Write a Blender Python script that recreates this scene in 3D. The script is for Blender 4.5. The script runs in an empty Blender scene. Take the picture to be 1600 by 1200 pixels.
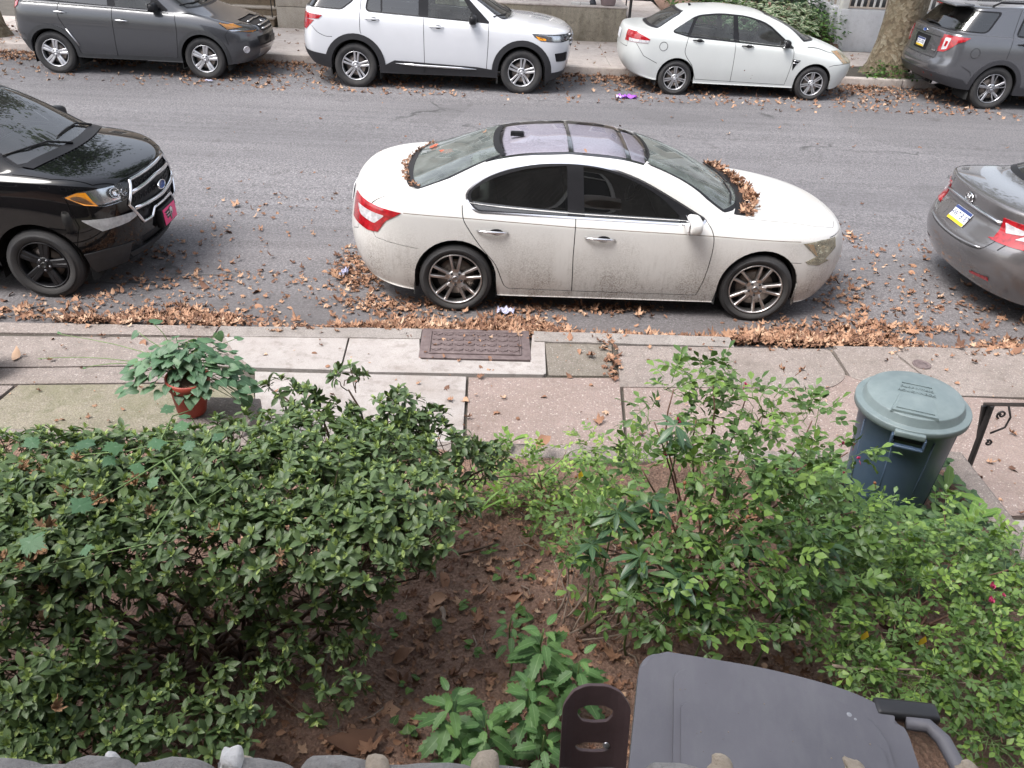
import bpy, bmesh, math, random
import numpy as np
from mathutils import Vector, Matrix, Euler
from mathutils.bvhtree import BVHTree
from math import radians as R, sin, cos, pi
SC = bpy.context.scene
COL = SC.collection
random.seed(7)
RNG = np.random.default_rng(11)

# ---------------------------------------------------------------- camera
CAM_F, CAM_P, CAM_Y, CAM_R, CAM_H = 1250.6, R(32.44), R(1.81), R(2.756), 3.495
def cam_axes():
    f = np.array([sin(CAM_Y) * cos(CAM_P), cos(CAM_Y) * cos(CAM_P), -sin(CAM_P)])
    r = np.array([cos(CAM_Y), -sin(CAM_Y), 0.0]); u = np.cross(r, f)
    return cos(CAM_R) * r + sin(CAM_R) * u, -sin(CAM_R) * r + cos(CAM_R) * u, f
cr_, cu_, cf_ = cam_axes()
cam = bpy.data.cameras.new('camera')
cam.sensor_fit = 'HORIZONTAL'; cam.sensor_width = 36.0
cam.lens = 36.0 * CAM_F / 1600.0
cam.clip_start = 0.02; cam.clip_end = 400.0
camera = bpy.data.objects.new('camera', cam); COL.objects.link(camera)
camera.matrix_world = Matrix(((cr_[0], cu_[0], -cf_[0], 0), (cr_[1], cu_[1], -cf_[1], 0), (cr_[2], cu_[2], -cf_[2], CAM_H), (0, 0, 0, 1)))
SC.camera = camera

def at(u, v, z=None, y=None):
    """a point of the photograph carried onto the level z or onto the upright plane y"""
    d = cf_ + (u - 800) / CAM_F * cr_ - (v - 600) / CAM_F * cu_
    t = (z - CAM_H) / d[2] if z is not None else y / d[1]
    return Vector((d[0] * t, d[1] * t, CAM_H + d[2] * t))

# ---------------------------------------------------------------- light
SUN_EL, SUN_AZ = R(60), R(240)
world = bpy.data.worlds.new('World'); SC.world = world; world.use_nodes = True
wn = world.node_tree.nodes; wl = world.node_tree.links; wn.clear()
w_out = wn.new('ShaderNodeOutputWorld'); w_bg = wn.new('ShaderNodeBackground')
w_sky = wn.new('ShaderNodeTexSky'); w_hs = wn.new('ShaderNodeHueSaturation')
w_sky.sky_type = 'NISHITA'; w_sky.sun_disc = False
w_sky.sun_elevation = SUN_EL; w_sky.sun_rotation = SUN_AZ; w_sky.dust_density = 4.0
w_hs.inputs['Saturation'].default_value = 0.42
w_hs.inputs['Value'].default_value = 1.0
w_bg.inputs['Strength'].default_value = 0.15
wl.new(w_sky.outputs[0], w_hs.inputs['Color']); wl.new(w_hs.outputs[0], w_bg.inputs[0]); wl.new(w_bg.outputs[0], w_out.inputs[0])
sun_d = bpy.data.lights.new('sun', 'SUN'); sun_d.energy = 1.3; sun_d.angle = R(30); sun_d.color = (1.0, 0.975, 0.95)
sun = bpy.data.objects.new('sun', sun_d); COL.objects.link(sun)
sdir = Vector((sin(SUN_AZ) * cos(SUN_EL), cos(SUN_AZ) * cos(SUN_EL), sin(SUN_EL)))
sun.rotation_euler = sdir.to_track_quat('Z', 'Y').to_euler(); sun.location = (0, 0, 30)
SC.view_settings.view_transform = 'Standard'; SC.view_settings.look = 'None'
SC.view_settings.exposure = 1.36; SC.view_settings.gamma = 1.0; SC.view_settings.use_curve_mapping = False
SC.render.engine = 'CYCLES'
SC.cycles.max_bounces = 8; SC.cycles.transparent_max_bounces = 12
SC.cycles.caustics_reflective = False; SC.cycles.caustics_refractive = False

# ---------------------------------------------------------------- material helpers
MATS = {}
class NT:
    def __init__(s, name):
        s.m = bpy.data.materials.new(name); s.m.use_nodes = True
        s.t = s.m.node_tree; s.n = s.t.nodes; s.l = s.t.links; s.n.clear()
        s.out = s.n.new('ShaderNodeOutputMaterial'); s.c = None
    def node(s, ty, **kw):
        n = s.n.new('ShaderNode' + ty)
        for k, v in kw.items():
            if k[0] == '_': n.inputs[int(k[1:]) if k[1:].isdigit() else k[1:].replace('__', ' ')].default_value = v
            else: setattr(n, k, v)
        return n
    def link(s, a, b): s.l.new(a, b)
    def coord(s, kind='Object'):
        if s.c is None: s.c = s.node('TexCoord')
        return s.c.outputs[kind]
    def noise(s, scale, detail=4, rough=.55, vec=None, stretch=None, kind='Object'):
        v = vec or s.coord(kind)
        if stretch:
            mp = s.node('Mapping'); mp.inputs['Scale'].default_value = stretch; s.link(v, mp.inputs[0]); v = mp.outputs[0]
        n = s.node('TexNoise', _Scale=scale, _Detail=detail, _Roughness=rough); s.link(v, n.inputs['Vector'])
        return n.outputs['Fac']
    def voronoi(s, scale, feature='F1', kind='Object'):
        n = s.node('TexVoronoi', feature=feature, _Scale=scale); s.link(s.coord(kind), n.inputs['Vector']); return n
    def ramp(s, fac, stops, interp='LINEAR'):
        r = s.node('ValToRGB'); r.color_ramp.interpolation = interp
        e = r.color_ramp.elements
        while len(e) < len(stops): e.new(.5)
        for q, (p, c) in zip(e, stops):
            q.position = p; q.color = (*c, 1) if isinstance(c, tuple) else (c, c, c, 1)
        s.link(fac, r.inputs[0]); return r.outputs[0]
    def mix(s, fac, a, b, mode='MIX'):
        m = s.node('Mix', data_type='RGBA', blend_type=mode)
        for sock, val in ((m.inputs[0], fac), (m.inputs[6], a), (m.inputs[7], b)):
            if hasattr(val, 'links') or isinstance(val, bpy.types.NodeSocket): s.link(val, sock)
            elif isinstance(val, tuple): sock.default_value = (*val, 1)
            else: sock.default_value = val
        return m.outputs[2]
    def math(s, op, a, b=0.0):
        m = s.node('Math', operation=op)
        for i, val in enumerate((a, b)):
            if isinstance(val, bpy.types.NodeSocket): s.link(val, m.inputs[i])
            else: m.inputs[i].default_value = val
        return m.outputs[0]
    def bump(s, h, strength=.3, dist=.01):
        b = s.node('Bump', _Strength=strength, _Distance=dist); s.link(h, b.inputs['Height']); return b.outputs[0]
    def pbr(s, color, rough=.6, metal=0.0, bump=None, **kw):
        p = s.node('BsdfPrincipled')
        for key, val in dict(Base__Color=color, Roughness=rough, Metallic=metal, **kw).items():
            sock = p.inputs[key.replace('__', ' ')]
            if isinstance(val, bpy.types.NodeSocket): s.link(val, sock)
            elif isinstance(val, tuple): sock.default_value = (*val, 1)
            else: sock.default_value = val
        if bump is not None: s.link(bump, p.inputs['Normal'])
        s.link(p.outputs[0], s.out.inputs[0]); s.p = p
        return s.m
def plain(name, color, rough=.6, metal=0.0, vary=.12, scale=8, bump=0.0, **kw):
    if name in MATS: return MATS[name]
    t = NT(name); f = t.noise(scale, 5, .6)
    c = t.ramp(f, [(.25, tuple(x * (1 - vary) for x in color)), (.75, tuple(min(1, x * (1 + vary)) for x in color))])
    MATS[name] = t.pbr(c, rough, metal, t.bump(t.noise(scale * 12, 3), bump, .003) if bump else None, **kw)
    return MATS[name]
def glass(name, tint, ior=1.5, rough=0.0, dust=0.0, dcol=(.55, .55, .54)):
    if name in MATS: return MATS[name]
    t = NT(name)
    tr = t.node('BsdfTransparent'); tr.inputs[0].default_value = (*tint, 1)
    gl = t.node('BsdfGlossy', _Roughness=rough)
    fr = t.node('Fresnel', _IOR=ior); ms = t.node('MixShader')
    t.link(fr.outputs[0], ms.inputs[0]); t.link(tr.outputs[0], ms.inputs[1]); t.link(gl.outputs[0], ms.inputs[2])
    res = ms.outputs[0]
    if dust:
        d = t.node('BsdfDiffuse'); d.inputs[0].default_value = (*dcol, 1)
        m2 = t.node('MixShader'); f = t.math('MULTIPLY', t.noise(6, 4), dust)
        t.link(f, m2.inputs[0]); t.link(res, m2.inputs[1]); t.link(d.outputs[0], m2.inputs[2]); res = m2.outputs[0]
    t.link(res, t.out.inputs[0]); MATS[name] = t.m
    return t.m

# ---------------------------------------------------------------- object helpers
def tag(o, label=None, cat=None, group=None, kind=None):
    if label: o['label'] = label
    if cat: o['category'] = cat
    if group: o['group'] = group
    if kind: o['kind'] = kind
    return o
def empty(name, loc=(0, 0, 0), rz=0.0, label=None, cat=None, group=None):
    o = bpy.data.objects.new(name, None); COL.objects.link(o); o.empty_display_size = .1
    o.location = loc; o.rotation_euler = (0, 0, rz)
    return tag(o, label, cat, group)
def link(name, me, parent=None, loc=None, rot=None, scale=None):
    o = bpy.data.objects.new(name, me); COL.objects.link(o)
    if parent is not None: o.parent = parent
    if loc is not None: o.location = loc
    if rot is not None: o.rotation_euler = rot
    if scale is not None: o.scale = scale if not isinstance(scale, (int, float)) else (scale,) * 3
    return o
def pydata(name, V, F, mats, parent=None, smooth=False, midx=None, normals=None, loc=None, rot=None):
    me = bpy.data.meshes.new(name)
    V = np.asarray(V, dtype=float)
    me.from_pydata(V.tolist(), [], [tuple(int(i) for i in f) for f in F])
    for m in (mats if isinstance(mats, (list, tuple)) else [mats]): me.materials.append(m)
    if midx is not None: me.polygons.foreach_set('material_index', np.asarray(midx, dtype=np.int32))
    me.polygons.foreach_set('use_smooth', np.full(len(me.polygons), bool(smooth)))
    if normals is not None: me.normals_split_custom_set_from_vertices([tuple(n) for n in normals])
    me.update()
    return link(name, me, parent, loc, rot)
class MB:
    """a growing vertex and face list that becomes one mesh"""
    def __init__(s): s.V = []; s.F = []; s.M = []; s.S = []
    def add(s, V, F, m=0, sm=False):
        o = len(s.V); s.V += [tuple(v) for v in V]; s.F += [tuple(i + o for i in f) for f in F]
        s.M += [m] * len(F); s.S += [sm] * len(F); return s
    def box(s, c, d, rot=None, m=0, bev=0.0):
        bm = bmesh.new(); bmesh.ops.create_cube(bm, size=1)
        bmesh.ops.scale(bm, vec=d, verts=bm.verts)
        if bev: bmesh.ops.bevel(bm, geom=bm.edges[:], offset=bev, segments=2, affect='EDGES', profile=.6)
        M = Matrix.Translation(c) @ (Euler(rot).to_matrix().to_4x4() if rot is not None else Matrix.Identity(4))
        bm.transform(M); return s.bm(bm, m, bev > 0)
    def bm(s, bm, m=0, sm=False):
        bm.verts.index_update()
        s.add([v.co[:] for v in bm.verts], [[v.index for v in f.verts] for f in bm.faces], m, sm); bm.free(); return s
    def lathe(s, prof, n=32, c=(0, 0, 0), axis='z', m=0, sm=True, close=False):
        V = []; F = []; k = len(prof)
        for i in range(n):
            a = 2 * pi * i / n
            for r, h in prof:
                p = (r * cos(a), r * sin(a), h)
                if axis == 'y': p = (p[0], p[2], p[1])
                V.append((p[0] + c[0], p[1] + c[1], p[2] + c[2]))
        for i in range(n):
            j = (i + 1) % n
            for q in range(k - 1 + (1 if close else 0)):
                q2 = (q + 1) % k
                f = (i * k + q, j * k + q, j * k + q2, i * k + q2)
                F.append(f if axis == 'z' else f[::-1])
        return s.add(V, F, m, sm)
    def tube(s, pts, r, n=8, m=0, cap=True):
        pts = [Vector(p) for p in pts]; k = len(pts); V = []; F = []
        rr = r if isinstance(r, (list, tuple)) else [r] * k
        d0 = (pts[1] - pts[0]).normalized(); up = Vector((0, 0, 1)) if abs(d0.z) < .9 else Vector((1, 0, 0))
        a = d0.cross(up).normalized()
        for i, p in enumerate(pts):
            d = (pts[min(i + 1, k - 1)] - pts[max(i - 1, 0)]).normalized()
            a = (a - d * a.dot(d)).normalized(); b = d.cross(a)
            for q in range(n):
                t = 2 * pi * q / n; V.append(p + (a * cos(t) + b * sin(t)) * rr[i])
        for i in range(k - 1):
            for q in range(n):
                q2 = (q + 1) % n; F.append((i * n + q, i * n + q2, (i + 1) * n + q2, (i + 1) * n + q))
        if cap: F.append(tuple(range(n))[::-1]); F.append(tuple((k - 1) * n + q for q in range(n)))
        return s.add(V, F, m, True)
    def prism(s, poly, z0, z1, m=0, bevel=0.0):
        """an outline in x, y carried from z0 to z1"""
        n = len(poly); V = [(x, y, z0) for x, y in poly] + [(x, y, z1) for x, y in poly]
        F = [tuple(range(n))[::-1], tuple(range(n, 2 * n))] + [(i, (i + 1) % n, n + (i + 1) % n, n + i) for i in range(n)]
        if not bevel: return s.add(V, F, m)
        bm = bmesh.new(); vs = [bm.verts.new(v) for v in V]
        for f in F: bm.faces.new([vs[i] for i in f])
        top = [e for e in bm.edges if all(v.co.z > max(z0, z1) - 1e-6 for v in e.verts)]
        bmesh.ops.bevel(bm, geom=top, offset=bevel, segments=2, affect='EDGES', profile=.5)
        return s.bm(bm, m)
    def build(s, name, mats, parent=None, loc=None, rot=None):
        me = bpy.data.meshes.new(name); me.from_pydata(s.V, [], s.F)
        for m in (mats if isinstance(mats, (list, tuple)) else [mats]): me.materials.append(m)
        me.polygons.foreach_set('material_index', np.array(s.M, dtype=np.int32))
        me.polygons.foreach_set('use_smooth', np.array(s.S, dtype=bool)); me.update()
        return link(name, me, parent, loc, rot)
def copy_tree(o, parent=None):
    c = o.copy(); COL.objects.link(c); c.parent = parent
    for ch in o.children: copy_tree(ch, c)
    return c
def text_mesh(s, size, depth, mat, name, parent, loc, rot, align='CENTER', bold=0.0, sx=1.0):
    cu = bpy.data.curves.new(name, 'FONT'); cu.body = s; cu.size = size; cu.extrude = depth; cu.align_x = align; cu.align_y = 'CENTER'; cu.offset = bold
    ob = bpy.data.objects.new(name + '_source', cu); COL.objects.link(ob)
    me = bpy.data.meshes.new_from_object(ob.evaluated_get(bpy.context.evaluated_depsgraph_get()))
    bpy.data.objects.remove(ob); bpy.data.curves.remove(cu)
    me.name = name; me.materials.clear(); me.materials.append(mat)
    o = link(name, me, parent, loc, rot); o.scale = (sx, 1, 1)
    return o
# ---------------------------------------------------------------- cars: a lofted shell cut into panels
def rounded(pts, r, n=4):
    """corners of an outline rounded off; r is one radius or one for each corner"""
    out = []; k = len(pts)
    for i in range(k):
        p = np.array(pts[i], float); a = np.array(pts[i - 1], float); b = np.array(pts[(i + 1) % k], float)
        rr = r[i] if isinstance(r, (list, tuple)) else r
        if rr <= 0: out.append(tuple(p)); continue
        la, lb = np.linalg.norm(a - p), np.linalg.norm(b - p)
        p0 = p + (a - p) * min(.48, rr / la); p1 = p + (b - p) * min(.48, rr / lb)
        for q in range(n + 1):
            t = q / n; out.append(tuple((1 - t) ** 2 * p0 + 2 * t * (1 - t) * p + t * t * p1))
    return out
def grow(poly, g):
    """a convex outline set off outwards by g"""
    P = np.array(poly, float); n = len(P)
    A = .5 * sum(P[i][0] * P[(i + 1) % n][1] - P[(i + 1) % n][0] * P[i][1] for i in range(n))
    if A < 0: P = P[::-1]
    out = []
    for i in range(n):
        a, b, c = P[i - 1], P[i], P[(i + 1) % n]
        d0 = (b - a) / (np.linalg.norm(b - a) + 1e-9); d1 = (c - b) / (np.linalg.norm(c - b) + 1e-9)
        n0 = np.array((d0[1], -d0[0])); n1 = np.array((d1[1], -d1[0])); m = n0 + n1; m /= (np.linalg.norm(m) + 1e-9)
        out.append(tuple(b + m * g / max(.4, m @ n0)))
    return out
def stroke(path, w):
    """thin convex strips along a polyline"""
    out = []
    for a, b in zip(path[:-1], path[1:]):
        a = np.array(a, float); b = np.array(b, float); d = b - a; L = np.linalg.norm(d)
        if L < 1e-6: continue
        d /= L; nrm = np.array((-d[1], d[0])) * w / 2; e = d * w * .3
        out.append([tuple(a - e - nrm), tuple(b + e - nrm), tuple(b + e + nrm), tuple(a - e + nrm)])
    return out
def curve(pts, n=6):
    """a smooth polyline through points"""
    P = [np.array(p, float) for p in pts]; P = [2 * P[0] - P[1]] + P + [2 * P[-1] - P[-2]]; out = []
    for i in range(1, len(P) - 2):
        for q in range(n):
            t = q / n
            out.append(tuple(.5 * (2 * P[i] + (P[i + 1] - P[i - 1]) * t + (2 * P[i - 1] - 5 * P[i] + 4 * P[i + 1] - P[i + 2]) * t * t + (3 * P[i] - P[i - 1] - 3 * P[i + 1] + P[i + 2]) * t ** 3)))
    out.append(tuple(P[-2])); return out
AX = {'s': (0, 2), 't': (0, 1), 'f': (1, 2)}
class Shell:
    def __init__(s, V, N, T):
        s.D = np.concatenate([V[T], N[T]], axis=2); s.reg = np.array(['body'] * len(T), dtype=object)
        s.bvh = BVHTree.FromPolygons([tuple(v) for v in V], [tuple(int(i) for i in t) for t in T])
    def cut(s, name, polys, ax='s', flt=None, src=('body',), both=True):
        if ax in 'ft' and both is True and False: pass
        ia, ib = AX[ax]
        for poly in polys:
            P = np.array(poly, float); n = len(P)
            A = sum(P[i][0] * P[(i + 1) % n][1] - P[(i + 1) % n][0] * P[i][1] for i in range(n))
            if A < 0: P = P[::-1]
            E = np.roll(P, -1, 0) - P; keep = np.linalg.norm(E, axis=1) > 1e-6; P0 = P[keep]; E = E[keep]
            nx, ny = E[:, 1], -E[:, 0]; ln = np.hypot(nx, ny); nx, ny = nx / ln, ny / ln; c = -(nx * P0[:, 0] + ny * P0[:, 1])
            ok = np.isin(s.reg, src)
            if flt is not None:
                ok &= flt(s.D[:, :, :3].mean(1), s.D[:, :, 3:].mean(1))
            idx = np.where(ok)[0]
            if not len(idx): continue
            a = s.D[idx][:, :, ia]; b = s.D[idx][:, :, ib]
            d = a[..., None] * nx + b[..., None] * ny + c           # (n,3,k)
            inside = (d <= 1e-7).all((1, 2)); outside = (d >= -1e-7).all(1).any(1)
            s.reg[idx[inside]] = name
            todo = idx[~inside & ~outside]
            if not len(todo): continue
            newD = []; newR = []
            for q in todo:
                rest = [s.D[q][i] for i in range(3)]; rg = s.reg[q]
                for k in range(len(nx)):
                    dd = [p[ia] * nx[k] + p[ib] * ny[k] + c[k] for p in rest]
                    if max(dd) <= 1e-7: continue
                    if min(dd) >= -1e-7: inn = []; outp = rest
                    else:
                        inn = []; outp = []; m = len(rest)
                        for i in range(m):
                            p, r2 = rest[i], rest[(i + 1) % m]; d0, d1 = dd[i], dd[(i + 1) % m]
                            if d0 <= 0: inn.append(p)
                            if d0 >= 0: outp.append(p)
                            if d0 * d1 < 0:
                                x = p + (r2 - p) * (d0 / (d0 - d1)); inn.append(x); outp.append(x)
                    for i in range(1, len(outp) - 1): newD.append((outp[0], outp[i], outp[i + 1])); newR.append(rg)
                    rest = inn
                    if len(rest) < 3: break
                for i in range(1, len(rest) - 1): newD.append((rest[0], rest[i], rest[i + 1])); newR.append(name)
            mask = np.ones(len(s.reg), bool); mask[todo] = False
            s.D = np.concatenate([s.D[mask], np.array(newD)]) if newD else s.D[mask]
            s.reg = np.concatenate([s.reg[mask], np.array(newR, dtype=object)])
        return s
    def get(s, regs, flt=None):
        m = np.isin(s.reg, regs if isinstance(regs, (list, tuple)) else [regs])
        if flt is not None: m &= flt(s.D[:, :, :3].mean(1), s.D[:, :, 3:].mean(1))
        return s.D[m]
    def mesh(s, name, regs, mat, parent, off=0.0, skirt=0.0, flt=None, base=0.0):
        D = s.get(regs, flt)
        if not len(D): return None
        flat = D.reshape(-1, 6); key = np.round(flat[:, :3] * 2e4).astype(np.int64)
        _, first, inv = np.unique(key, axis=0, return_index=True, return_inverse=True); inv = inv.reshape(-1)
        U = flat[first]; N = U[:, 3:] / (np.linalg.norm(U[:, 3:], axis=1, keepdims=True) + 1e-9)
        T = inv.reshape(-1, 3); T = T[(T[:, 0] != T[:, 1]) & (T[:, 1] != T[:, 2]) & (T[:, 0] != T[:, 2])]
        V = U[:, :3] + N * off; F = [tuple(t) for t in T]; NN = N
        if skirt:
            cnt = {}
            for t in T:
                for a, b in ((t[0], t[1]), (t[1], t[2]), (t[2], t[0])):
                    cnt[(a, b)] = 1
            bd = [(a, b) for (a, b) in cnt if (b, a) not in cnt]
            if bd:
                bi = np.unique(np.array(bd)); low = {int(i): len(V) + q for q, i in enumerate(bi)}; m0 = len(V) + len(bi)
                top = {int(i): m0 + q for q, i in enumerate(bi)}
                side = {int(i): np.zeros(3) for i in bi}
                VV = V
                for a, b in bd:
                    e = VV[b] - VV[a]; nn = np.cross(e, N[a]); L = np.linalg.norm(nn)
                    if L > 1e-9: side[int(a)] += nn / L; side[int(b)] += nn / L
                SN = np.array([side[int(i)] / (np.linalg.norm(side[int(i)]) + 1e-9) for i in bi])
                V = np.concatenate([V, V[bi] - N[bi] * skirt, V[bi]]); NN = np.concatenate([N, SN, SN])
                F += [(top[int(b)], top[int(a)], low[int(a)], low[int(b)]) for a, b in bd]
        return pydata(name, V, F, mat, parent, True, normals=NN)
    def hit(s, o, d):
        r = s.bvh.ray_cast(Vector(o), Vector(d)); return (r[0], r[1]) if r[0] is not None else (None, None)
    def side(s, x, z, sg=-1):
        """the shell's flank at x, z on side sg"""
        return s.hit((x, sg * 3, z), (0, -sg, 0))
    def end(s, y, z, sg=1): return s.hit((sg * 5, y, z), (-sg, 0, 0))
    def top(s, x, y): return s.hit((x, y, 4), (0, 0, -1))

def loft(rows, center, under, level=3, n=2.6, S=9):
    """rows are closed loops, bottom to top: (x_rear, x_front, half_width, [(x, z)], corner_rear, corner_front, crease)"""
    ph = [0, .30, .58, .80]
    def column(row):
        xr, xf, w, zp, c0, c1 = row[:6]; pts = []
        for a in ph:
            t = a * pi / 2; pts.append((xr + c0 * (1 - cos(t) ** (2 / n)), w * sin(t) ** (2 / n)))
        x0, x1 = xr + c0, xf - c1
        for i in range(S): pts.append((x0 + (x1 - x0) * i / (S - 1), w))
        for a in ph[::-1]:
            t = a * pi / 2; pts.append((xf - c1 * (1 - cos(t) ** (2 / n)), w * sin(t) ** (2 / n)))
        zx = [p[0] for p in zp]; zz = [p[1] for p in zp]
        return [(x, y, float(np.interp(x, zx, zz))) for x, y in pts]
    M = 2 * len(ph) + S; V = []; F = []; CR = {}; loops = []
    for row in rows:
        c = column(row); L = []
        for x, y, z in c: L.append(len(V)); V.append((x, -y, z))
        for x, y, z in c[-2:0:-1]: L.append(len(V)); V.append((x, y, z))
        loops.append(L)
        if len(row) > 6 and row[6]:
            for i in range(len(L)): CR[frozenset((L[i], L[(i + 1) % len(L)]))] = row[6]
    K = len(loops[0])
    for A, B in zip(loops[:-1], loops[1:]):
        for i in range(K): j = (i + 1) % K; F.append((A[i], A[j], B[j], B[i]))
    for L, (xr, xf, zp), flip in ((loops[-1], center, False), (loops[0], under, True)):
        cz = [p[0] for p in zp]; cv = [p[1] for p in zp]; C = []
        lx = [V[L[i]][0] for i in range(M)]; a, b = lx[0], lx[-1]
        for i in range(M):
            x = xr + (xf - xr) * (lx[i] - a) / (b - a); C.append(len(V)); V.append((x, 0, float(np.interp(x, cz, cv))))
        for i in range(M - 1):
            f = (L[i], L[i + 1], C[i + 1], C[i]); F.append(f[::-1] if flip else f)
            i2, j2 = (K - i) % K, (K - i - 1) % K
            f = (L[j2], L[i2], C[i], C[i + 1]); F.append(f[::-1] if flip else f)
    tgt = np.array(V); ctl = tgt.copy()
    me = bpy.data.meshes.new('loft'); me.from_pydata(ctl.tolist(), [], F)
    bm = bmesh.new(); bm.from_mesh(me); cl = bm.edges.layers.float.new('crease_edge')
    bm.edges.ensure_lookup_table()
    for e in bm.edges:
        k = frozenset((e.verts[0].index, e.verts[1].index))
        if k in CR: e[cl] = CR[k]
    bm.to_mesh(me); bm.free()
    ob = bpy.data.objects.new('loft', me); COL.objects.link(ob)
    md = ob.modifiers.new('s', 'SUBSURF'); md.levels = 1; md.render_levels = 1
    dg = bpy.context.evaluated_depsgraph_get()
    for it in range(2):
        me.vertices.foreach_set('co', ctl.ravel()); me.update(); dg.update()
        ev = ob.evaluated_get(dg); m2 = ev.to_mesh(); co = np.zeros(len(m2.vertices) * 3); m2.vertices.foreach_get('co', co); ev.to_mesh_clear()
        ctl = ctl + .75 * (tgt - co.reshape(-1, 3)[:len(tgt)])
    me.vertices.foreach_set('co', ctl.ravel()); me.update(); md.levels = level; dg.update()
    ev = ob.evaluated_get(dg); m2 = bpy.data.meshes.new_from_object(ev)
    bpy.data.objects.remove(ob); bpy.data.meshes.remove(me)
    m2.calc_loop_triangles()
    nv = len(m2.vertices); co = np.zeros(nv * 3); m2.vertices.foreach_get('co', co); no = np.zeros(nv * 3); m2.vertices.foreach_get('normal', no)
    T = np.zeros(len(m2.loop_triangles) * 3, dtype=np.int32); m2.loop_triangles.foreach_get('vertices', T)
    bpy.data.meshes.remove(m2)
    V, N, T = co.reshape(-1, 3), no.reshape(-1, 3), T.reshape(-1, 3)
    cen = V[T].mean(1); nn = N[T].mean(1)
    if (nn[:, 2] * (cen[:, 2] > V[:, 2].max() - .1)).sum() < 0: N = -N; T = T[:, ::-1]
    return Shell(V, N, T)

def tomb(x, z, r, low=-.1, n=18, sx=1.0):
    """arch outline: half circle on upright legs"""
    return [(x + r * sx * cos(pi * i / n), z + r * sin(pi * i / n)) for i in range(n + 1)] + [(x - r * sx, low), (x + r * sx, low)]

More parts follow.
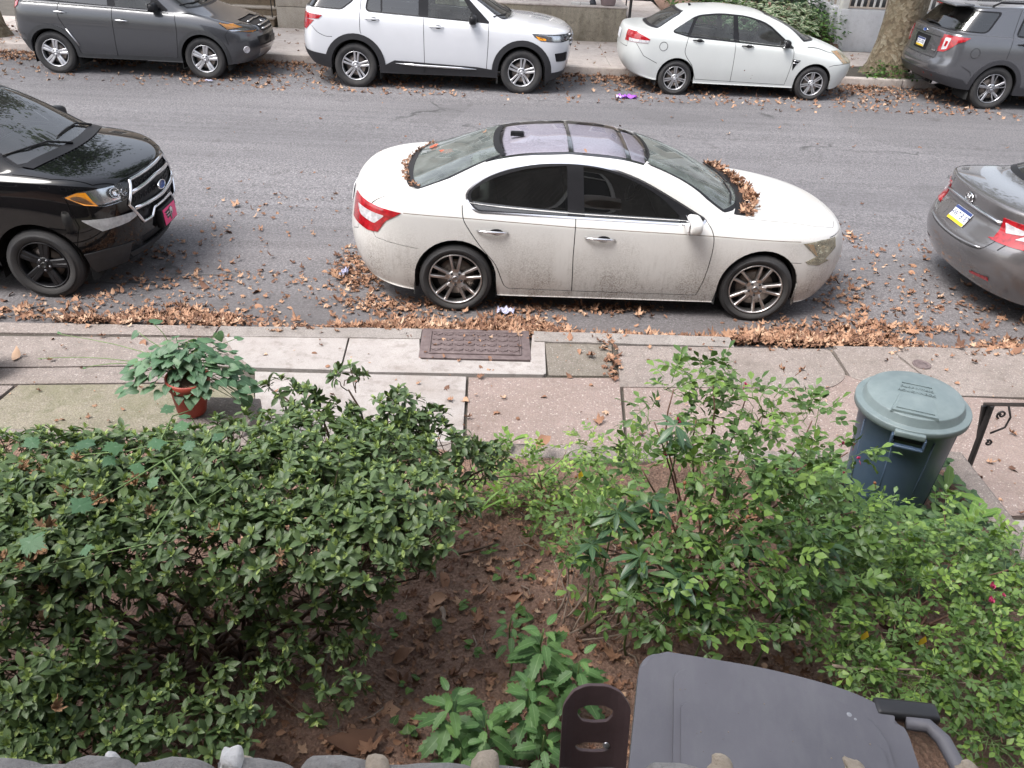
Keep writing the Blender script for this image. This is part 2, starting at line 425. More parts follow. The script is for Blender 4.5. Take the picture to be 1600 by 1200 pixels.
def make_wheel(parent, x, y, sg, Rt, wid, Rr, style, M, hub=None, steer=0.0):
    """wheel > tyre, rim, brake_disc, hub_cap; the outer face looks to sg"""
    h = wid / 2
    tw = MB()   # the hub behind the spokes
    tw.lathe([(Rr * .99, -h * .8), (Rr * .97, h * .1), (Rr * .55, h * .12), (.04, h * .12)], 40, axis='y')
    w = tw.build('wheel', M['rim_dark'], parent, (x, y, Rt - .012), (0, 0, (0 if sg > 0 else pi) + steer))
    prof = [(Rr + .0, -h * .80), (Rr + .012, -h * .88), ((Rr + Rt) / 2, -h * 1.02), (Rt - .03, -h * .97), (Rt - .012, -h * .86),
            (Rt - .001, -h * .6), (Rt, -h * .31), (Rt - .012, -h * .30), (Rt - .012, -h * .26), (Rt, -h * .25), (Rt, -h * .02), (Rt - .012, -h * .01), (Rt - .012, h * .03), (Rt, h * .04),
            (Rt, h * .26), (Rt - .012, h * .27), (Rt - .012, h * .31), (Rt, h * .32), (Rt - .001, h * .6), (Rt - .012, h * .86), (Rt - .025, h * .95), (Rt - .045, h * .99), ((Rr + Rt) / 2 + .012, h * 1.035), ((Rr + Rt) / 2, h * 1.03), ((Rr + Rt) / 2 - .015, h * 1.02), (Rr + .018, h * .93), (Rr + .006, h * .86), (Rr, h * .78)]
    ty = MB(); ty.lathe(prof, 64, axis='y'); ty.build('tyre', M['tyre'], w)
    rm = MB()
    rm.lathe([(Rr * .95, h * .25), (Rr * .955, h * .6), (Rr * .985, h * .72), (Rr * 1.0, h * .82), (Rr * 1.005, h * .90), (Rr * .99, h * .93), (Rr * .955, h * .90), (Rr * .945, h * .76), (Rr * .93, h * .25)], 56, axis='y')
    kind, ns, wr, wo, gap = style[:5]
    f0, f1 = h * .80, h * .84                      # spoke face at the hub and at the rim
    def spoke(a, r0, r1, w0, w1, skew0=0.0, skew1=0.0):
        ca, sa = cos(a), sin(a); V = []
        for r, ww, sk, fy in ((r0, w0, skew0, f0 - .012), ((r0 + r1) / 2, (w0 + w1) / 2, (skew0 + skew1) / 2, f0 + .0), (r1, w1, skew1, f1)):
            for dy, k in ((-.045, 1.0), (-.008, 1.0), (0, .62)):
                for sgn in (-1, 1):
                    t = sk + sgn * ww / 2 * k
                    V.append((r * ca - t * sa, fy + dy, r * sa + t * ca))
        F = []
        for i in range(2):
            b = i * 6; c = b + 6
            for p, q in ((0, 2), (2, 4), (4, 5), (5, 3), (3, 1)): F.append((b + p, c + p, c + q, b + q))
        rm.add(V, F, 0, False)
    for i in range(ns):
        a = 2 * pi * i / ns + pi / 2 + (style[5] if len(style) > 5 else 0)
        if kind == 'single': spoke(a, Rr * .16, Rr * .97, wr, wo)
        elif kind == 'twin':
            spoke(a, Rr * .18, Rr * .97, wr, wo, -gap * .55, -gap); spoke(a, Rr * .18, Rr * .97, wr, wo, gap * .55, gap)
        elif kind == 'vee':
            spoke(a, Rr * .20, Rr * .97, wr, wo, -gap * .30, -gap); spoke(a, Rr * .20, Rr * .97, wr, wo, gap * .30, gap)
            spoke(a, Rr * .16, Rr * .40, wr * 2.2, wr * 2.6)
        elif kind == 'arc':
            spoke(a, Rr * .18, Rr * .97, wr, wo, 0, -gap); spoke(a, Rr * .22, Rr * .97, wr * .5, wo * .4, .01, gap)
    rm.lathe([(Rr * .33, h * .50), (Rr * .31, h * .74), (Rr * .27, f0 - .004), (Rr * .12, f0), (.001, f0)], 28, axis='y')
    rm.build('rim', M['rim'], w)
    nl = 5 if style[1] != 4 else 4; lg = MB()
    for i in range(nl):
        a = 2 * pi * (i + .5) / nl + pi / 2; lg.lathe([(.0115, f0 - .02), (.0115, f0 + .004), (.009, f0 + .008), (0, f0 + .008)], 8, (Rr * .235 * cos(a), 0, Rr * .235 * sin(a)), axis='y')
    lg.build('lug_nuts', M['lug'], w)
    cp = MB(); cp.lathe([(Rr * .135, f0 - .01), (Rr * .135, f0 + .008), (Rr * .11, f0 + .014), (Rr * .085, f0 + .0145), (Rr * .08, f0 + .012), (0, f0 + .013)], 24, axis='y'); cp.build('hub_cap', M.get('cap', M['rim']), w)
    bd = MB(); bd.lathe([(Rr * .70, h * .2), (Rr * .70, h * .30), (Rr * .3, h * .32)], 32, axis='y'); bd.build('brake_disc', M['disc'], w)
    return w

def car_mats():
    M = {}
    t = NT('tyre_rubber'); f = t.noise(40, 3)
    M['tyre'] = t.pbr(t.ramp(t.noise(5, 5, .6), [(.3, (.018, .018, .020)), (.75, (.045, .042, .040))]), .75, 0, t.bump(f, .25, .002))
    M['rim_dark'] = plain('wheel_inner_dark', (.012, .012, .013), .7)
    M['disc'] = plain('brake_disc_steel', (.20, .17, .15), .45, .8)
    M['lug'] = plain('lug_dark', (.05, .05, .055), .4, .6)
    M['trim'] = plain('black_trim', (.014, .014, .016), .38, vary=.2, Specular__IOR__Level=.22)
    M['rubber'] = plain('seal_rubber', (.010, .010, .011), .5)
    M['clad'] = plain('grey_cladding', (.032, .033, .036), .55, vary=.2, scale=20, bump=.15)
    M['chrome'] = plain('chrome', (.80, .80, .82), .14, 1.0, vary=.04)
    M['satin'] = plain('satin_silver', (.55, .55, .57), .28, .9, vary=.06)
    M['under'] = plain('underbody', (.012, .012, .012), .9)
    M['glass'] = glass('car_glass', (.60, .70, .66), 1.6, 0, .10)
    M['dark_glass'] = glass('tinted_car_glass', (.28, .31, .31), 2.1, 0, .015)
    M['lens'] = glass('clear_lens', (.93, .94, .95), 1.45, 0, .10)
    M['old_lens'] = glass('yellowed_lens', (.92, .88, .72), 1.45, .03, .60, (.66, .61, .48))
    M['reflector'] = plain('lamp_reflector', (.62, .63, .66), .15, .9, vary=.2, scale=30)
    M['amber'] = plain('amber_lens', (.95, .33, .02), .2, vary=.2, scale=30, Coat__Weight=1.0)
    M['red'] = plain('red_lens', (.33, .010, .016), .14, vary=.55, scale=22, Coat__Weight=1.0)
    M['white_lens'] = plain('white_lens', (.52, .51, .53), .14, vary=.40, scale=26, Coat__Weight=1.0)
    M['seat'] = plain('seat_cloth_grey', (.16, .155, .15), .85, bump=.2)
    M['seat_dark'] = plain('seat_cloth_dark', (.11, .105, .10), .8, bump=.2)
    M['dash'] = plain('dash_plastic', (.030, .030, .032), .6)
    M['plate'] = plain('plate_white', (.75, .76, .80), .4, vary=.05)
    return M
CM = car_mats()
def paint(name, color, metal=0.0, rough=.35, flake=0.0, dirt=0.0, **kw):
    t = NT(name); base = t.ramp(t.noise(3, 3), [(.3, tuple(c * .96 for c in color)), (.7, color)])
    if flake: base = t.mix(t.ramp(t.noise(900, 2), [(.5, 0.0), (.75, flake)]), base, tuple(min(1, c * 2.2 + .05) for c in color))
    rg = rough
    if dirt:
        sx = t.node('SeparateXYZ'); t.link(t.coord('Object'), sx.inputs[0])
        low = t.node('MapRange', _1=.90, _2=.20, _3=0.0, _4=1.0); t.link(sx.outputs[2], low.inputs[0])
        n1 = t.noise(3.5, 6, .7, stretch=(1, 1, .55)); n2 = t.noise(75, 4, .75)
        streak = t.noise(26, 4, .7, stretch=(1.0, 1.0, .08))
        a = t.math('MULTIPLY', t.ramp(n1, [(.38, 0.0), (.62, 1.0)]), t.ramp(n2, [(.40, 0.0), (.62, 1.0)]))
        a = t.math('ADD', a, t.math('MULTIPLY', t.ramp(streak, [(.54, 0.0), (.76, .35)]), 1.0))
        a = t.math('MULTIPLY', t.math('MULTIPLY', a, low.outputs[0]), dirt)
        film = t.math('MULTIPLY', low.outputs[0], .34 * dirt)
        base = t.mix(film, base, (.36, .31, .27)); base = t.mix(t.math('MINIMUM', a, .85), base, (.13, .095, .07))
        rg = t.ramp(a, [(0.0, rough), (.5, .8)])
    m = t.pbr(base, rg, metal, None, Coat__Weight=1.0 if not dirt else .5, Coat__Roughness=.03 if not dirt else .12, **kw)
    return m

def wheel_wells(sh, parent, xs, zc, r, yin=.42, yout=None):
    for x in xs:
        for sg in (-1, 1):
            mb = MB(); n = 20; V = []; F = []
            for i in range(n + 1):
                a = pi * i / n; px, pz = x + r * cos(a), zc + r * sin(a)
                p, _ = sh.side(px, max(.24, pz), sg); yo = abs(p.y) - .004 if p is not None else .85
                V += [(px, sg * yo, pz), (x + (r + .03) * cos(a), sg * (yo - .05), zc + (r + .03) * sin(a)), (x + (r + .03) * cos(a), sg * yin, zc + (r + .03) * sin(a))]
            for i in range(n): F += [(3 * i + k, 3 * i + 3 + k, 3 * i + 4 + k, 3 * i + 1 + k) for k in (0, 1)]
            F.append(tuple(3 * i + 2 for i in range(n + 1)))
            for e in (0, n):       # upright legs below the axle
                b = len(V); src = [V[3 * e + k] for k in range(3)]
                V += [(p[0], p[1], .16) for p in src]; F += [(3 * e + k, 3 * e + k + 1, b + k + 1, b + k) for k in (0, 1)]
            mb.add(V, F, 0, True); mb.build('wheel_well', CM['under'], parent)

def seats(parent, rows, zf, w, mat, hz=.62):
    for x, ys in rows:
        for y in ys:
            mb = MB(); wd = w if len(ys) > 1 else 1.2
            mb.box((x, y, zf + .12), (.50, wd, .16), bev=.05); mb.box((x - .28, y, zf + .40), (.15, wd * .96, hz), (0, -.22, 0), bev=.05)
            if len(ys) > 1: mb.box((x - .40, y, zf + .40 + hz * .5 + .09), (.09, .25, .16), (0, -.2, 0), bev=.035)
            else:
                for q in (-.4, .4): mb.box((x - .40, q, zf + .40 + hz * .5 + .06), (.09, .25, .12), (0, -.2, 0), bev=.035)
            mb.build('seat', mat, parent)
def dashboard(parent, x, z, w, sy=.36):
    mb = MB(); mb.box((x, 0, z), (.45, w * 2, .22), bev=.07); mb.build('dashboard', CM['dash'], parent)
    st = MB(); c = Vector((x - .34, sy, z + .02)); pts = []
    for i in range(25):
        a = 2 * pi * i / 24; pts.append(c + Vector((.185 * sin(a) * .45, .185 * cos(a), .185 * sin(a) * .9)))
    st.tube(pts, .016, 8); st.box(c, (.06, .30, .05), (0, -.45, 0), bev=.02); st.tube([c, c + Vector((.28, 0, -.08))], .03); st.build('steering_wheel', CM['trim'], parent)
def on_side(sh, pts, sg, lift=0.0):
    out = []
    for x, z in pts:
        p, n = sh.side(x, z, sg); 
        if p is None: p, n = Vector((x, sg * .8, z)), Vector((0, sg, 0))
        out.append(p + n * lift if n.y * sg > 0 else p - n * lift)
    return out
def on_end(sh, pts, sg, lift=0.0):
    out = []
    for y, z in pts:
        p, n = sh.end(y, z, sg)
        if p is None: p, n = Vector((0, y, z)), Vector((sg, 0, 0))
        if n.x * sg < 0: n = -n
        out.append(p + n * lift)
    return out
def on_top(sh, pts, lift=0.0):
    out = []
    for x, y in pts:
        p, n = sh.top(x, y)
        if n.z < 0: n = -n
        out.append(p + n * lift)
    return out
def handle(sh, parent, x0, x1, z, sg, mat, dz=0.0):
    """a bar on two feet over a hollow"""
    a, b = on_side(sh, [(x0, z), (x1, z + dz)], sg, .0); n = Vector((0, sg, .15)).normalized(); mb = MB()
    k = 7; pts = []
    for i in range(k):
        t = i / (k - 1); pts.append(a.lerp(b, t) + n * (.006 + .030 * (1 - abs(2 * t - 1) ** 3)))
    mb.tube(pts, [.006, .012, .014, .015, .014, .012, .006], 8)
    c = a.lerp(b, .62); V = []; m = 14
    for i in range(m):
        t = 2 * pi * i / m; q = on_side(sh, [(c.x + .06 * cos(t), z + dz * .6 + .028 * sin(t))], sg, .002)[0]; V.append(q)
    o = mb.build('handle', mat, parent)
    pydata('handle_cup', V, [tuple(range(m)) if sg < 0 else tuple(range(m))[::-1]], CM['trim'] if mat is not CM.get('whiteh') else CM['trim'], o)
    return o
def mirror_part(sh, parent, x, z, sg, mat, size=(.14, .24, .15), lamp=None):
    p = on_side(sh, [(x, z)], sg)[0]; c = p + Vector((-.02, sg * (size[1] * .62), .035))
    bm = bmesh.new(); bmesh.ops.create_icosphere(bm, subdivisions=3, radius=.5)
    for v in bm.verts:
        q = v.co.copy()
        for i in range(3): q[i] = math.copysign(abs(q[i] * 2) ** .62, q[i]) / 2
        q.x = q.x if q.x > 0 else q.x * .55
        q.z *= 1 - .22 * (q.y * sg + .5); v.co = (c.x + q.x * size[0], c.y + q.y * size[1], c.z + q.z * size[2])
    mb = MB(); mb.bm(bm, 0, True); o = mb.build('mirror', mat, parent)
    ar = MB(); ar.tube([p + Vector((.05, -sg * .02, -.01)), p + Vector((.02, sg * .05, .005)), c + Vector((0, -sg * .04, -.03))], [.035, .028, .03], 8); ar.build('mirror_arm', CM['trim'], o)
    g = MB(); g.box(c + Vector((-size[0] * .285, 0, 0)), (.006, size[1] * .80, size[2] * .70), bev=.002); g.build('mirror_glass', CM['chrome'], o)
    return o
def plate(parent, p, nrm, mats_text, size=(.305, .152), base=None, text='', tcol=None, strip=None, top=None, tscale=1.0):
    """a licence plate hung square to nrm"""
    q = nrm.to_track_quat('Z', 'Y'); rot = q.to_euler()
    nz = nrm.normalized(); up = (Vector((0, 0, 1)) - nz * nz.z).normalized(); rx = up.cross(nz)
    Mx = Matrix((rx, up, nz)).transposed().to_4x4(); Mx.translation = p
    mb = MB(); mb.box((0, 0, 0), (size[0], size[1], .006), bev=.0025)
    o = mb.build('licence_plate', base or CM['plate'], parent); o.matrix_local = Mx
    def strip_at(y, h, m, nm):
        s = MB(); s.box((0, y, .0036), (size[0] * .985, h, .002)); s.build(nm, m, o)
    if strip: strip_at(-size[1] * .5 + size[1] * .11, size[1] * .2, strip, 'plate_strip')
    if top: strip_at(size[1] * .5 - size[1] * .11, size[1] * .2, top, 'plate_strip')
    if text: text_mesh(text, size[1] * .56 * tscale, .001, tcol, 'plate_number', o, (0, -.002, .0042), (0, 0, 0), bold=.0004, sx=.80)
    return o
# ---------------------------------------------------------------- ground, road, pavements, far walls
def sheet(name, outline_rows, mat, kind='structure', parent=None):
    """a surface from rows of points"""
    V = []; F = []; k = len(outline_rows[0])
    for r in outline_rows: V += [tuple(p) for p in r]
    for i in range(len(outline_rows) - 1):
        for j in range(k - 1): F.append((i * k + j, i * k + j + 1, (i + 1) * k + j + 1, (i + 1) * k + j))
    o = pydata(name, V, F, mat, parent, True)
    if kind: o['kind'] = kind
    return o
def road_z(y): return float(np.interp(y, [6.0, 8.8, 14.8, 30], [0, 0, .068, .068]))

# asphalt: grey binder with pale chips, long wear streaks, darker gutters, fine cracks
t = NT('asphalt'); fine = t.noise(34, 6, .85); chips = t.voronoi(42); big = t.noise(.55, 6, .6, stretch=(.25, 1, 1)); streak = t.noise(2.2, 5, .65, stretch=(.06, 2.4, 1))
sx = t.node('SeparateXYZ'); t.link(t.coord(), sx.inputs[0])
c = t.ramp(fine, [(.38, (.050, .048, .050)), (.5, (.120, .115, .121)), (.62, (.265, .255, .265))])
c = t.mix(t.ramp(chips.outputs['Distance'], [(.10, .75), (.30, 0.0)]), c, (.42, .40, .41))
c = t.mix(t.math('MULTIPLY', t.ramp(big, [(.40, 0.0), (.62, 1.0)]), .55), c, (.085, .082, .088))
c = t.mix(t.math('MULTIPLY', t.ramp(streak, [(.40, 0.0), (.72, 1.0)]), .22), c, (.26, .25, .265))
near = t.node('MapRange', _1=7.1, _2=6.35, _3=0.0, _4=1.0); t.link(sx.outputs[1], near.inputs[0])
far = t.node('MapRange', _1=16.1, _2=17.2, _3=0.0, _4=1.0); t.link(sx.outputs[1], far.inputs[0])
edge = t.math('MULTIPLY', t.math('ADD', near.outputs[0], far.outputs[0]), t.ramp(t.noise(1.6, 5, .6), [(.3, .35), (.65, .95)]))
c = t.mix(t.math('MULTIPLY', edge, .75), c, (.055, .048, .046))
warm = t.node('MapRange', _1=9.2, _2=7.2, _3=0.0, _4=.4); t.link(sx.outputs[1], warm.inputs[0])
c = t.mix(t.math('MULTIPLY', warm.outputs[0], t.noise(1.1, 5)), c, (.15, .125, .115))
pt = t.voronoi(.33); ps = t.node('SeparateColor'); t.link(pt.outputs['Color'], ps.inputs[0]); c = t.mix(t.math('MULTIPLY', t.ramp(ps.outputs[0], [(.74, 0.0), (.76, 1.0)]), .22), c, (.07, .068, .07))
c = t.mix(t.math('MULTIPLY', t.ramp(t.noise(2.6, 5, .6), [(.60, 0.0), (.72, 1.0)]), .45), c, (.055, .05, .05))
wv = t.node('TexNoise', _Scale=1.4, _Detail=5); t.link(t.coord(), wv.inputs['Vector'])
wm = t.node('Mix', data_type='VECTOR'); wm.inputs[0].default_value = .5; t.link(t.coord(), wm.inputs[4]); t.link(wv.outputs['Color'], wm.inputs[5])
cr = t.node('TexVoronoi', feature='DISTANCE_TO_EDGE', _Scale=.42); t.link(wm.outputs[1], cr.inputs['Vector'])
crk = t.math('MULTIPLY', t.ramp(cr.outputs['Distance'], [(0.0, 1.0), (.004, .8), (.009, 0.0)]), t.ramp(t.noise(.5, 3), [(.54, 0.0), (.62, 1.0)]))
c = t.mix(t.math('MULTIPLY', crk, .7), c, (.03, .03, .03))
t.pbr(c, .82, 0, t.bump(t.math('ADD', fine, t.math('MULTIPLY', crk, -2.0)), .55, .006)); ASPHALT = t.m
ys = [6.0, 6.5, 7, 8, 8.8, 10, 12, 14, 14.8, 16, 17.45]
sheet('road', [[(x, y, road_z(y)) for x in (-40, -20, -10, -5, 0, 5, 10, 20, 40)] for y in ys], ASPHALT)
t = NT('ground_soil'); t.pbr(t.ramp(t.noise(1.5, 6), [(.3, (.05, .04, .03)), (.7, (.09, .07, .05))]), .95); sheet('ground', [[(-150, -60, -.12), (150, -60, -.12)], [(-150, 200, -.12), (150, 200, -.12)]], t.m)

def concrete(name, ca, cb, speck=.55, cs=120, stain=(.16, .145, .12), st=.4, pebble=0.0, crack=0.0, joint=None, bump=.5, streaks=0.0):
    t = NT(name); f = t.noise(3.0, 8, .65); g = t.noise(cs, 3, .7)
    c = t.ramp(f, [(.3, ca), (.7, cb)])
    c = t.mix(t.ramp(g, [(.42, speck), (.60, 0.0)]), c, tuple(x * .45 for x in ca))
    h = g
    if pebble:
        v = t.voronoi(70); v2 = t.voronoi(70); pc = t.node('SeparateColor'); t.link(v2.outputs['Color'], pc.inputs[0])
        pebc = t.ramp(pc.outputs[0], [(0.0, (.14, .11, .10)), (.35, (.24, .19, .17)), (.62, (.33, .27, .24)), (.80, (.20, .18, .175)), (.93, (.46, .41, .37)), (1.0, (.60, .56, .52))])
        c = t.mix(t.math('MULTIPLY', t.ramp(v.outputs['Distance'], [(.30, 1.0), (.55, 0.0)]), pebble), c, pebc); h = t.math('SUBTRACT', g, t.math('MULTIPLY', v.outputs['Distance'], 1.5))
    c = t.mix(t.math('MULTIPLY', t.ramp(t.noise(1.3, 6, .7), [(.48, 0.0), (.72, 1.0)]), st), c, stain)
    c = t.mix(t.math('MULTIPLY', t.ramp(t.noise(9, 5, .7), [(.52, 0.0), (.66, 1.0)]), st * .8), c, tuple(x * .7 for x in stain))
    if streaks:
        s = t.noise(4.5, 8, .75, stretch=(1, 1, .12)); c = t.mix(t.math('MULTIPLY', t.ramp(s, [(.42, 0.0), (.62, 1.0)]), streaks), c, (.085, .072, .055))
    t.pbr(c, .88, 0, t.bump(h, bump, .004)); MATS[name] = t.m; return t.m
C_LIGHT = concrete('pale_concrete', (.33, .30, .285), (.42, .39, .37), .35, 170, (.24, .20, .175), .6)
C_KERB = concrete('kerb_concrete', (.24, .215, .20), (.36, .33, .305), .55, 90, (.15, .13, .11), .5)
C_PINK = concrete('pink_aggregate', (.23, .175, .155), (.31, .24, .215), .4, 120, (.20, .15, .12), .3, pebble=.60)
C_GREY = concrete('grey_aggregate', (.23, .195, .175), (.32, .275, .25), .55, 100, (.15, .125, .105), .5, pebble=.45)
C_MOSS = concrete('mossy_concrete', (.20, .18, .13), (.28, .25, .19), .55, 100, (.14, .14, .075), .75, pebble=.25)
C_DARK = concrete('dark_aggregate', (.17, .15, .125), (.235, .21, .175), .55, 110, (.13, .115, .085), .5, pebble=.35)
C_JOINT = concrete('joint_dirt', (.06, .052, .042), (.10, .085, .068), .5, 120)

PZ = .125
base = sheet('pavement', [[(-14, 3.2, PZ - .03), (14, 3.2, PZ - .03)], [(-14, 6.02, PZ - .03), (14, 6.02, PZ - .03)]], C_JOINT)
def slab(px, mat, z=PZ, name='slab', parent=None, th=.08, bev=.004, r=0.0, world=False, gap=.0015):
    P = [(p[0], p[1]) for p in px] if world else [tuple(at(u, v, z)[:2]) for u, v in px]
    A = sum(P[i][0] * P[(i + 1) % len(P)][1] - P[(i + 1) % len(P)][0] * P[i][1] for i in range(len(P)))
    if A < 0: P = P[::-1]; r = r[::-1] if isinstance(r, (list, tuple)) else r
    if r: P = rounded(P, r, 5)
    if gap: P = [tuple(q) for q in grow(P, -gap)] if not r else P
    mb = MB(); mb.prism(P, z - th, z + random.uniform(-.002, .002), bevel=bev); return mb.build(name, mat, parent if parent is not None else base)
slab([(-60, 524), (420, 528), (420, 573), (200, 571), (-60, 574)], C_GREY, PZ - .003); slab([(-400, 516), (-64, 527), (-64, 574), (-400, 576)], C_GREY, PZ - .003)
slab([(-60, 576), (200, 573), (345, 575), (400, 596), (-20, 600)], C_GREY, PZ + .002)
slab([(28, 601), (395, 598), (420, 780), (-130, 780), (-90, 700)], C_MOSS, PZ); slab([(-420, 600), (22, 602), (-90, 690), (-140, 760), (-500, 760)], C_GREY, PZ)
slab([(348, 522), (545, 522), (531, 578), (395, 574), (370, 556)], C_LIGHT, PZ + .004, r=[.05, .005, .005, .02, .05])
slab([(548, 522), (655, 521), (656, 561), (850, 566), (851, 585), (533, 580)], C_LIGHT, PZ + .004, r=[.005, .04, .02, .02, .02, .005])
slab([(398, 580), (729, 588), (718, 780), (400, 780)], C_LIGHT, PZ + .002)
slab([(732, 589), (968, 590), (985, 790), (725, 790)], C_PINK, PZ)
slab([(832, 522), (851, 534), (853, 584), (834, 581), (828, 560)], C_LIGHT, PZ + .001, r=.01)
slab([(851, 534), (956, 537), (958, 587), (857, 586)], C_DARK, PZ - .008)
slab([(966, 540), (1295, 545), (1325, 588), (1300, 606), (968, 604)], C_GREY, PZ + .004, r=[.01, .06, .12, .10, .01])
slab([(972, 580), (1305, 580), (1400, 612), (1420, 790), (988, 790)], C_PINK, PZ - .005)
slab([(1302, 546), (1390, 548), (1478, 617), (1405, 612), (1330, 590)], C_GREY, PZ - .004, r=.01)
slab([(1396, 548), (1620, 552), (1640, 622), (1482, 617)], C_GREY, PZ, r=.01)
slab([(1408, 616), (1660, 627), (1800, 800), (1560, 806), (1430, 760)], C_PINK, PZ - .001, r=.01)
slab([(2.9, 2.2), (6.5, 2.2), (6.5, 3.66), (2.9, 3.66)], C_LIGHT, .30, 'step', None, .2, world=True)
slab([(4.9, 3.2), (14, 3.2), (14, 5.98), (4.9, 5.98)], C_GREY, PZ, world=True); slab([(-14, 3.2), (-4.6, 3.2), (-4.6, 5.98), (-14, 5.98)], C_GREY, PZ, world=True)
# the near kerb, in worn lengths
kerb = tag(empty('kerb', (0, 6.08, 0)), kind='structure')
def kerb_stone(px0, px1, mat, z, depth=.20, rz=.02):
    a, b = at(*px0, z=z), at(*px1, z=z); mb = MB(); n = 12; V = []
    for i in range(n + 1):
        p = a.lerp(b, i / n); w = .006 * sin(i * 2.3 + a.x * 5) + .004 * sin(i * 5.1)
        for dy, dz in ((-depth, -.10), (-depth, 0), (-.03, .002), (-.006 + w, -.018), (.012 + w, -z - .02)): V.append((p.x, p.y + dy - 0.0, z + dz + w * .4 - 6e-4 * i % .002))
    F = [(i * 5 + k, i * 5 + 5 + k, i * 5 + 6 + k, i * 5 + 1 + k) for i in range(n) for k in range(4)] + [(0, 1, 2, 3, 4), tuple((n * 5 + k) for k in (4, 3, 2, 1, 0))]
    mb.add(V, F, 0, False); o = mb.build('kerb_stone', mat); o.parent = kerb; o.location = (0, -6.08, 0)
kerb_stone((-420, 496), (-70, 500), C_GREY, .118); kerb_stone((-66, 500), (343, 507), C_GREY, .115); kerb_stone((347, 507), (660, 511), C_KERB, .135)
kerb_stone((834, 515), (1139, 524), C_KERB, .135); kerb_stone((1143, 541), (1300, 543), C_DARK, .09, .10); kerb_stone((1303, 538), (1640, 543), C_GREY, .115); kerb_stone((1643, 543), (2200, 556), C_GREY, .115)

# iron access cover let into the pavement and kerb
t = NT('cast_iron'); t.pbr(t.ramp(t.noise(14, 6, .7), [(.3, (.11, .082, .082)), (.7, (.21, .165, .16))]), .6, .35, t.bump(t.noise(120, 3), .4, .002)); IRON = t.m
gp = [at(662, 513, .13), at(828, 517, .13), at(823, 561, .13), at(657, 559, .13)]
gc = sum((p for p in gp), Vector()) / 4; gx = (gp[1] - gp[0]).normalized(); gw = (gp[1] - gp[0]).length; gh = ((gp[0] - gp[3]).length + (gp[1] - gp[2]).length) / 2
grate = empty('utility_cover', (gc.x, gc.y, .131), math.atan2(gx.y, gx.x), 'rusty rectangular iron cover with a raised diamond pattern set in the kerb', 'access cover')
mb = MB(); mb.box((0, 0, -.03), (gw, gh, .06), bev=.006); mb.build('frame', IRON, grate)
mb = MB(); mb.box((0, 0, .001), (gw * .80, gh * .72, .012), bev=.003); lid = mb.build('lid', IRON, grate)
mb = MB()
for s_, a, b in ((0, gw * .82, .012), (1, .012, gh * .75)):
    for q in (-1, 1): mb.box((0, q * gh * .37, .004) if s_ == 0 else (q * gw * .41, 0, .004), (a, b, .016), bev=.003)
mb.build('rim', IRON, lid)
nx_, ny_ = 8, 4
for i in range(nx_):
    for j in range(ny_):
        x = (i - (nx_ - 1) / 2) * gw * .80 / nx_; y = (j - (ny_ - 1) / 2) * gh * .70 / ny_; mb = MB(); sc = gw * .8 / nx_
        for q in (-1, 1):
            mb.box((q * sc * .24, 0, .0085), (sc * .55, .008, .010), (0, 0, q * .72), bev=.002)
            mb.box((q * sc * .24, 0, .0085), (sc * .34, .007, .009), (0, 0, -q * .72), bev=.002)
        o = mb.build('tread_bar', IRON, lid, (x, y, .002)); 
vc = at(1440, 570, PZ); mb = MB(); mb.lathe([(.075, 0), (.075, .008), (.066, .010), (.062, .004), (.045, .004), (.040, .009), (.02, .011), (0, .009)], 28)
o = mb.build('valve_cover', IRON, None, (vc.x, vc.y, PZ)); tag(o, 'small round iron valve cover in the pavement beyond the bin', 'valve cover')

# ---------------------------------------------------------------- the front garden: soil, low wall, side kerb, steps rail
def soil_z(x, y):
    z = .50 + .10 * (3.2 - y) / 2.2 + .025 * sin(x * 3.1 + y * 2.3) + .02 * sin(x * 7.7 - y * 5.1) + .012 * sin(x * 17 + y * 13) + .05 * math.exp(-((x - .9) ** 2 + (y - 2.7) ** 2) / .12)
    return z
t = NT('garden_soil'); f = t.noise(9, 8, .7); g = t.noise(70, 4, .75); v = t.voronoi(48)
c = t.ramp(f, [(.3, (.13, .076, .056)), (.55, (.25, .150, .110)), (.75, (.38, .25, .185))]); c = t.mix(t.ramp(g, [(.48, 0.0), (.72, .8)]), c, (.36, .245, .18)); c = t.mix(t.ramp(t.noise(2.2, 4), [(.5, 0.0), (.75, .6)]), c, (.23, .16, .12))
t.pbr(c, .95, 0, t.bump(t.math('ADD', g, t.math('MULTIPLY', v.outputs['Distance'], 1.2)), .9, .02)); SOIL = t.m
xs = np.linspace(-6.5, 2.86, 120); yy = np.linspace(.1, 3.93, 56)
sheet('garden_soil', [[(x, y, soil_z(x, y)) for x in xs] for y in yy], SOIL)
wall = empty('garden_wall', (-1.8, 3.98, 0), 0, 'low concrete edging wall between the shrubs and the pavement', 'wall')
mb = MB(); mb.box((0, 0, .24), (9.2, .14, .48), bev=.015); mb.build('wall_face', C_GREY, wall)
sk = empty('edging_kerb', (2.93, 3.3, 0), 0, 'concrete edging beside the walkway, next to the bin', 'edging')
mb = MB(); mb.box((0, -.6, .27), (.15, 2.7, .50), bev=.02); mb.build('edging', C_GREY, sk)
IRON_B = plain('black_iron', (.022, .020, .020), .5, .2, vary=.3, bump=.2)
rail = empty('handrail', (3.13, 4.1, 0), 0, 'black wrought iron stair handrail with scrolls, on the edging right of the bin', 'handrail')
def bar(pts, w, h, name, mat, par):
    mb = MB()
    for a, b in zip(pts[:-1], pts[1:]):
        a, b = Vector(a), Vector(b); d = b - a; q = d.to_track_quat('X', 'Z').to_euler(); mb.box((a + b) / 2, (d.length + .004, w, h), tuple(q), bev=.003)
    return mb.build(name, mat, par)
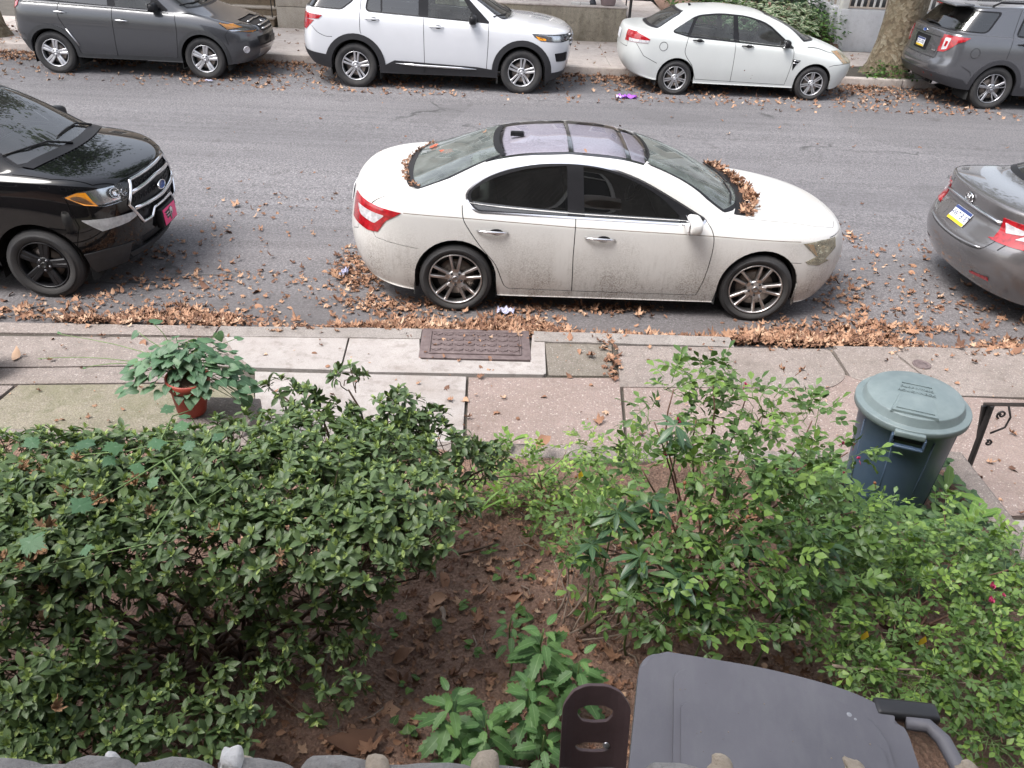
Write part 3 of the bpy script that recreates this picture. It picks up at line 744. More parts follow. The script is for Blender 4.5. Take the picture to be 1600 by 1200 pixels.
foot, top = at(1520, 728, y=4.12) - Vector((3.13, 4.1, 0)), at(1549, 634, y=4.10) - Vector((3.13, 4.1, 0))
end = at(1680, 634, y=2.9) - Vector((3.13, 4.1, 0))
bar([foot - Vector((.02, 0, .10)), top], .028, .028, 'post', IRON_B, rail); bar([top + Vector((-.03, .01, .004)), end], .034, .016, 'top_rail', IRON_B, rail)
bar([at(1531, 682, y=4.13) - Vector((3.13, 4.1, 0)), at(1539, 634, y=4.12) - Vector((3.13, 4.1, 0))], .02, .04, 'lamb_tongue', IRON_B, rail)
def scroll(cu, cv, r, turns, sgn, a0, name):
    """a flat spiral bar; the centre is on the rail's own upright plane"""
    c = at(cu, cv, y=4.1) - Vector((3.13, 4.1, 0)); mb = MB(); n = int(turns * 18); pts = []
    for i in range(n + 1):
        a = a0 + sgn * 2 * pi * turns * i / n; rr = r * (.22 + .78 * i / n); pts.append(c + Vector((rr * cos(a), 0, rr * sin(a))))
    mb.tube(pts, .0065, 6); mb.build(name, IRON_B, rail); return pts[-1]
e1 = scroll(1565, 648, .030, 1.35, 1, 2.2, 'scroll'); e2 = scroll(1544, 692, .024, 1.2, 1, 1.0, 'scroll')
mb = MB(); mb.tube([Vector(at(1576, 634, y=4.1) - Vector((3.13, 4.1, 0))), Vector(at(1579, 652, y=4.1) - Vector((3.13, 4.1, 0))), Vector(at(1570, 668, y=4.1) - Vector((3.13, 4.1, 0))), Vector(at(1547, 677, y=4.1) - Vector((3.13, 4.1, 0)))], .0065, 6); mb.build('brace', IRON_B, rail)

# ---------------------------------------------------------------- across the street
FZ = .20
C_FAR = concrete('far_pavement', (.50, .44, .405), (.60, .54, .50), .35, 120, (.30, .22, .18), .5)
fb = sheet('far_pavement', [[(-40, 17.42, FZ - .02), (40, 17.42, FZ - .02)], [(-40, 24, FZ - .02), (40, 24, FZ - .02)]], C_JOINT)
fx = [-16, -13.6, -11.2, -8.8, -6.4, -4.0, -1.6, .35, 2.3, 4.5, 6.9, 10.2, 12.6, 15, 17.5]
for i, (a, b) in enumerate(zip(fx[:-1], fx[1:])):
    for y0, y1 in ((17.62, 18.9), (18.9, 20.7)):
        if y0 < 18 and 7.4 < (a + b) / 2 < 9.5: continue
        slab([(a, y0), (b, y0), (b, y1), (a, y1)], C_FAR, FZ, parent=fb, world=True, gap=.003)
fk = tag(empty('far_kerb', (0, 17.4, 0)), kind='structure')
for a in np.arange(-18, 18, 2.4):
    mb = MB(); mb.box((a + 1.2, .1, .10), (2.388, .19, .235), bev=.02); mb.build('kerb_stone', C_FAR if random.random() < .7 else C_KERB, fk)
# weathered terrace wall with flagged top, and the paler panelled wall beside the steps
C_STAIN = concrete('streaked_concrete', (.33, .29, .22), (.44, .39, .31), .5, 60, (.12, .10, .07), .65, streaks=.38)
C_PANEL = concrete('panel_concrete', (.42, .375, .315), (.50, .455, .395), .4, 60, (.30, .25, .19), .45, streaks=.15)
tw = empty('terrace_wall', (.6, 20.62, 0), 0, 'stained concrete terrace wall with dark drip streaks, behind the white SUV', 'wall')
mb = MB(); mb.box((0, 1.6, .53), (4.66, 3.2, .84), bev=.02); mb.build('wall_body', C_STAIN, tw)
mb = MB(); mb.box((0, 1.6, .955), (4.70, 3.24, .035), bev=.012); mb.build('wall_top', C_FAR, tw)
pw = empty('stair_wall', (-4.3, 20.62, 0), 0, 'pale panelled concrete wall right of the stone steps', 'wall')
for k, (x0, x1) in enumerate(((-1.02, -.05), (-.04, 1.15), (1.16, 2.5))):
    for z0, z1 in ((.15, .66), (.67, 1.35)): mb = MB(); mb.box(((x0 + x1) / 2, .35, (z0 + z1) / 2), (x1 - x0, .6, z1 - z0), bev=.008); mb.build('panel', C_PANEL, pw)
C_STEP = concrete('brownstone_step', (.24, .185, .125), (.34, .265, .19), .5, 70, (.13, .10, .07), .6)
C_TREAD = concrete('worn_tread', (.38, .33, .275), (.47, .42, .36), .4, 80, (.28, .22, .17), .5)
st = empty('stone_steps', (-6.6, 20.75, 0), 0, 'brown stone steps with pale worn treads left of the panelled wall', 'steps')
for k in range(6):
    mb = MB(); mb.box((0, .16 + .30 * k, .19 + .09 + .18 * k), (2.36, .36, .165), bev=.01); mb.build('riser', C_STEP, st)
    mb = MB(); mb.box((0, .14 + .30 * k, .19 + .193 + .18 * k), (2.40, .40, .045), bev=.015); mb.build('tread', C_TREAD, st)
sr = empty('stair_railing', (-5.45, 20.7, 0), 0, 'thin dark metal railing beside the brown stone steps', 'railing')
for k in range(5): bar([(0, .05 + .32 * k, .2 + .18 * k), (0, .05 + .32 * k, 1.15 + .18 * k)], .022, .022, 'post', IRON_B, sr)
bar([(0, 0, 1.12), (0, 1.5, 2.0)], .03, .02, 'top_rail', IRON_B, sr); bar([(-1.9, -.05, .2), (-1.9, -.02, 1.1)], .04, .03, 'end_post', IRON_B, sr)
# flagged walk on two steps between the terrace wall and the planted bank
wk = empty('front_walk', (3.5, 20.62, 0), 0, 'grey flagged front walk with a raised edge, beside the black post', 'front walk')
mb = MB(); mb.box((0, 1.7, .44), (1.02, 3.2, .5), bev=.01); mb.build('step', C_STEP, wk)
for j in range(3): mb = MB(); mb.box((-.0, .62 + 1.05 * j, .72), (1.06, 1.03, .07), bev=.012); mb.build('flagstone', C_FAR, wk)
rp = empty('iron_railing', (3.0, 20.55, 0), 0, 'black iron railing post at the corner of the stained terrace wall', 'railing')
bar([(0, 0, .2), (0, 0, 1.4)], .06, .06, 'post', IRON_B, rp); bar([(-.04, .5, .9), (-.04, .5, 1.7)], .03, .03, 'post', IRON_B, rp); bar([(0, 0, 1.38), (0, 2.2, 1.9)], .04, .03, 'top_rail', IRON_B, rp)
# chairs, bricks, pot and doorstop figure on the terrace
CH = plain('chair_brown', (.075, .045, .04), .5)
for k, (x, y) in enumerate(((-.35, 21.5), (.62, 21.45))):
    ch = empty('patio_chair', (x, y, .972), 0, ('brown metal patio chair behind the bonnet of the white SUV', 'brown metal patio chair nearest the two white bricks')[k], 'chair', 'chairs on the terrace')
    for dx in (-.24, .24):
        for dy in (-.22, .22): bar([(dx, dy, 0), (dx, dy, .42)], .03, .03, 'leg', CH, ch)
    mb = MB(); mb.box((0, 0, .43), (.54, .5, .04), bev=.015); mb.build('seat', CH, ch)
    mb = MB(); mb.box((0, .25, .72), (.54, .04, .5), (-.12, 0, 0), bev=.015); mb.build('backrest', CH, ch)
    bar([(-.24, -.22, .06), (.24, -.22, .06)], .02, .02, 'stretcher', CH, ch)
WB = plain('white_block', (.62, .60, .57), .8, bump=.2)
for k, x in enumerate((1.72, 1.95)):
    mb = MB(); mb.box((x, 20.72, 1.0), (.21, .09, .058), (0, 0, .05 * k), bev=.006); tag(mb.build('block', WB), ('pale brick lying on the terrace edge, nearer the patio chairs', 'pale brick lying on the terrace edge, nearer the terracotta pot')[k], 'brick', 'bricks on the terrace edge')
mb = MB(); mb.lathe([(.001, 0), (.15, 0), (.17, .03), (.20, .22), (.215, .24), (.215, .28), (.19, .28), (.18, .22), (.0, .20)], 28); tag(mb.build('flower_pot', plain('pot_mauve', (.25, .19, .19), .8, bump=.2), None, (2.5, 20.85, .972)), 'mauve grey round pot at the corner of the stained terrace wall', 'pot')
mb = MB(); mb.lathe([(.001, 0), (.10, 0), (.08, .05), (.04, .12), (.03, .5), (.0, .52)], 16); tag(mb.build('umbrella_base', plain('dark_stand', (.03, .033, .04), .5), None, (2.14, 20.9, .972)), 'dark flared stand beside the mauve pot on the terrace', 'stand')
# white rendered wall with white balusters
WH = concrete('white_render', (.56, .56, .58), (.66, .66, .68), .15, 60, (.45, .44, .44), .35, streaks=.08)
ww = empty('white_wall', (11.6, 20.9, 0), 0, 'white rendered garden wall behind the big tree, with a hairline crack', 'wall')
mb = MB(); mb.box((0, .125, .60), (7.0, .25, 1.02), bev=.012); mb.build('wall_body', WH, ww); mb = MB(); mb.box((-3.44, 1.3, .62), (.25, 2.1, 1.0), bev=.012); mb.build('return_wall', WH, ww)
bl = empty('balustrade', (11.6, 21.0, 1.12), 0, 'white picket balustrade on top of the white wall', 'balustrade')
WP = plain('white_paint', (.72, .70, .66), .5); TAN = plain('tan_paint', (.48, .40, .33), .6)
for k in range(46): mb = MB(); mb.box((-3.3 + .15 * k, 0, .36), (.045, .045, .70), bev=.008); mb.build('baluster', WP if k % 3 else TAN, bl)
for k in range(12): mb = MB(); mb.box((-3.42, .15 + .15 * k, .36), (.045, .045, .70), bev=.008); mb.build('baluster', WP if k % 3 else TAN, bl)
mb = MB(); mb.box((-3.42, 0, .42), (.17, .17, .9), bev=.012); mb.build('newel_post', WP, bl); mb = MB(); mb.box((0, 0, .73), (6.9, .09, .06), bev=.01); mb.build('top_rail', WP, bl); mb = MB(); mb.box((0, .02, .025), (6.9, .09, .04), bev=.01); mb.build('bottom_rail', TAN, bl)
# planted bank behind the small white sedan
mb = MB(); V = []; F = []
for i in range(13):
    for j in range(7):
        x, y = 4.0 + 4.2 * i / 12, 20.6 + 3.0 * j / 6; V.append((x, y, .17 + .5 * min(1, j / 2) + .2 * j / 6 * (1 + .3 * sin(i))))
for i in range(12):
    for j in range(6): F.append((i * 7 + j, i * 7 + 7 + j, i * 7 + 8 + j, i * 7 + 1 + j))
mb.add(V, F, 0, True); tag(mb.build('planted_bank', SOIL), kind='structure')

# houses: the row across the street and the house the picture is taken from; windows and panes stand in their reflections
def brick_mat(name, ca, cb, mortar, sc=1.0, bw=.5, rh=.25):
    t = NT(name); b = t.node('TexBrick', _Scale=5.0 * sc); b.inputs['Color1'].default_value = (*ca, 1); b.inputs['Color2'].default_value = (*cb, 1); b.inputs['Mortar'].default_value = (*mortar, 1)
    b.inputs['Mortar Size'].default_value = .02; mp = t.node('Mapping'); mp.inputs['Rotation'].default_value = (pi / 2, 0, 0); t.link(t.coord(), mp.inputs[0]); t.link(mp.outputs[0], b.inputs[0])
    return t.pbr(t.mix(t.noise(3, 5), b.outputs[0], tuple(x * .6 for x in ca)), .9, 0, t.bump(b.outputs['Fac'], .4, -.01))
STONE_D = brick_mat('dark_grey_stone', (.17, .155, .14), (.24, .22, .20), (.30, .28, .26), .5)
BRICK = brick_mat('tan_brick', (.40, .33, .27), (.46, .39, .32), (.48, .45, .41)); STONE_F = brick_mat('grey_stone', (.38, .36, .33), (.46, .43, .40), (.52, .50, .47), .5)
HG = glass('house_glass', (.05, .055, .06), 1.6)
def house(x0, x1, y, face, mat, label, z0, storeys, bays):
    h = empty('row_house', ((x0 + x1) / 2, y, z0), 0 if face < 0 else pi, label, 'house', 'row houses'); w = x1 - x0; H_ = storeys * 3.1 + .9
    wxs = [(-w / 2) + w * (i + .5) / bays for i in range(bays)]; zz = [1.0 + 3.1 * k for k in range(storeys)]
    cols = [-w / 2] + [q for x in wxs for q in (x - .5, x + .5)] + [w / 2]; rows_ = [0] + [q for z in zz for q in (z, z + 1.7)] + [H_]
    V = []; F = []; idx = {}
    def vt(i, j):
        if (i, j) not in idx: idx[(i, j)] = len(V); V.append((cols[i], 0, rows_[j]))
        return idx[(i, j)]
    for i in range(len(cols) - 1):
        for j in range(len(rows_) - 1):
            if i % 2 == 1 and j % 2 == 1: continue
            F.append((vt(i, j), vt(i + 1, j), vt(i + 1, j + 1), vt(i, j + 1)))
    mb = MB(); mb.add(V, F); mb.add([(-w / 2, 0, 0), (-w / 2, 6, 0), (-w / 2, 6, H_), (-w / 2, 0, H_), (w / 2, 0, 0), (w / 2, 6, 0), (w / 2, 6, H_), (w / 2, 0, H_)], [(0, 3, 2, 1), (4, 5, 6, 7), (3, 7, 6, 2), (1, 2, 6, 5)]); mb.build('wall', mat, h)
    mb = MB(); mb.box((0, -.12, H_ - .15), (w + .1, .5, .35), bev=.04); mb.build('cornice', TAN, h)
    for x in wxs:
        for z in zz:
            mb = MB()
            for dx in (-.46, .46): mb.box((x + dx, .06, z + .85), (.08, .10, 1.7))
            for dz in (.04, .85, 1.66): mb.box((x, .062, z + dz), (.84, .09, .08))
            wn_ = mb.build('window', WP, h); mb = MB(); mb.box((x, .11, z + .85), (.9, .012, 1.66)); mb.build('pane', HG, wn_); mb = MB(); mb.box((x, -.04, z - .06), (1.15, .2, .1), bev=.01); mb.build('sill', C_FAR, wn_)
            mb = MB(); mb.box((x, .4, z + .85), (1.0, .02, 1.7)); mb.build('blind', plain('blind', (.35, .34, .32), .8), wn_)
    return h
house(-12.4, -4.6, 29, -1, BRICK, 'tan brick row house above the brown stone steps', .9, 2, 3); house(-4.5, 3.0, 29, -1, STONE_F, 'grey stone row house above the terrace', .9, 2, 3)
house(3.1, 9.6, 29.6, -1, BRICK, 'tan brick row house above the planted bank', .9, 2, 3); house(9.7, 17.5, 29.3, -1, WH, 'white rendered row house behind the white wall', .9, 2, 3)
house(-9.5, -1.9, -.15, 1, STONE_D, 'grey stone row house, one door along from the viewpoint', .4, 2, 3); house(-1.8, 5.6, -.15, 1, STONE_D, 'grey stone row house behind the viewpoint', .4, 2, 3); house(5.7, 13, -.15, 1, BRICK, 'tan brick row house, one door along on the other side', .4, 2, 3)
NEAR = lambda c, n: c[:, 1] < 0
FAR = lambda c, n: c[:, 1] >= 0
def sideflt(zmin=0.0, ny=.30, ymin=.3): return lambda c, n: (np.abs(c[:, 1]) > ymin) & (np.abs(n[:, 1]) > ny) & (c[:, 2] > zmin)
def endflt(x, sg, nx=.2): return lambda c, n: (c[:, 0] * sg > x * sg) & (n[:, 0] * sg > nx)
def topflt(z, nz=.6): return lambda c, n: (c[:, 2] > z) & (n[:, 2] > nz)
def sides(sh, name, reg, mat, parent, **kw):
    out = []
    for f in (NEAR, FAR):
        o = sh.mesh(name, reg, mat, parent, flt=f, **kw); out.append(o)
    return out
def liner(sh, parent, z1, shrink=.93):
    """dark inner skin below the windows, so that gaps and glass never look through the body"""
    D = sh.D[:, :, :3]; m = (D[:, :, 2].max(1) < z1) & (sh.reg != 'drop'); P = D[m].reshape(-1, 3).copy()
    P[:, 1] *= shrink; P[:, 0] *= .985; P[:, 2] = P[:, 2] * .97 + .012
    pydata('inner_body', P, np.arange(len(P)).reshape(-1, 3), CM['under'], parent)

def build_white_sedan():
    car = empty('parked_car')
    tag(car, 'dirty white sedan with a glass roof and leaves piled below its windscreen', 'car', 'cars parked along the street')
    M = dict(CM); M['paint'] = paint('pearl_white_dirty_paint', (.60, .592, .575), 0, .30, dirt=1.0)
    M['rim'] = plain('alloy_grey', (.52, .50, .49), .30, .9, vary=.15, scale=12); M['cap'] = plain('alloy_cap', (.30, .29, .29), .3, .9)
    rows = [
        (-2.26, 2.12, .80, [(-2.3, .27), (-1.7, .19), (1.7, .19), (2.2, .22)], .5, .6, .0),
        (-2.36, 2.25, .885, [(-2.36, .30), (-1.75, .205), (-1, .17), (1, .175), (1.75, .18), (2.2, .24)], .62, .75, .5),
        (-2.42, 2.33, .918, [(-2.4, .42), (-1.7, .35), (0, .33), (1.7, .33), (2.3, .38)], .70, .85, .0),
        (-2.45, 2.37, .932, [(-2.4, .60), (0, .54), (2.3, .55)], .72, .95, .0),
        (-2.43, 2.36, .930, [(-2.4, .77), (0, .72), (2.3, .68)], .72, 1.02, .0),
        (-2.395, 2.31, .918, [(-2.4, .95), (-1.87, .94), (-.31, .87), (.9, .835), (1.72, .80), (2.3, .775)], .66, .95, .8),
        (-2.36, 2.21, .868, [(-2.33, 1.03), (-1.7, 1.03), (-1.2, 1.0), (-.3, .955), (.9, .915), (1.7, .885), (2.2, .85)], .60, .90, .12),
        (-2.24, 1.75, .838, [(-2.2, 1.075), (-1.6, 1.085), (-1.2, 1.02), (-.3, .972), (.9, .937), (1.4, .962), (1.75, .945)], .56, .80, .0),
        (-1.93, 1.24, .815, [(-1.95, 1.085), (-1.65, 1.10), (-1.2, 1.035), (-.3, .985), (.8, .955), (1.0, .985), (1.24, 1.02)], .40, .42, .35),
        (-1.62, .86, .725, [(-1.62, 1.20), (-1.3, 1.20), (-.3, 1.20), (.3, 1.18), (.86, 1.205)], .36, .36, .0),
        (-1.26, .44, .645, [(-1.26, 1.335), (-.9, 1.345), (-.4, 1.375), (.1, 1.345), (.44, 1.345)], .34, .34, .0),
        (-.98, .20, .555, [(-.98, 1.40), (-.4, 1.435), (.2, 1.405)], .30, .30, .0),
        (-.80, .05, .34, [(-.8, 1.436), (-.4, 1.462), (.05, 1.446)], .2, .2, .0),
    ]
    sh = loft(rows, (-.74, -.02, [(-.74, 1.446), (-.4, 1.470), (-.02, 1.455)]), (-2.0, 1.9, [(-2, .22), (2, .22)]), 3)
    body_side = lambda c, n: (np.abs(c[:, 1]) > .45)
    for x in (-1.40, 1.40): sh.cut('drop', [tomb(x, .345, .375, -.1)], 's', body_side)
    # glasshouse
    side_win = rounded([(-1.33, 1.09), (-1.22, .985), (.60, .935), (.83, .945), (.48, 1.125), (.20, 1.255), (-.10, 1.335), (-.40, 1.360), (-.75, 1.340), (-1.12, 1.245)], [.10, .05, 0, .03, .2, .2, .2, .2, .2, .25])
    f = sideflt(.9, .25)
    sh.cut('chrome', [grow(side_win, .021)], 's', f); sh.cut('win_seal', [grow(side_win, .006)], 's', f, ('chrome',))
    sh.cut('pillar', [grow(side_win, -.012)], 's', f, ('win_seal',))
    rw = rounded([(-1.30, 1.105), (-1.215, .990), (-.405, .962), (-.43, 1.345), (-.75, 1.322), (-1.10, 1.225)], [.08, .04, .01, .01, .2, .2])
    fw = rounded([(-.255, .958), (.60, .930), (.615, .965), (.43, 1.125), (.18, 1.245), (-.10, 1.325), (-.285, 1.345)], [.01, .02, .03, .2, .2, .2, .01])
    sh.cut('rear_glass_side', [rw], 's', f, ('pillar', 'win_seal')); sh.cut('front_glass_side', [fw], 's', f, ('pillar', 'win_seal'))
    wsf = endflt(.15, 1, .25); ws = [(-.735, 1.015), (.735, 1.015), (.70, 1.10), (.54, 1.345), (.515, 1.37), (-.515, 1.37), (-.54, 1.345), (-.70, 1.10)]
    sh.cut('win_seal', [grow(ws, .012)], 'f', wsf); sh.cut('windscreen', [grow(ws, -.008)], 'f', wsf, ('win_seal',))
    rgf = endflt(-.8, -1, .2); rg = [(-.70, 1.105), (.70, 1.105), (.66, 1.19), (.55, 1.34), (.50, 1.385), (-.50, 1.385), (-.55, 1.34), (-.66, 1.19)]
    sh.cut('win_seal', [grow(rg, .012)], 'f', rgf); sh.cut('rear_screen', [grow(rg, -.008)], 'f', rgf, ('win_seal',))
    tf = lambda c, n: (c[:, 2] > 1.30) & (n[:, 2] > .5)
    roof = [(-1.15, -.585), (.26, -.585), (.38, -.3), (.45, 0), (.38, .3), (.26, .585), (-1.15, .585)]
    sh.cut('roof_frame', [roof], 't', tf)
    for a, b in ((-.985, -.405), (-.370, .120), (.155, .29)):
        sh.cut('roof_glass', [rounded([(a, -.535), (b - .01, -.535), (b + (.0 if b < .2 else .045), 0), (b - .01, .535), (a, .535), (a + (0 if a > -.9 else -.03), 0)], .012)], 't', tf, ('roof_frame',))
    # lamps
    sf = lambda c, n: np.abs(c[:, 1]) > .35
    sh.cut('tail_lamp', [[(-2.60, 1.00), (-2.30, 1.00), (-1.88, .945), (-2.02, .86), (-2.30, .80), (-2.60, .80)], [(-2.02, .86), (-2.10, .745), (-2.20, .735), (-2.60, .80), (-2.3, .9)]], 's', lambda c, n: (np.abs(c[:, 1]) > .50) & (c[:, 0] < -1.5))
    sh.cut('reverse_lamp', [rounded([(-2.30, .93), (-2.03, .905), (-2.13, .815), (-2.27, .845)], .02)], 's', sf, ('tail_lamp',))
    hlp = [[(1.745, .785), (1.93, .800), (2.10, .79), (2.12, .70), (1.98, .60), (1.90, .655)], [(1.90, .655), (2.0, .62), (2.06, .60), (1.95, .570), (1.83, .590), (1.80, .615)]]
    hf = lambda c, n: (np.abs(c[:, 1]) > .35) & (c[:, 0] > 1.5)
    sh.cut('head_lamp', hlp, 's', hf)
    # shut lines (x, z) on the flanks
    W = .0085
    rd = curve([(-1.345, 1.02), (-1.335, .93), (-1.30, .85), (-1.17, .66), (-1.04, .50), (-.975, .34), (-.945, .275), (-.905, .250)], 4)
    fdr = curve([(.84, .955), (.895, .88), (.920, .78), (.915, .62), (.895, .45), (.862, .30), (.845, .245)], 4)
    bl = [(-.335, .97), (-.335, .60), (-.318, .245)]
    sill = [(-.905, .250), (-.318, .245), (.845, .245)]
    for path in (rd, fdr, bl, sill): sh.cut('gap', stroke(path, W), 's', lambda c, n: (np.abs(c[:, 1]) > .5) & (np.abs(n[:, 1]) > .2))
    sh.cut('gap', stroke([(-2.15, .735), (-2.12, .69), (-1.98, .665), (-1.735, .625)], .006) + stroke([(1.765, .60), (1.60, .612)], .006), 's', sf)
    sh.cut('gap', stroke([(1.05, -.80), (1.45, -.775), (1.90, -.70), (2.10, -.60)], .007) + stroke([(1.05, .80), (1.45, .775), (1.90, .70), (2.10, .60)], .007) + stroke(curve([(2.10, -.60), (2.18, -.35), (2.205, 0), (2.18, .35), (2.10, .60)], 3), .008), 't', topflt(.7, .45))
    sh.cut('gap', stroke(curve([(-1.86, -.76), (-1.98, -.795), (-2.12, -.79), (-2.30, -.74)], 3), .007) + stroke(curve([(-1.86, .76), (-1.98, .795), (-2.12, .79), (-2.30, .74)], 3), .007), 't', topflt(.95, .35))
    sh.cut('gap', stroke([(-.68, .78), (-.66, .70), (-.45, .62), (.45, .62), (.66, .70), (.68, .78)], .007), 'f', endflt(-2.1, -1, .3))
    sh.cut('gap', stroke([(-.74, .80), (.74, .80)], .007), 'f', endflt(2.0, 1, .3))
    sh.cut('crease', stroke([(-1.86, .945), (-1.33, .922), (-.31, .872), (.30, .855), (.9, .838), (1.72, .802)], .007), 's', sf, ('body', 'rear_door'))
    rdp = [[(-1.34, 1.06), (-1.30, .85), (-1.17, .66), (-.335, .60), (-.335, 1.06)], [(-1.17, .66), (-1.04, .50), (-.97, .34), (-.905, .25), (-.318, .245), (-.335, .61)]]
    fdp = [[(-.335, 1.06), (-.335, .60), (-.318, .245), (.845, .245), (.90, .47), (.92, .70), (.915, .80), (.84, .955), (.7, 1.02)]]
    df = lambda c, n: (np.abs(c[:, 1]) > .55) & (c[:, 2] < 1.05)
    sh.cut('rear_door', rdp, 's', df); sh.cut('front_door', fdp, 's', df)
    sh.cut('hood', [[(1.02, -.79), (1.45, -.775), (1.90, -.70), (2.10, -.60), (2.18, -.35), (2.205, 0), (2.18, .35), (2.10, .60), (1.90, .70), (1.45, .775), (1.02, .79)]], 't', topflt(.7, .4))
    sh.cut('trunk', [[(-1.84, -.75), (-2.12, -.79), (-2.5, -.72), (-2.5, .72), (-2.12, .79), (-1.84, .75)]], 't', topflt(.95, .4))
    sh.cut('grille', [rounded([(-.42, .74), (.42, .74), (.36, .46), (-.36, .46)], .05)], 'f', endflt(2.0, 1, .3))
    sh.cut('intake', [rounded([(-.62, .40), (.62, .40), (.55, .27), (-.55, .27)], .05)], 'f', endflt(1.9, 1, .3))
    P = M['paint']
    body = sh.mesh('body', 'body', P, car, skirt=.02)
    sh.mesh('hood', 'hood', P, car, skirt=.02); sh.mesh('trunk_lid', 'trunk', P, car, skirt=.02)
    rdo = sides(sh, 'door', 'rear_door', P, car, skirt=.025); fdo = sides(sh, 'door', 'front_door', P, car, skirt=.025)
    sh.mesh('shut_line', 'gap', M['rubber'], car, off=-.010); sh.mesh('dirt_line', 'crease', plain('dirt_line', (.20, .17, .14), .9, vary=.3), car, off=-.002)
    sides(sh, 'window_trim', 'chrome', M['chrome'], car, off=.004, skirt=.01); sh.mesh('window_seal', ['win_seal', 'pillar'], M['trim'], car, off=.001)
    for nm, rg in (('door_window', 'rear_glass_side'), ('door_window', 'front_glass_side')): sides(sh, nm, rg, M['dark_glass'], car, off=-.004)
    dg = glass('dusty_car_glass', (.66, .76, .72), 1.8, 0, .34, (.50, .56, .54)); sh.mesh('windscreen', 'windscreen', dg, car, off=-.002); sh.mesh('rear_window', 'rear_screen', dg, car, off=-.002)
    sh.mesh('roof_panel', 'roof_frame', plain('roof_black', (.02, .02, .022), .12, Coat__Weight=1.0), car, off=-.004)
    sh.mesh('glass_roof', 'roof_glass', glass('roof_glass', (.88, .88, .92), 1.45), car, off=.002)
    sh.mesh('roof_lining', ['roof_glass', 'roof_frame'], plain('sunshade_cloth', (.36, .345, .385), .9, vary=.30, scale=60, bump=.3), car, off=-.03)
    for o in sides(sh, 'tail_light', 'tail_lamp', M['red'], car, off=.006, skirt=.012): pass
    sides(sh, 'reverse_light', 'reverse_lamp', M['white_lens'], car, off=.007, skirt=.005)
    sides(sh, 'headlight', 'head_lamp', M['old_lens'], car, off=.004, skirt=.01)
    sh.mesh('lamp_bowl', 'head_lamp', M['reflector'], car, off=-.05, skirt=-.045)
    for sg in (-1, 1):
        q = on_side(sh, [(1.79, .775), (1.86, .765), (1.93, .655), (1.905, .665)], sg, -.012)
        pydata('turn_signal', q, [(0, 3, 2, 1) if sg > 0 else (0, 1, 2, 3)], M['amber'], car)
    for sg in (-1, 1):
        for x, z, r in ((1.96, .715, .052), (2.03, .70, .04)):
            p, nn = sh.side(x, z, sg); q = nn.to_track_quat('Z', 'Y').to_matrix().to_4x4(); q.translation = p - nn * .022; mb = MB(); mb.lathe([(r, -.02), (r, .004), (r * .84, .006), (r * .7, -.012), (0, .0)], 20); o = mb.build('lamp_projector', M['chrome'], car); o.matrix_local = q
    sh.mesh('grille', 'grille', M['trim'], car, off=-.03); sh.mesh('air_intake', 'intake', M['trim'], car, off=-.03)
    for k in range(5):
        b = MB(); b.tube(on_end(sh, [(y * .38, .49 + .05 * k) for y in np.linspace(-1, 1, 9)], 1, -.008), .009, 6); b.build('grille_bar', M['satin'], car)
    liner(sh, car, .96)
    wheel_wells(sh, car, (-1.40, 1.40), .345, .374)
    for x in (-1.40, 1.40):
        for sg in (-1, 1): make_wheel(car, x, sg * .805, sg, .338, .235, .245, ('vee', 5, .026, .030, .052, .0 if x < 0 else .3), M, steer=0 if x < 0 else -.07)
    for i, sg in enumerate((-1, 1)):
        handle(sh, rdo[i], -1.21, -.93, .815, sg, M['chrome'], -.01); handle(sh, fdo[i], -.245, .03, .785, sg, M['chrome'], -.01)
        mirror_part(sh, fdo[i], .70, .935, sg, P, (.17, .25, .16))
    seats(car, [(.02, (-.36, .36)), (-.85, (0,))], .28, .5, M['seat_dark'], .58); dashboard(car, .72, .86, .68)
    ant = MB(); p = on_top(sh, [(-.86, 0)])[0]
    ant.prism([(-.07, -.018), (.05, -.022), (.06, 0), (.05, .022), (-.07, .018)], -.01, .035, bevel=.014); ant.build('antenna_fin', M['trim'], car, p + Vector((0, 0, -.002)))
    wp = MB()
    for y0 in (-.05, .55): wp.tube(on_end(sh, [(y0 - .02, 1.06), (y0 - .3, 1.045), (y0 - .55, 1.035)], 1, .012), .008, 6)
    wp.build('wiper', M['trim'], car)
    ck = MB(); V = on_top(sh, [(1.10 + .13 * (1 - (y / .75) ** 2), y) for y in np.linspace(-.74, .74, 13)], .006) + on_top(sh, [(1.22 + .14 * (1 - (y / .75) ** 2), y) for y in np.linspace(-.74, .74, 13)], .006)
    ck.add(V, [(i, i + 13, i + 14, i + 1) for i in range(12)], 0, True); ck.build('cowl_panel', M['trim'], car)
    p, n = sh.end(0, .86, -1); plate(car, p + n * .01, n, None, text='', strip=None)
    ex = MB()
    for sg in (-.55, .55): ex.lathe([(.032, 0), (.04, .0), (.04, .12)], 16, (0, sg, .28), axis='y')
    car['shell'] = 0; del car['shell']
    return car, sh
CAR1, SH1 = build_white_sedan()
CAR1.location = (1.045, 7.66, 0)
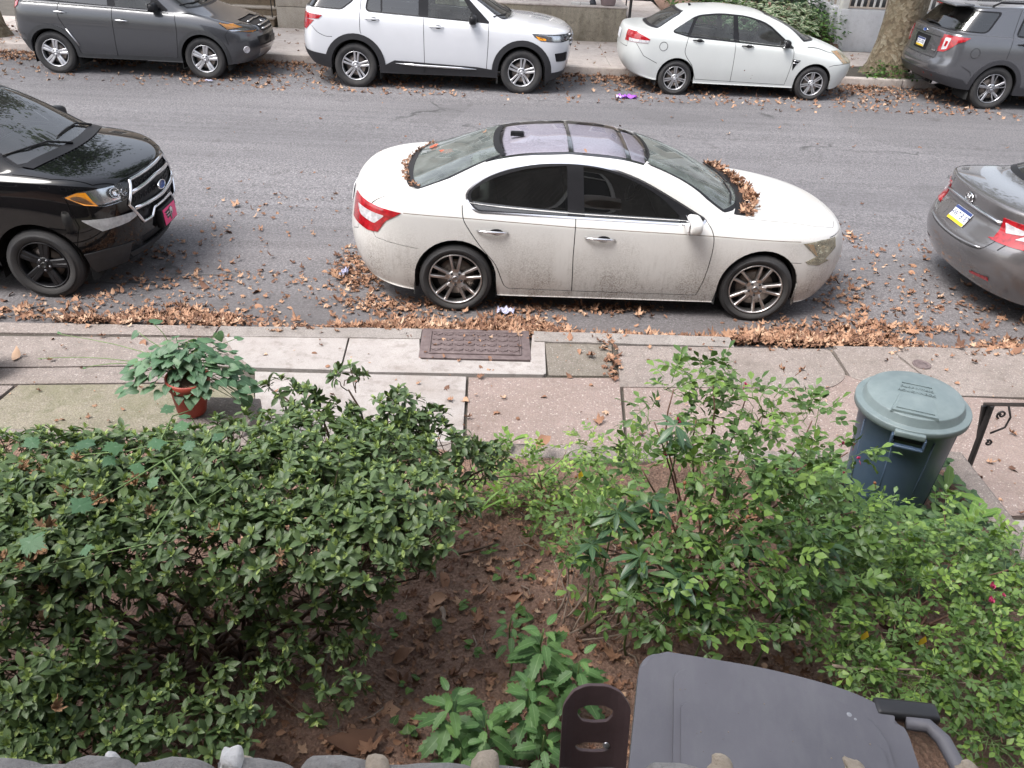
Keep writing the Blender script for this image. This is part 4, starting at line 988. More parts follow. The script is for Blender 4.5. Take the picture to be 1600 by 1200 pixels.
def build_car(S):
    car = empty('parked_car'); tag(car, S['label'], S.get('cat', 'car'), 'cars parked along the street')
    M = dict(CM); M.update(S.get('M', {})); P = S['paint']
    sh = loft(S['rows'], S['center'], S['under'], S.get('level', 2), S.get('n', 2.6))
    sd = lambda c, n: (np.abs(c[:, 1]) > .45)
    for polys, ax, f in S.get('clad', []): sh.cut('clad', polys, ax, f or sd)
    for x, z, r in S['arch']: sh.cut('drop', [tomb(x, z, r)], 's', sd, ('body', 'clad'))
    f = sideflt(S.get('zwin', .8), .25)
    for poly in S['outer_win']:
        if S.get('win_chrome'): sh.cut('chrome', [grow(poly, .028)], 's', f); sh.cut('win_seal', [grow(poly, .006)], 's', f, ('chrome',))
        else: sh.cut('win_seal', [grow(poly, .012)], 's', f)
    gl = []
    for i, (poly, m) in enumerate(S['glass']): sh.cut('glass%d' % i, [poly], 's', f, ('win_seal',)); gl.append(('glass%d' % i, m))
    wsf = endflt(S['x_ws'], 1, .2)
    sh.cut('win_seal', [grow(S['ws'], .014)], 'f', wsf); sh.cut('windscreen', [grow(S['ws'], -.008)], 'f', wsf, ('win_seal',))
    if S.get('rs'):
        rsf = endflt(S['x_rs'], -1, S.get('rs_n', .2))
        sh.cut('win_seal', [grow(S['rs'], .014)], 'f', rsf); sh.cut('rear_screen', [grow(S['rs'], -.008)], 'f', rsf, ('win_seal',))
    for c in S.get('cuts', []): sh.cut(c['reg'], c['polys'], c['ax'], c['flt'], c.get('src', ('body',)))
    fl = {'s': lambda c, n: (np.abs(c[:, 1]) > .5) & (np.abs(n[:, 1]) > .15), 't': topflt(S.get('ztop', .65), .35), 'ff': endflt(S['x_ws'] + .6, 1, .2), 'fr': endflt(-1.4, -1, .2)}
    for k, lst in S.get('gaps', {}).items():
        for path in lst: sh.cut('gap', stroke(path, S.get('gapw', .010)), k[0], fl[k], ('body', 'clad') if k == 's' else ('body',))
    dz = S.get('zdoor', 1.05)
    for i, polys in enumerate(S['doors']): sh.cut('door%d' % i, polys, 's', lambda c, n: (np.abs(c[:, 1]) > .5) & (c[:, 2] < dz))
    if 'hood' in S: sh.cut('hood', S['hood'], 't', topflt(S.get('ztop', .65), .35))
    if 'trunk' in S: sh.cut('trunk', S['trunk'], 't', topflt(.9, .35))
    sk = .02
    sh.mesh('body', 'body', P, car, skirt=sk)
    if 'hood' in S: sh.mesh('hood', 'hood', P, car, skirt=sk)
    if 'trunk' in S: sh.mesh('trunk_lid', 'trunk', P, car, skirt=sk)
    doors = [sides(sh, 'door', 'door%d' % i, P, car, skirt=sk) for i in range(len(S['doors']))]
    sh.mesh('shut_line', 'gap', M['rubber'], car, off=-.010)
    sh.mesh('window_seal', 'win_seal', M['trim'], car, off=.001)
    sides(sh, 'window_trim', 'chrome', M['chrome'], car, off=.004, skirt=.01)
    sh.mesh('cladding', 'clad', M['clad'], car, off=.010, skirt=.04)
    for rg, m in gl: sides(sh, 'side_window', rg, m, car, off=-.003)
    sh.mesh('windscreen', 'windscreen', M.get('ws_glass', M['glass']), car, off=-.002)
    if S.get('rs'): sh.mesh('rear_window', 'rear_screen', S.get('rs_mat', M['glass']), car, off=-.002)
    for c in S.get('cuts', []):
        if c.get('mat') is None: continue
        fs = (NEAR, FAR) if c.get('split') else (None,)
        for fz in fs:
            sh.mesh(c['part'], c['reg'], c['mat'], car, off=c.get('off', .004), skirt=c.get('skirt', .01), flt=fz)
            if c.get('bowl'): sh.mesh('lamp_bowl', c['reg'], c['bowl'], car, off=-.045, skirt=-.04, flt=fz)
    liner(sh, car, S.get('zline', .95))
    wheel_wells(sh, car, [a[0] for a in S['arch']], S['arch'][0][1], S['arch'][0][2] - .001)
    Wd = S['wheels']
    for i, a in enumerate(S['arch']):
        for sg in (-1, 1): make_wheel(car, a[0], sg * Wd['y'], sg, Wd['R'], Wd['w'], Wd['Rr'], Wd['style'][i] if isinstance(Wd['style'], list) else Wd['style'], M, steer=Wd.get('steer', 0) if i else 0)
    for di, x0, x1, z, d in S.get('handles', []):
        for i, sg in enumerate((-1, 1)): handle(sh, doors[di][i] or car, x0, x1, z, sg, S.get('handle_mat', P), d)
    if 'mirror' in S:
        x, z, size, m = S['mirror']
        for i, sg in enumerate((-1, 1)): mirror_part(sh, doors[-1][i] or car, x, z, sg, m, size)
    if 'seats' in S: seats(car, S['seats'], S['seat_z'], .5, S.get('seat_mat', M['seat_dark']))
    if 'dash' in S: dashboard(car, *S['dash'])
    if 'extra' in S: S['extra'](car, sh, M, doors)
    return car, sh
def emblem_oval(parent, p, nrm, a, b, mat_in, mat_rim, name='emblem'):
    nz = nrm.normalized(); up = (Vector((0, 0, 1)) - nz * nz.z).normalized(); rx = up.cross(nz)
    Mx = Matrix((rx, up, nz)).transposed().to_4x4(); Mx.translation = p
    mb = MB(); k = 28; V = []
    for r, z in ((1.0, -.004), (1.0, .006), (.86, .008), (.84, .005), (0, .006)):
        for i in range(k): V.append((a * r * cos(2 * pi * i / k), b * r * sin(2 * pi * i / k), z))
    F = [(q * k + i, q * k + (i + 1) % k, (q + 1) * k + (i + 1) % k, (q + 1) * k + i) for q in range(4) for i in range(k)]
    mb.add(V, F, 0, True); mb.M = [0] * (3 * k) + [1] * k
    o = mb.build(name, [mat_rim, mat_in], parent); o.matrix_local = Mx; return o
def side_x(a, b, ymin=.35): return lambda c, n: (np.abs(c[:, 1]) > ymin) & (c[:, 0] > a) & (c[:, 0] < b)
BLUE_E = plain('emblem_blue', (.02, .06, .22), .25)
SILVER_RIM = plain('alloy_silver', (.66, .66, .68), .28, .85, vary=.08)

# ---- the white SUV across the street
def x_white_suv(car, sh, M, doors):
    for y0 in (-.3, .5):
        wp = MB(); wp.tube(on_end(sh, [(y0, 1.285), (y0 - .25, 1.275), (y0 - .5, 1.265)], 1, .014), .010, 6); wp.build('wiper', M['trim'], car)
    for sg in (-1, 1):
        q = [(-.78, .455), (-.4, .435), (0, .425), (.4, .415), (.69, .405)]
        mb = MB(); mb.tube(on_side(sh, q, sg, .018), [.008, .020, .020, .020, .008], 8); mb.build('sill_strip', M['chrome'], car)
    for z in (.86, .93, 1.0):
        b = MB(); b.tube(on_end(sh, [(y, z) for y in np.linspace(-.60, .60, 11)], 1, .004), .020, 8); b.build('grille_bar', M['satin'], car)
    p, n = sh.end(0, .93, 1); emblem_oval(car, p + n * .02, n, .12, .05, BLUE_E, M['chrome'])
    for sg in (-1, 1):
        q = on_side(sh, [(1.74, 1.005), (1.93, .965), (1.93, .935), (1.80, .945)], sg, .006); pydata('turn_signal', q, [(0, 3, 2, 1) if sg > 0 else (0, 1, 2, 3)], M['amber'], car)
    rl = MB()
    for sg in (-1, 1): rl.tube([(-1.9, sg * .66, 1.74), (-1.8, sg * .66, 1.80), (-.3, sg * .66, 1.82), (.1, sg * .66, 1.76)], .018)
    rl.build('roof_rails', M['satin'], car)
white_suv = dict(label='clean white SUV with black wheel arch cladding parked across the street', cat='SUV',
    paint=paint('white_gloss_paint', (.60, .61, .64), 0, .25), M=dict(rim=SILVER_RIM, clad=plain('black_cladding', (.022, .022, .025), .5, vary=.2)), level=3,
    rows=[(-2.32, 2.2, .82, [(-2.4, .40), (-1.9, .32), (-1, .27), (1, .27), (2, .22), (2.3, .25)], .45, .6, 0),
          (-2.42, 2.33, .93, [(-2.4, .40), (-1.9, .33), (-1, .28), (1, .28), (2, .22), (2.3, .30)], .45, .65, .5),
          (-2.51, 2.42, .97, [(-2.5, .55), (0, .45), (2.4, .48)], .42, .66, 0), (-2.53, 2.46, .985, [(-2.5, .76), (0, .70), (2.4, .74)], .38, .64, 0),
          (-2.50, 2.46, .985, [(-2.5, .98), (0, .93), (2.4, .89)], .36, .62, 0), (-2.47, 2.43, .968, [(-2.5, 1.17), (0, 1.10), (1, 1.06), (2.4, 1.01)], .34, .60, .1),
          (-2.45, 2.32, .928, [(-2.45, 1.28), (-1, 1.245), (0, 1.19), (1, 1.135), (2.3, 1.10)], .33, .56, .15), (-2.43, 1.90, .89, [(-2.45, 1.305), (-1, 1.27), (0, 1.21), (1, 1.16), (1.9, 1.19)], .32, .55, 0),
          (-2.41, 1.30, .865, [(-2.4, 1.325), (-1, 1.28), (0, 1.225), (.9, 1.17), (1.3, 1.26)], .30, .42, .35), (-2.27, .88, .78, [(-2.3, 1.51), (0, 1.47), (.9, 1.47)], .28, .36, 0),
          (-2.12, .52, .70, [(-2.1, 1.70), (-.5, 1.72), (.5, 1.68)], .26, .34, 0), (-2.02, .32, .60, [(-2, 1.745), (-.5, 1.765), (.3, 1.735)], .24, .3, 0)],
    center=(-1.8, .1, [(-1.8, 1.765), (-.5, 1.785), (.1, 1.765)]), under=(-2.1, 2.0, [(-2, .3), (2, .25)]),
    arch=[(-1.5125, .395, .435), (1.5125, .395, .435)],
    clad=[([tomb(-1.5125, .395, .535, sx=1.02)], 's', None), ([tomb(1.5125, .395, .535, sx=1.02)], 's', None), ([[(-1, .1), (-1, .40), (-.80, .50), (.70, .44), (1.0, .40), (1.0, .1)]], 's', None),
          ([[(-2.7, .1), (-2.7, .665), (-2.42, .62), (-2.0, .57), (-1.9, .1)]], 's', lambda c, n: c[:, 0] < -1.4), ([[(-2.7, .1), (-2.7, .665), (-2.42, .62), (-2.0, .57), (-1.9, .1)]], 's', lambda c, n: c[:, 0] < -1.4), ([[(1.9, .1), (1.9, .37), (2.6, .40), (2.6, .1)]], 's', lambda c, n: c[:, 0] > 1.5)],
    outer_win=[rounded([(-2.36, 1.33), (-1.72, 1.30), (-1.52, 1.44), (-1.45, 1.63), (-2.20, 1.63)], .05), rounded([(-1.30, 1.29), (.90, 1.175), (.42, 1.62), (-.2, 1.65), (-1.22, 1.64)], [.08, .03, .1, .1, .08])],
    glass=[(rounded([(-2.34, 1.335), (-1.73, 1.31), (-1.54, 1.44), (-1.47, 1.61), (-2.19, 1.61)], .05), CM['dark_glass']), (rounded([(-1.285, 1.297), (-1.03, 1.285), (-1.03, 1.62), (-1.20, 1.62)], [.09, 0, 0, .05]), CM['dark_glass']),
           ([(-1.00, 1.282), (-.36, 1.245), (-.36, 1.625), (-1.00, 1.62)], CM['dark_glass']), ([(-.19, 1.238), (.68, 1.195), (.39, 1.595), (-.19, 1.62)], CM['glass'])], zwin=1.15,
    ws=[(-.74, 1.24), (.74, 1.24), (.62, 1.64), (.5, 1.69), (-.5, 1.69), (-.62, 1.64)], x_ws=.2, rs=[(-.70, 1.32), (.70, 1.32), (.60, 1.66), (-.60, 1.66)], x_rs=-2, rs_mat=CM['dark_glass'],
    cuts=[dict(reg='tail', polys=[[(-2.7, 1.24), (-2.38, 1.235), (-2.05, 1.20), (-2.12, 1.145), (-2.7, 1.12)], [(-2.7, 1.16), (-2.2, 1.12), (-2.36, .96), (-2.7, .95)]], ax='s', flt=side_x(-3, -1.9, .55), mat=CM['red'], split=True, part='tail_light', off=.008),
          dict(reg='hl', polys=[[(1.66, 1.06), (1.72, .99), (1.84, .925), (2.20, .905), (2.6, .93), (2.6, 1.03), (2.2, 1.035)]], ax='s', flt=side_x(1.5, 3, .52), mat=CM['lens'], bowl=CM['reflector'], split=True, part='headlight'),
          dict(reg='grille', polys=[rounded([(-.66, 1.03), (.66, 1.03), (.60, .80), (-.60, .80)], .05)], ax='f', flt=endflt(2, 1, .2), mat=CM['trim'], part='grille', off=-.02, skirt=-.02),
          dict(reg='fog', polys=[rounded([(2.10, .72), (2.34, .73), (2.34, .56), (2.14, .57)], .02)], ax='s', flt=side_x(2, 3, .5), mat=CM['trim'], split=True, part='fog_light', off=-.02, skirt=-.02)],
    gaps={'s': [[(-.265, 1.25), (-.26, .8), (-.255, .30)], curve([(-1.36, 1.75), (-1.375, 1.45), (-1.39, 1.30), (-1.395, 1.0), (-1.38, .93)], 3), [(.895, 1.17), (.89, .8), (.87, .42)], curve([(-2.25, 1.03), (-2.16, .93), (-2.02, .865), (-1.9, .86)], 3)], 't': [[(1.1, -.85), (1.6, -.83), (2.15, -.72)], [(1.1, .85), (1.6, .83), (2.15, .72)]]},
    doors=[[[(-1.39, 1.30), (-1.39, .93), (-1.2, .88), (-.255, .5), (-.265, 1.30)], [(-1.0, .8), (-.88, .40), (-.255, .40), (-.255, .8)]], [[(-.265, 1.26), (-.26, .8), (-.255, .40), (.87, .40), (.89, .8), (.895, 1.19)]]], zdoor=1.3,
    wheels=dict(R=.385, w=.255, Rr=.248, y=.835, style=('twin', 5, .034, .040, .036, .1)), handles=[(0, -1.30, -1.05, 1.175, -.005), (1, -.16, .09, 1.09, -.005)],
    mirror=(.62, 1.20, (.17, .25, .19), CM['trim']), seats=[(.1, (-.38, .38)), (-.95, (0,))], seat_z=.55, seat_mat=CM['seat'], dash=(.75, 1.10, .70), zline=1.15, extra=x_white_suv)

# ---- the small white sedan across the street
def x_small_sedan(car, sh, M, doors):
    for i, sg in enumerate((-1, 1)):
        q = on_side(sh, [(-1.60 + .075 * cos(2 * pi * k / 24), .86 + .075 * sin(2 * pi * k / 24)) for k in range(25)], sg, .001); mb = MB(); mb.tube(q, .004, 5); mb.build('fuel_flap', M['rubber'], car)
        q = on_side(sh, [(.845, .735), (1.0, .715), (.93, .64), (.875, .53)], sg, .004); pydata('side_vent', q, [(0, 3, 2, 1) if sg < 0 else (0, 1, 2, 3)], M['trim'], car)
        for dz in (.0, .045): mb = MB(); mb.tube(on_side(sh, [(.86, .715 - dz), (.975 - dz * .8, .705 - dz)], sg, .01), .008, 6); mb.build('vent_bar', M['chrome'], car)
        q = on_side(sh, [(1.62, .865), (1.74, .86), (1.93, .68), (1.84, .685)], sg, .006); pydata('turn_signal', q, [(0, 3, 2, 1) if sg > 0 else (0, 1, 2, 3)], M['amber'], car)
    mb = MB()
    for x, z, r in ((-.02, .50, .012), (.13, .36, .007), (.14, .42, .006)):
        q = on_side(sh, [(x + r * cos(k), z + r * sin(k)) for k in np.linspace(0, 5.6, 7)], -1, .002); mb.add(q, [tuple(range(7))])
    mb.build('rust_spots', plain('rust', (.12, .05, .03), .9), car)
    p, n = sh.end(0, .95, -1); plate(car, p + n * .01, n, None)
    mb = MB(); q = on_top(sh, [(-1.05, 0)])[0]; mb.tube([q, q + Vector((-.03, 0, .04))], [.03, .012], 8); mb.build('antenna', M['trim'], car)
small_sedan = dict(label='small white sedan with a loose front bumper beside the big tree', paint=paint('white_worn_paint', (.56, .58, .57), 0, .38, dirt=.12), M=dict(rim=SILVER_RIM), level=3,
    rows=[(-2.12, 1.95, .74, [(-2.1, .30), (-1.7, .24), (1.7, .20), (2, .22)], .5, .6, 0), (-2.24, 2.06, .82, [(-2.3, .42), (-1.67, .27), (-.9, .24), (.9, .23), (1.7, .22), (2.1, .30)], .55, .75, .5),
          (-2.32, 2.14, .85, [(-2.3, .55), (0, .42), (2.1, .42)], .55, .80, 0), (-2.34, 2.18, .858, [(-2.3, .72), (0, .62), (2.1, .58)], .52, .85, 0), (-2.33, 2.15, .855, [(-2.3, .88), (0, .80), (2.1, .68)], .50, .9, 0),
          (-2.31, 2.06, .842, [(-2.3, 1.02), (-1.2, .95), (0, .91), (.85, .85), (2.0, .75)], .48, .95, .12), (-2.28, 1.92, .81, [(-2.3, 1.09), (-1.2, 1.03), (0, .96), (.85, .89), (1.9, .84)], .45, .9, .1),
          (-2.20, 1.6, .78, [(-2.2, 1.125), (-1.4, 1.10), (0, .985), (.85, .92), (1.3, .98), (1.6, .95)], .42, .7, 0), (-1.86, 1.24, .755, [(-1.9, 1.14), (-1.4, 1.125), (0, 1.00), (.85, .945), (1.24, 1.05)], .34, .4, .35),
          (-1.62, .86, .69, [(-1.62, 1.27), (0, 1.22), (.86, 1.24)], .32, .34, 0), (-1.36, .48, .61, [(-1.36, 1.40), (-.4, 1.445), (.48, 1.38)], .30, .32, 0), (-1.2, .25, .50, [(-1.2, 1.445), (-.4, 1.48), (.25, 1.435)], .26, .28, 0)],
    center=(-1.0, .05, [(-1, 1.475), (-.4, 1.50), (.05, 1.475)]), under=(-1.9, 1.8, [(-2, .25), (2, .22)]), arch=[(-1.307, .315, .355), (1.307, .315, .355)],
    outer_win=[rounded([(-1.45, 1.105), (-1.13, 1.035), (.84, .915), (.30, 1.30), (-.10, 1.40), (-.6, 1.425), (-1.02, 1.375)], [.05, .02, .03, .15, .15, .15, .12])],
    glass=[(rounded([(-1.43, 1.112), (-1.175, 1.055), (-1.07, 1.335), (-1.16, 1.31)], .03), CM['dark_glass']), (rounded([(-1.12, 1.05), (-.30, .998), (-.345, 1.40), (-.62, 1.405), (-1.0, 1.36)], [.02, .02, .02, .1, .05]), CM['glass']), (rounded([(-.195, .985), (.80, .925), (.29, 1.285), (-.10, 1.38), (-.265, 1.395)], [.02, .03, .15, .1, .02]), CM['glass'])], zwin=.85,
    ws=[(-.67, 1.03), (.67, 1.03), (.52, 1.37), (.42, 1.41), (-.42, 1.41), (-.52, 1.37)], x_ws=.2, rs=[(-.64, 1.15), (.64, 1.15), (.53, 1.36), (.44, 1.41), (-.44, 1.41), (-.53, 1.36)], x_rs=-1.1, rs_n=.15,
    cuts=[dict(reg='tail', polys=[[(-2.5, 1.10), (-2.10, 1.075), (-1.86, .965), (-1.90, .90), (-2.5, .89)]], ax='s', flt=side_x(-3, -1.7, .50), mat=CM['red'], split=True, part='tail_light', off=.006),
          dict(reg='tailw', polys=[[(-2.22, .955), (-1.86, .945), (-1.90, .905), (-2.22, .90)]], ax='s', flt=side_x(-3, -1.7, .50), src=('tail',), mat=CM['white_lens'], split=True, part='reverse_light', off=.008),
          dict(reg='hl', polys=[[(1.58, .88), (1.78, .865), (2.2, .74), (2.2, .65), (1.86, .66)]], ax='s', flt=side_x(1.4, 3, .38), mat=CM['old_lens'], bowl=CM['reflector'], split=True, part='headlight'),
          dict(reg='grille', polys=[rounded([(-.36, .75), (.36, .75), (.34, .62), (-.34, .62)], .03)], ax='f', flt=endflt(1.9, 1, .2), mat=CM['trim'], part='grille', off=-.02, skirt=-.02),
          dict(reg='low', polys=[rounded([(-.62, .40), (.62, .40), (.60, .29), (-.60, .29)], .03)], ax='f', flt=endflt(1.7, 1, .15), mat=CM['trim'], part='air_intake', off=-.02, skirt=-.02)],
    gaps={'s': [curve([(-1.14, 1.07), (-1.17, .95), (-1.19, .78), (-1.12, .66), (-1.02, .54), (-.95, .36), (-.93, .30)], 3), [(-.265, 1.02), (-.255, .7), (-.25, .28)], curve([(.83, .92), (.85, .8), (.83, .55), (.79, .27)], 3), [(-.93, .30), (.79, .265)], [(1.56, .62), (1.66, .65), (1.86, .66)], [(-1.69, .56), (-1.95, .68), (-2.1, .88)]],
          't': [[(1.1, -.77), (1.5, -.74), (1.8, -.66), (1.98, -.48), (2.02, 0), (1.98, .48), (1.8, .66), (1.5, .74), (1.1, .77)], [(-1.75, -.70), (-1.95, -.745), (-2.3, -.68)], [(-1.75, .70), (-1.95, .745), (-2.3, .68)]], 'fr': [[(-.62, 1.05), (-.60, .80), (.60, .80), (.62, 1.05)]]},
    doors=[[[(-1.14, 1.07), (-1.19, .78), (-1.10, .63), (-.255, .55), (-.265, 1.07)], [(-1.1, .64), (-.95, .36), (-.93, .29), (-.25, .28), (-.255, .7)]], [[(-.265, 1.02), (-.255, .7), (-.25, .275), (.79, .27), (.83, .55), (.85, .8), (.83, .94)]]], zdoor=1.08,
    wheels=dict(R=.315, w=.205, Rr=.212, y=.74, style=('twin', 7, .020, .024, .020)), handles=[(0, -1.07, -.86, .985, -.01), (1, -.15, .08, .925, -.01)], handle_mat=CM['trim'],
    mirror=(.68, .955, (.16, .20, .16), CM['trim']), seats=[(.05, (-.34, .34)), (-.78, (0,))], seat_z=.33, seat_mat=CM['seat'], dash=(.70, .92, .62), zline=.93, extra=x_small_sedan)

# ---- the dark grey SUV at the far left
def x_left_suv(car, sh, M, doors):
    for k, z in enumerate((.935, .880, .825)):
        b = MB(); b.tube(on_end(sh, [(y, z - .02 * abs(y)) for y in np.linspace(-.36 + .03 * k, .36 - .03 * k, 9)], 1, .006), .018, 6); b.build('grille_bar', M['chrome'], car)
    p, n = sh.end(0, .895, 1); emblem_oval(car, p + n * .025, n, .09, .055, M['trim'], M['chrome'])
    for sg in (-1, 1):
        f, nn = sh.side(2.10, .52, sg); mb = MB(); q = nn.to_track_quat('Z', 'Y').to_matrix().to_4x4(); q.translation = f + nn * .004
        mb.lathe([(.062, -.02), (.062, .004), (.052, .008), (.048, .002), (0, .012)], 20); o = mb.build('fog_light', [M['white_lens']], car); o.matrix_local = q
        q = on_side(sh, [(1.69, .965), (1.90, .945), (2.05, .89), (1.83, .87)], sg, .006); pydata('turn_signal', q, [(0, 3, 2, 1) if sg > 0 else (0, 1, 2, 3)], M['amber'], car)
        q = on_side(sh, [(2.02, .83), (1.86, .835), (2.20, .80), (2.24, .82)], sg, .007); pydata('turn_signal', q, [(0, 1, 2, 3) if sg > 0 else (0, 3, 2, 1)], M['amber'], car)
        q = on_side(sh, [(-2.08, .69), (-2.02, .69), (-2.00, .60), (-2.05, .60)], sg, .006); pydata('reflector', q, [(0, 3, 2, 1) if sg > 0 else (0, 1, 2, 3)], M['red'], car)
        mb = MB(); mb.tube(on_side(sh, [(-1.03 + .0, .78), (-.93, .62), (-.86, .50)], sg, .012), .014, 6); mb.build('arch_glint', M['satin'], car)
    p, n = sh.end(0, .62, 1); plate(car, p + n * .03, n, None, base=M['trim'], size=(.32, .12))
    for y0 in (-.25, .45):
        wp = MB(); wp.tube(on_end(sh, [(y0, 1.235), (y0 - .25, 1.225), (y0 - .5, 1.215)], 1, .014), .010, 6); wp.build('wiper', M['trim'], car)
left_suv = dict(label='dark grey SUV with orange-cornered headlights, parked before the stone steps across the street', cat='SUV', paint=paint('dark_grey_metallic', (.055, .057, .064), .45, .28, flake=.4), M=dict(rim=SILVER_RIM), level=3,
    rows=[(-1.95, 2.1, .80, [(-2, .40), (-1.7, .34), (1, .27), (2.1, .26)], .45, .6, 0), (-2.03, 2.24, .90, [(-2.1, .43), (-1.7, .36), (-.9, .29), (1, .29), (1.9, .28), (2.3, .34)], .5, .75, .5),
          (-2.10, 2.33, .935, [(-2.1, .58), (0, .46), (2.3, .46)], .5, .80, 0), (-2.13, 2.36, .945, [(-2.1, .74), (0, .66), (2.3, .62)], .46, .84, 0), (-2.10, 2.34, .942, [(-2.1, .92), (0, .86), (2.3, .78)], .42, .88, 0),
          (-2.06, 2.28, .925, [(-2.1, 1.08), (0, 1.02), (1, .97), (2.2, .865)], .38, .9, .15), (-2.03, 2.17, .89, [(-2.05, 1.17), (-.2, 1.11), (.9, 1.06), (1.5, 1.005), (2.1, .915)], .36, .82, .12), (-2.00, 1.75, .86, [(-2, 1.20), (-.2, 1.145), (.9, 1.09), (1.3, 1.085), (1.75, 1.00)], .34, .6, 0),
          (-1.98, 1.26, .84, [(-2, 1.225), (-.2, 1.16), (.85, 1.125), (1.26, 1.20)], .32, .42, .35), (-1.82, .86, .76, [(-1.9, 1.43), (0, 1.40), (.86, 1.42)], .3, .36, 0), (-1.66, .50, .68, [(-1.7, 1.63), (-.4, 1.665), (.5, 1.61)], .28, .34, 0), (-1.5, .3, .56, [(-1.5, 1.675), (-.4, 1.71), (.3, 1.665)], .26, .3, 0)],
    center=(-1.3, .1, [(-1.3, 1.70), (-.4, 1.73), (.1, 1.70)]), under=(-1.8, 1.9, [(-2, .33), (2, .26)]), arch=[(-1.35, .37, .405), (1.35, .37, .405)],
    clad=[([tomb(-1.35, .37, .475)], 's', None), ([tomb(1.35, .37, .475)], 's', None), ([[(-.9, .1), (-.9, .37), (.95, .37), (.95, .1)]], 's', None), ([[(-2.4, .1), (-2.4, .63), (-1.75, .56), (-1.7, .1)]], 's', lambda c, n: c[:, 0] < -1.4)],
    outer_win=[rounded([(-1.80, 1.25), (-1.20, 1.215), (.80, 1.13), (.35, 1.53), (-.3, 1.60), (-1.2, 1.58), (-1.62, 1.52)], [.06, 0, .03, .1, .1, .1, .1])], win_chrome=False,
    glass=[(rounded([(-1.78, 1.26), (-1.27, 1.23), (-1.24, 1.555), (-1.60, 1.505)], .05), CM['dark_glass']), ([(-1.18, 1.222), (-.26, 1.175), (-.26, 1.575), (-1.15, 1.56)], CM['dark_glass']), ([(-.13, 1.165), (.62, 1.14), (.32, 1.50), (-.13, 1.56)], CM['glass'])], zwin=1.05,
    ws=[(-.72, 1.18), (.72, 1.18), (.60, 1.57), (.48, 1.62), (-.48, 1.62), (-.60, 1.57)], x_ws=.2, rs=[(-.68, 1.25), (.68, 1.25), (.58, 1.58), (-.58, 1.58)], x_rs=-1.5, rs_mat=CM['dark_glass'],
    cuts=[dict(reg='tail', polys=[[(-2.3, 1.24), (-1.80, 1.24), (-1.82, 1.13), (-1.90, 1.07), (-2.3, 1.02)]], ax='s', flt=side_x(-3, -1.7, .6), mat=CM['red'], split=True, part='tail_light', off=.01),
          dict(reg='hl', polys=[[(1.66, .975), (1.78, .885), (1.90, .835), (2.5, .775), (2.5, .90), (2.05, .935)]], ax='s', flt=side_x(1.5, 3, .46), mat=CM['lens'], bowl=CM['reflector'], split=True, part='headlight'),
          dict(reg='grille', polys=[rounded([(-.42, .965), (.42, .965), (.34, .78), (-.34, .78)], .05)], ax='f', flt=endflt(1.8, 1, .15), mat=CM['trim'], part='grille', off=-.015, skirt=-.02),
          dict(reg='low', polys=[rounded([(-.58, .72), (.58, .72), (.48, .55), (-.48, .55)], .05)], ax='f', flt=endflt(1.8, 1, .15), mat=CM['trim'], part='air_intake', off=-.02, skirt=-.02),
          dict(reg='lip', polys=[[(-.5, .50), (.5, .50), (.45, .36), (-.45, .36)]], ax='f', flt=endflt(1.8, 1, .15), mat=CM['satin'], part='skid_plate', off=.004)],
    gaps={'s': [[(-.175, 1.17), (-.19, .8), (-.215, .35)], curve([(.92, 1.09), (.93, .8), (.87, .36)], 3), curve([(-1.10, 1.22), (-1.13, 1.0), (-1.06, .83), (-.93, .64)], 3), [(-1.80, .66), (-2.2, .70)], [(1.82, .62), (1.78, .78), (1.84, .85)]],
          't': [[(1.05, -.85), (1.5, -.81), (2.0, -.66), (2.2, -.40), (2.25, 0), (2.2, .40), (2.0, .66), (1.5, .81), (1.05, .85)]]},
    doors=[[[(-1.10, 1.22), (-1.13, 1.0), (-1.06, .83), (-.19, .7), (-.175, 1.22)], [(-1.05, .84), (-.90, .58), (-.87, .37), (-.215, .37), (-.19, .84)]], [[(-.175, 1.17), (-.19, .8), (-.215, .37), (.87, .37), (.93, .8), (.92, 1.14)]]], zdoor=1.22, hood=None or [[(1.05, -.85), (1.5, -.81), (2.0, -.66), (2.2, -.40), (2.25, 0), (2.2, .40), (2.0, .66), (1.5, .81), (1.05, .85)]], ztop=.9,
    wheels=dict(R=.365, w=.235, Rr=.235, y=.80, style=('twin', 5, .040, .050, .030, .15)), handles=[(0, -1.21, -.97, 1.055, -.01), (1, -.15, .10, .955, -.01)], handle_mat=CM['chrome'],
    mirror=(.60, 1.16, (.16, .24, .18), CM['trim']), seats=[(.1, (-.36, .36)), (-.85, (0,))], seat_z=.5, seat_mat=CM['seat'], dash=(.72, 1.06, .66), zline=1.10, extra=x_left_suv)
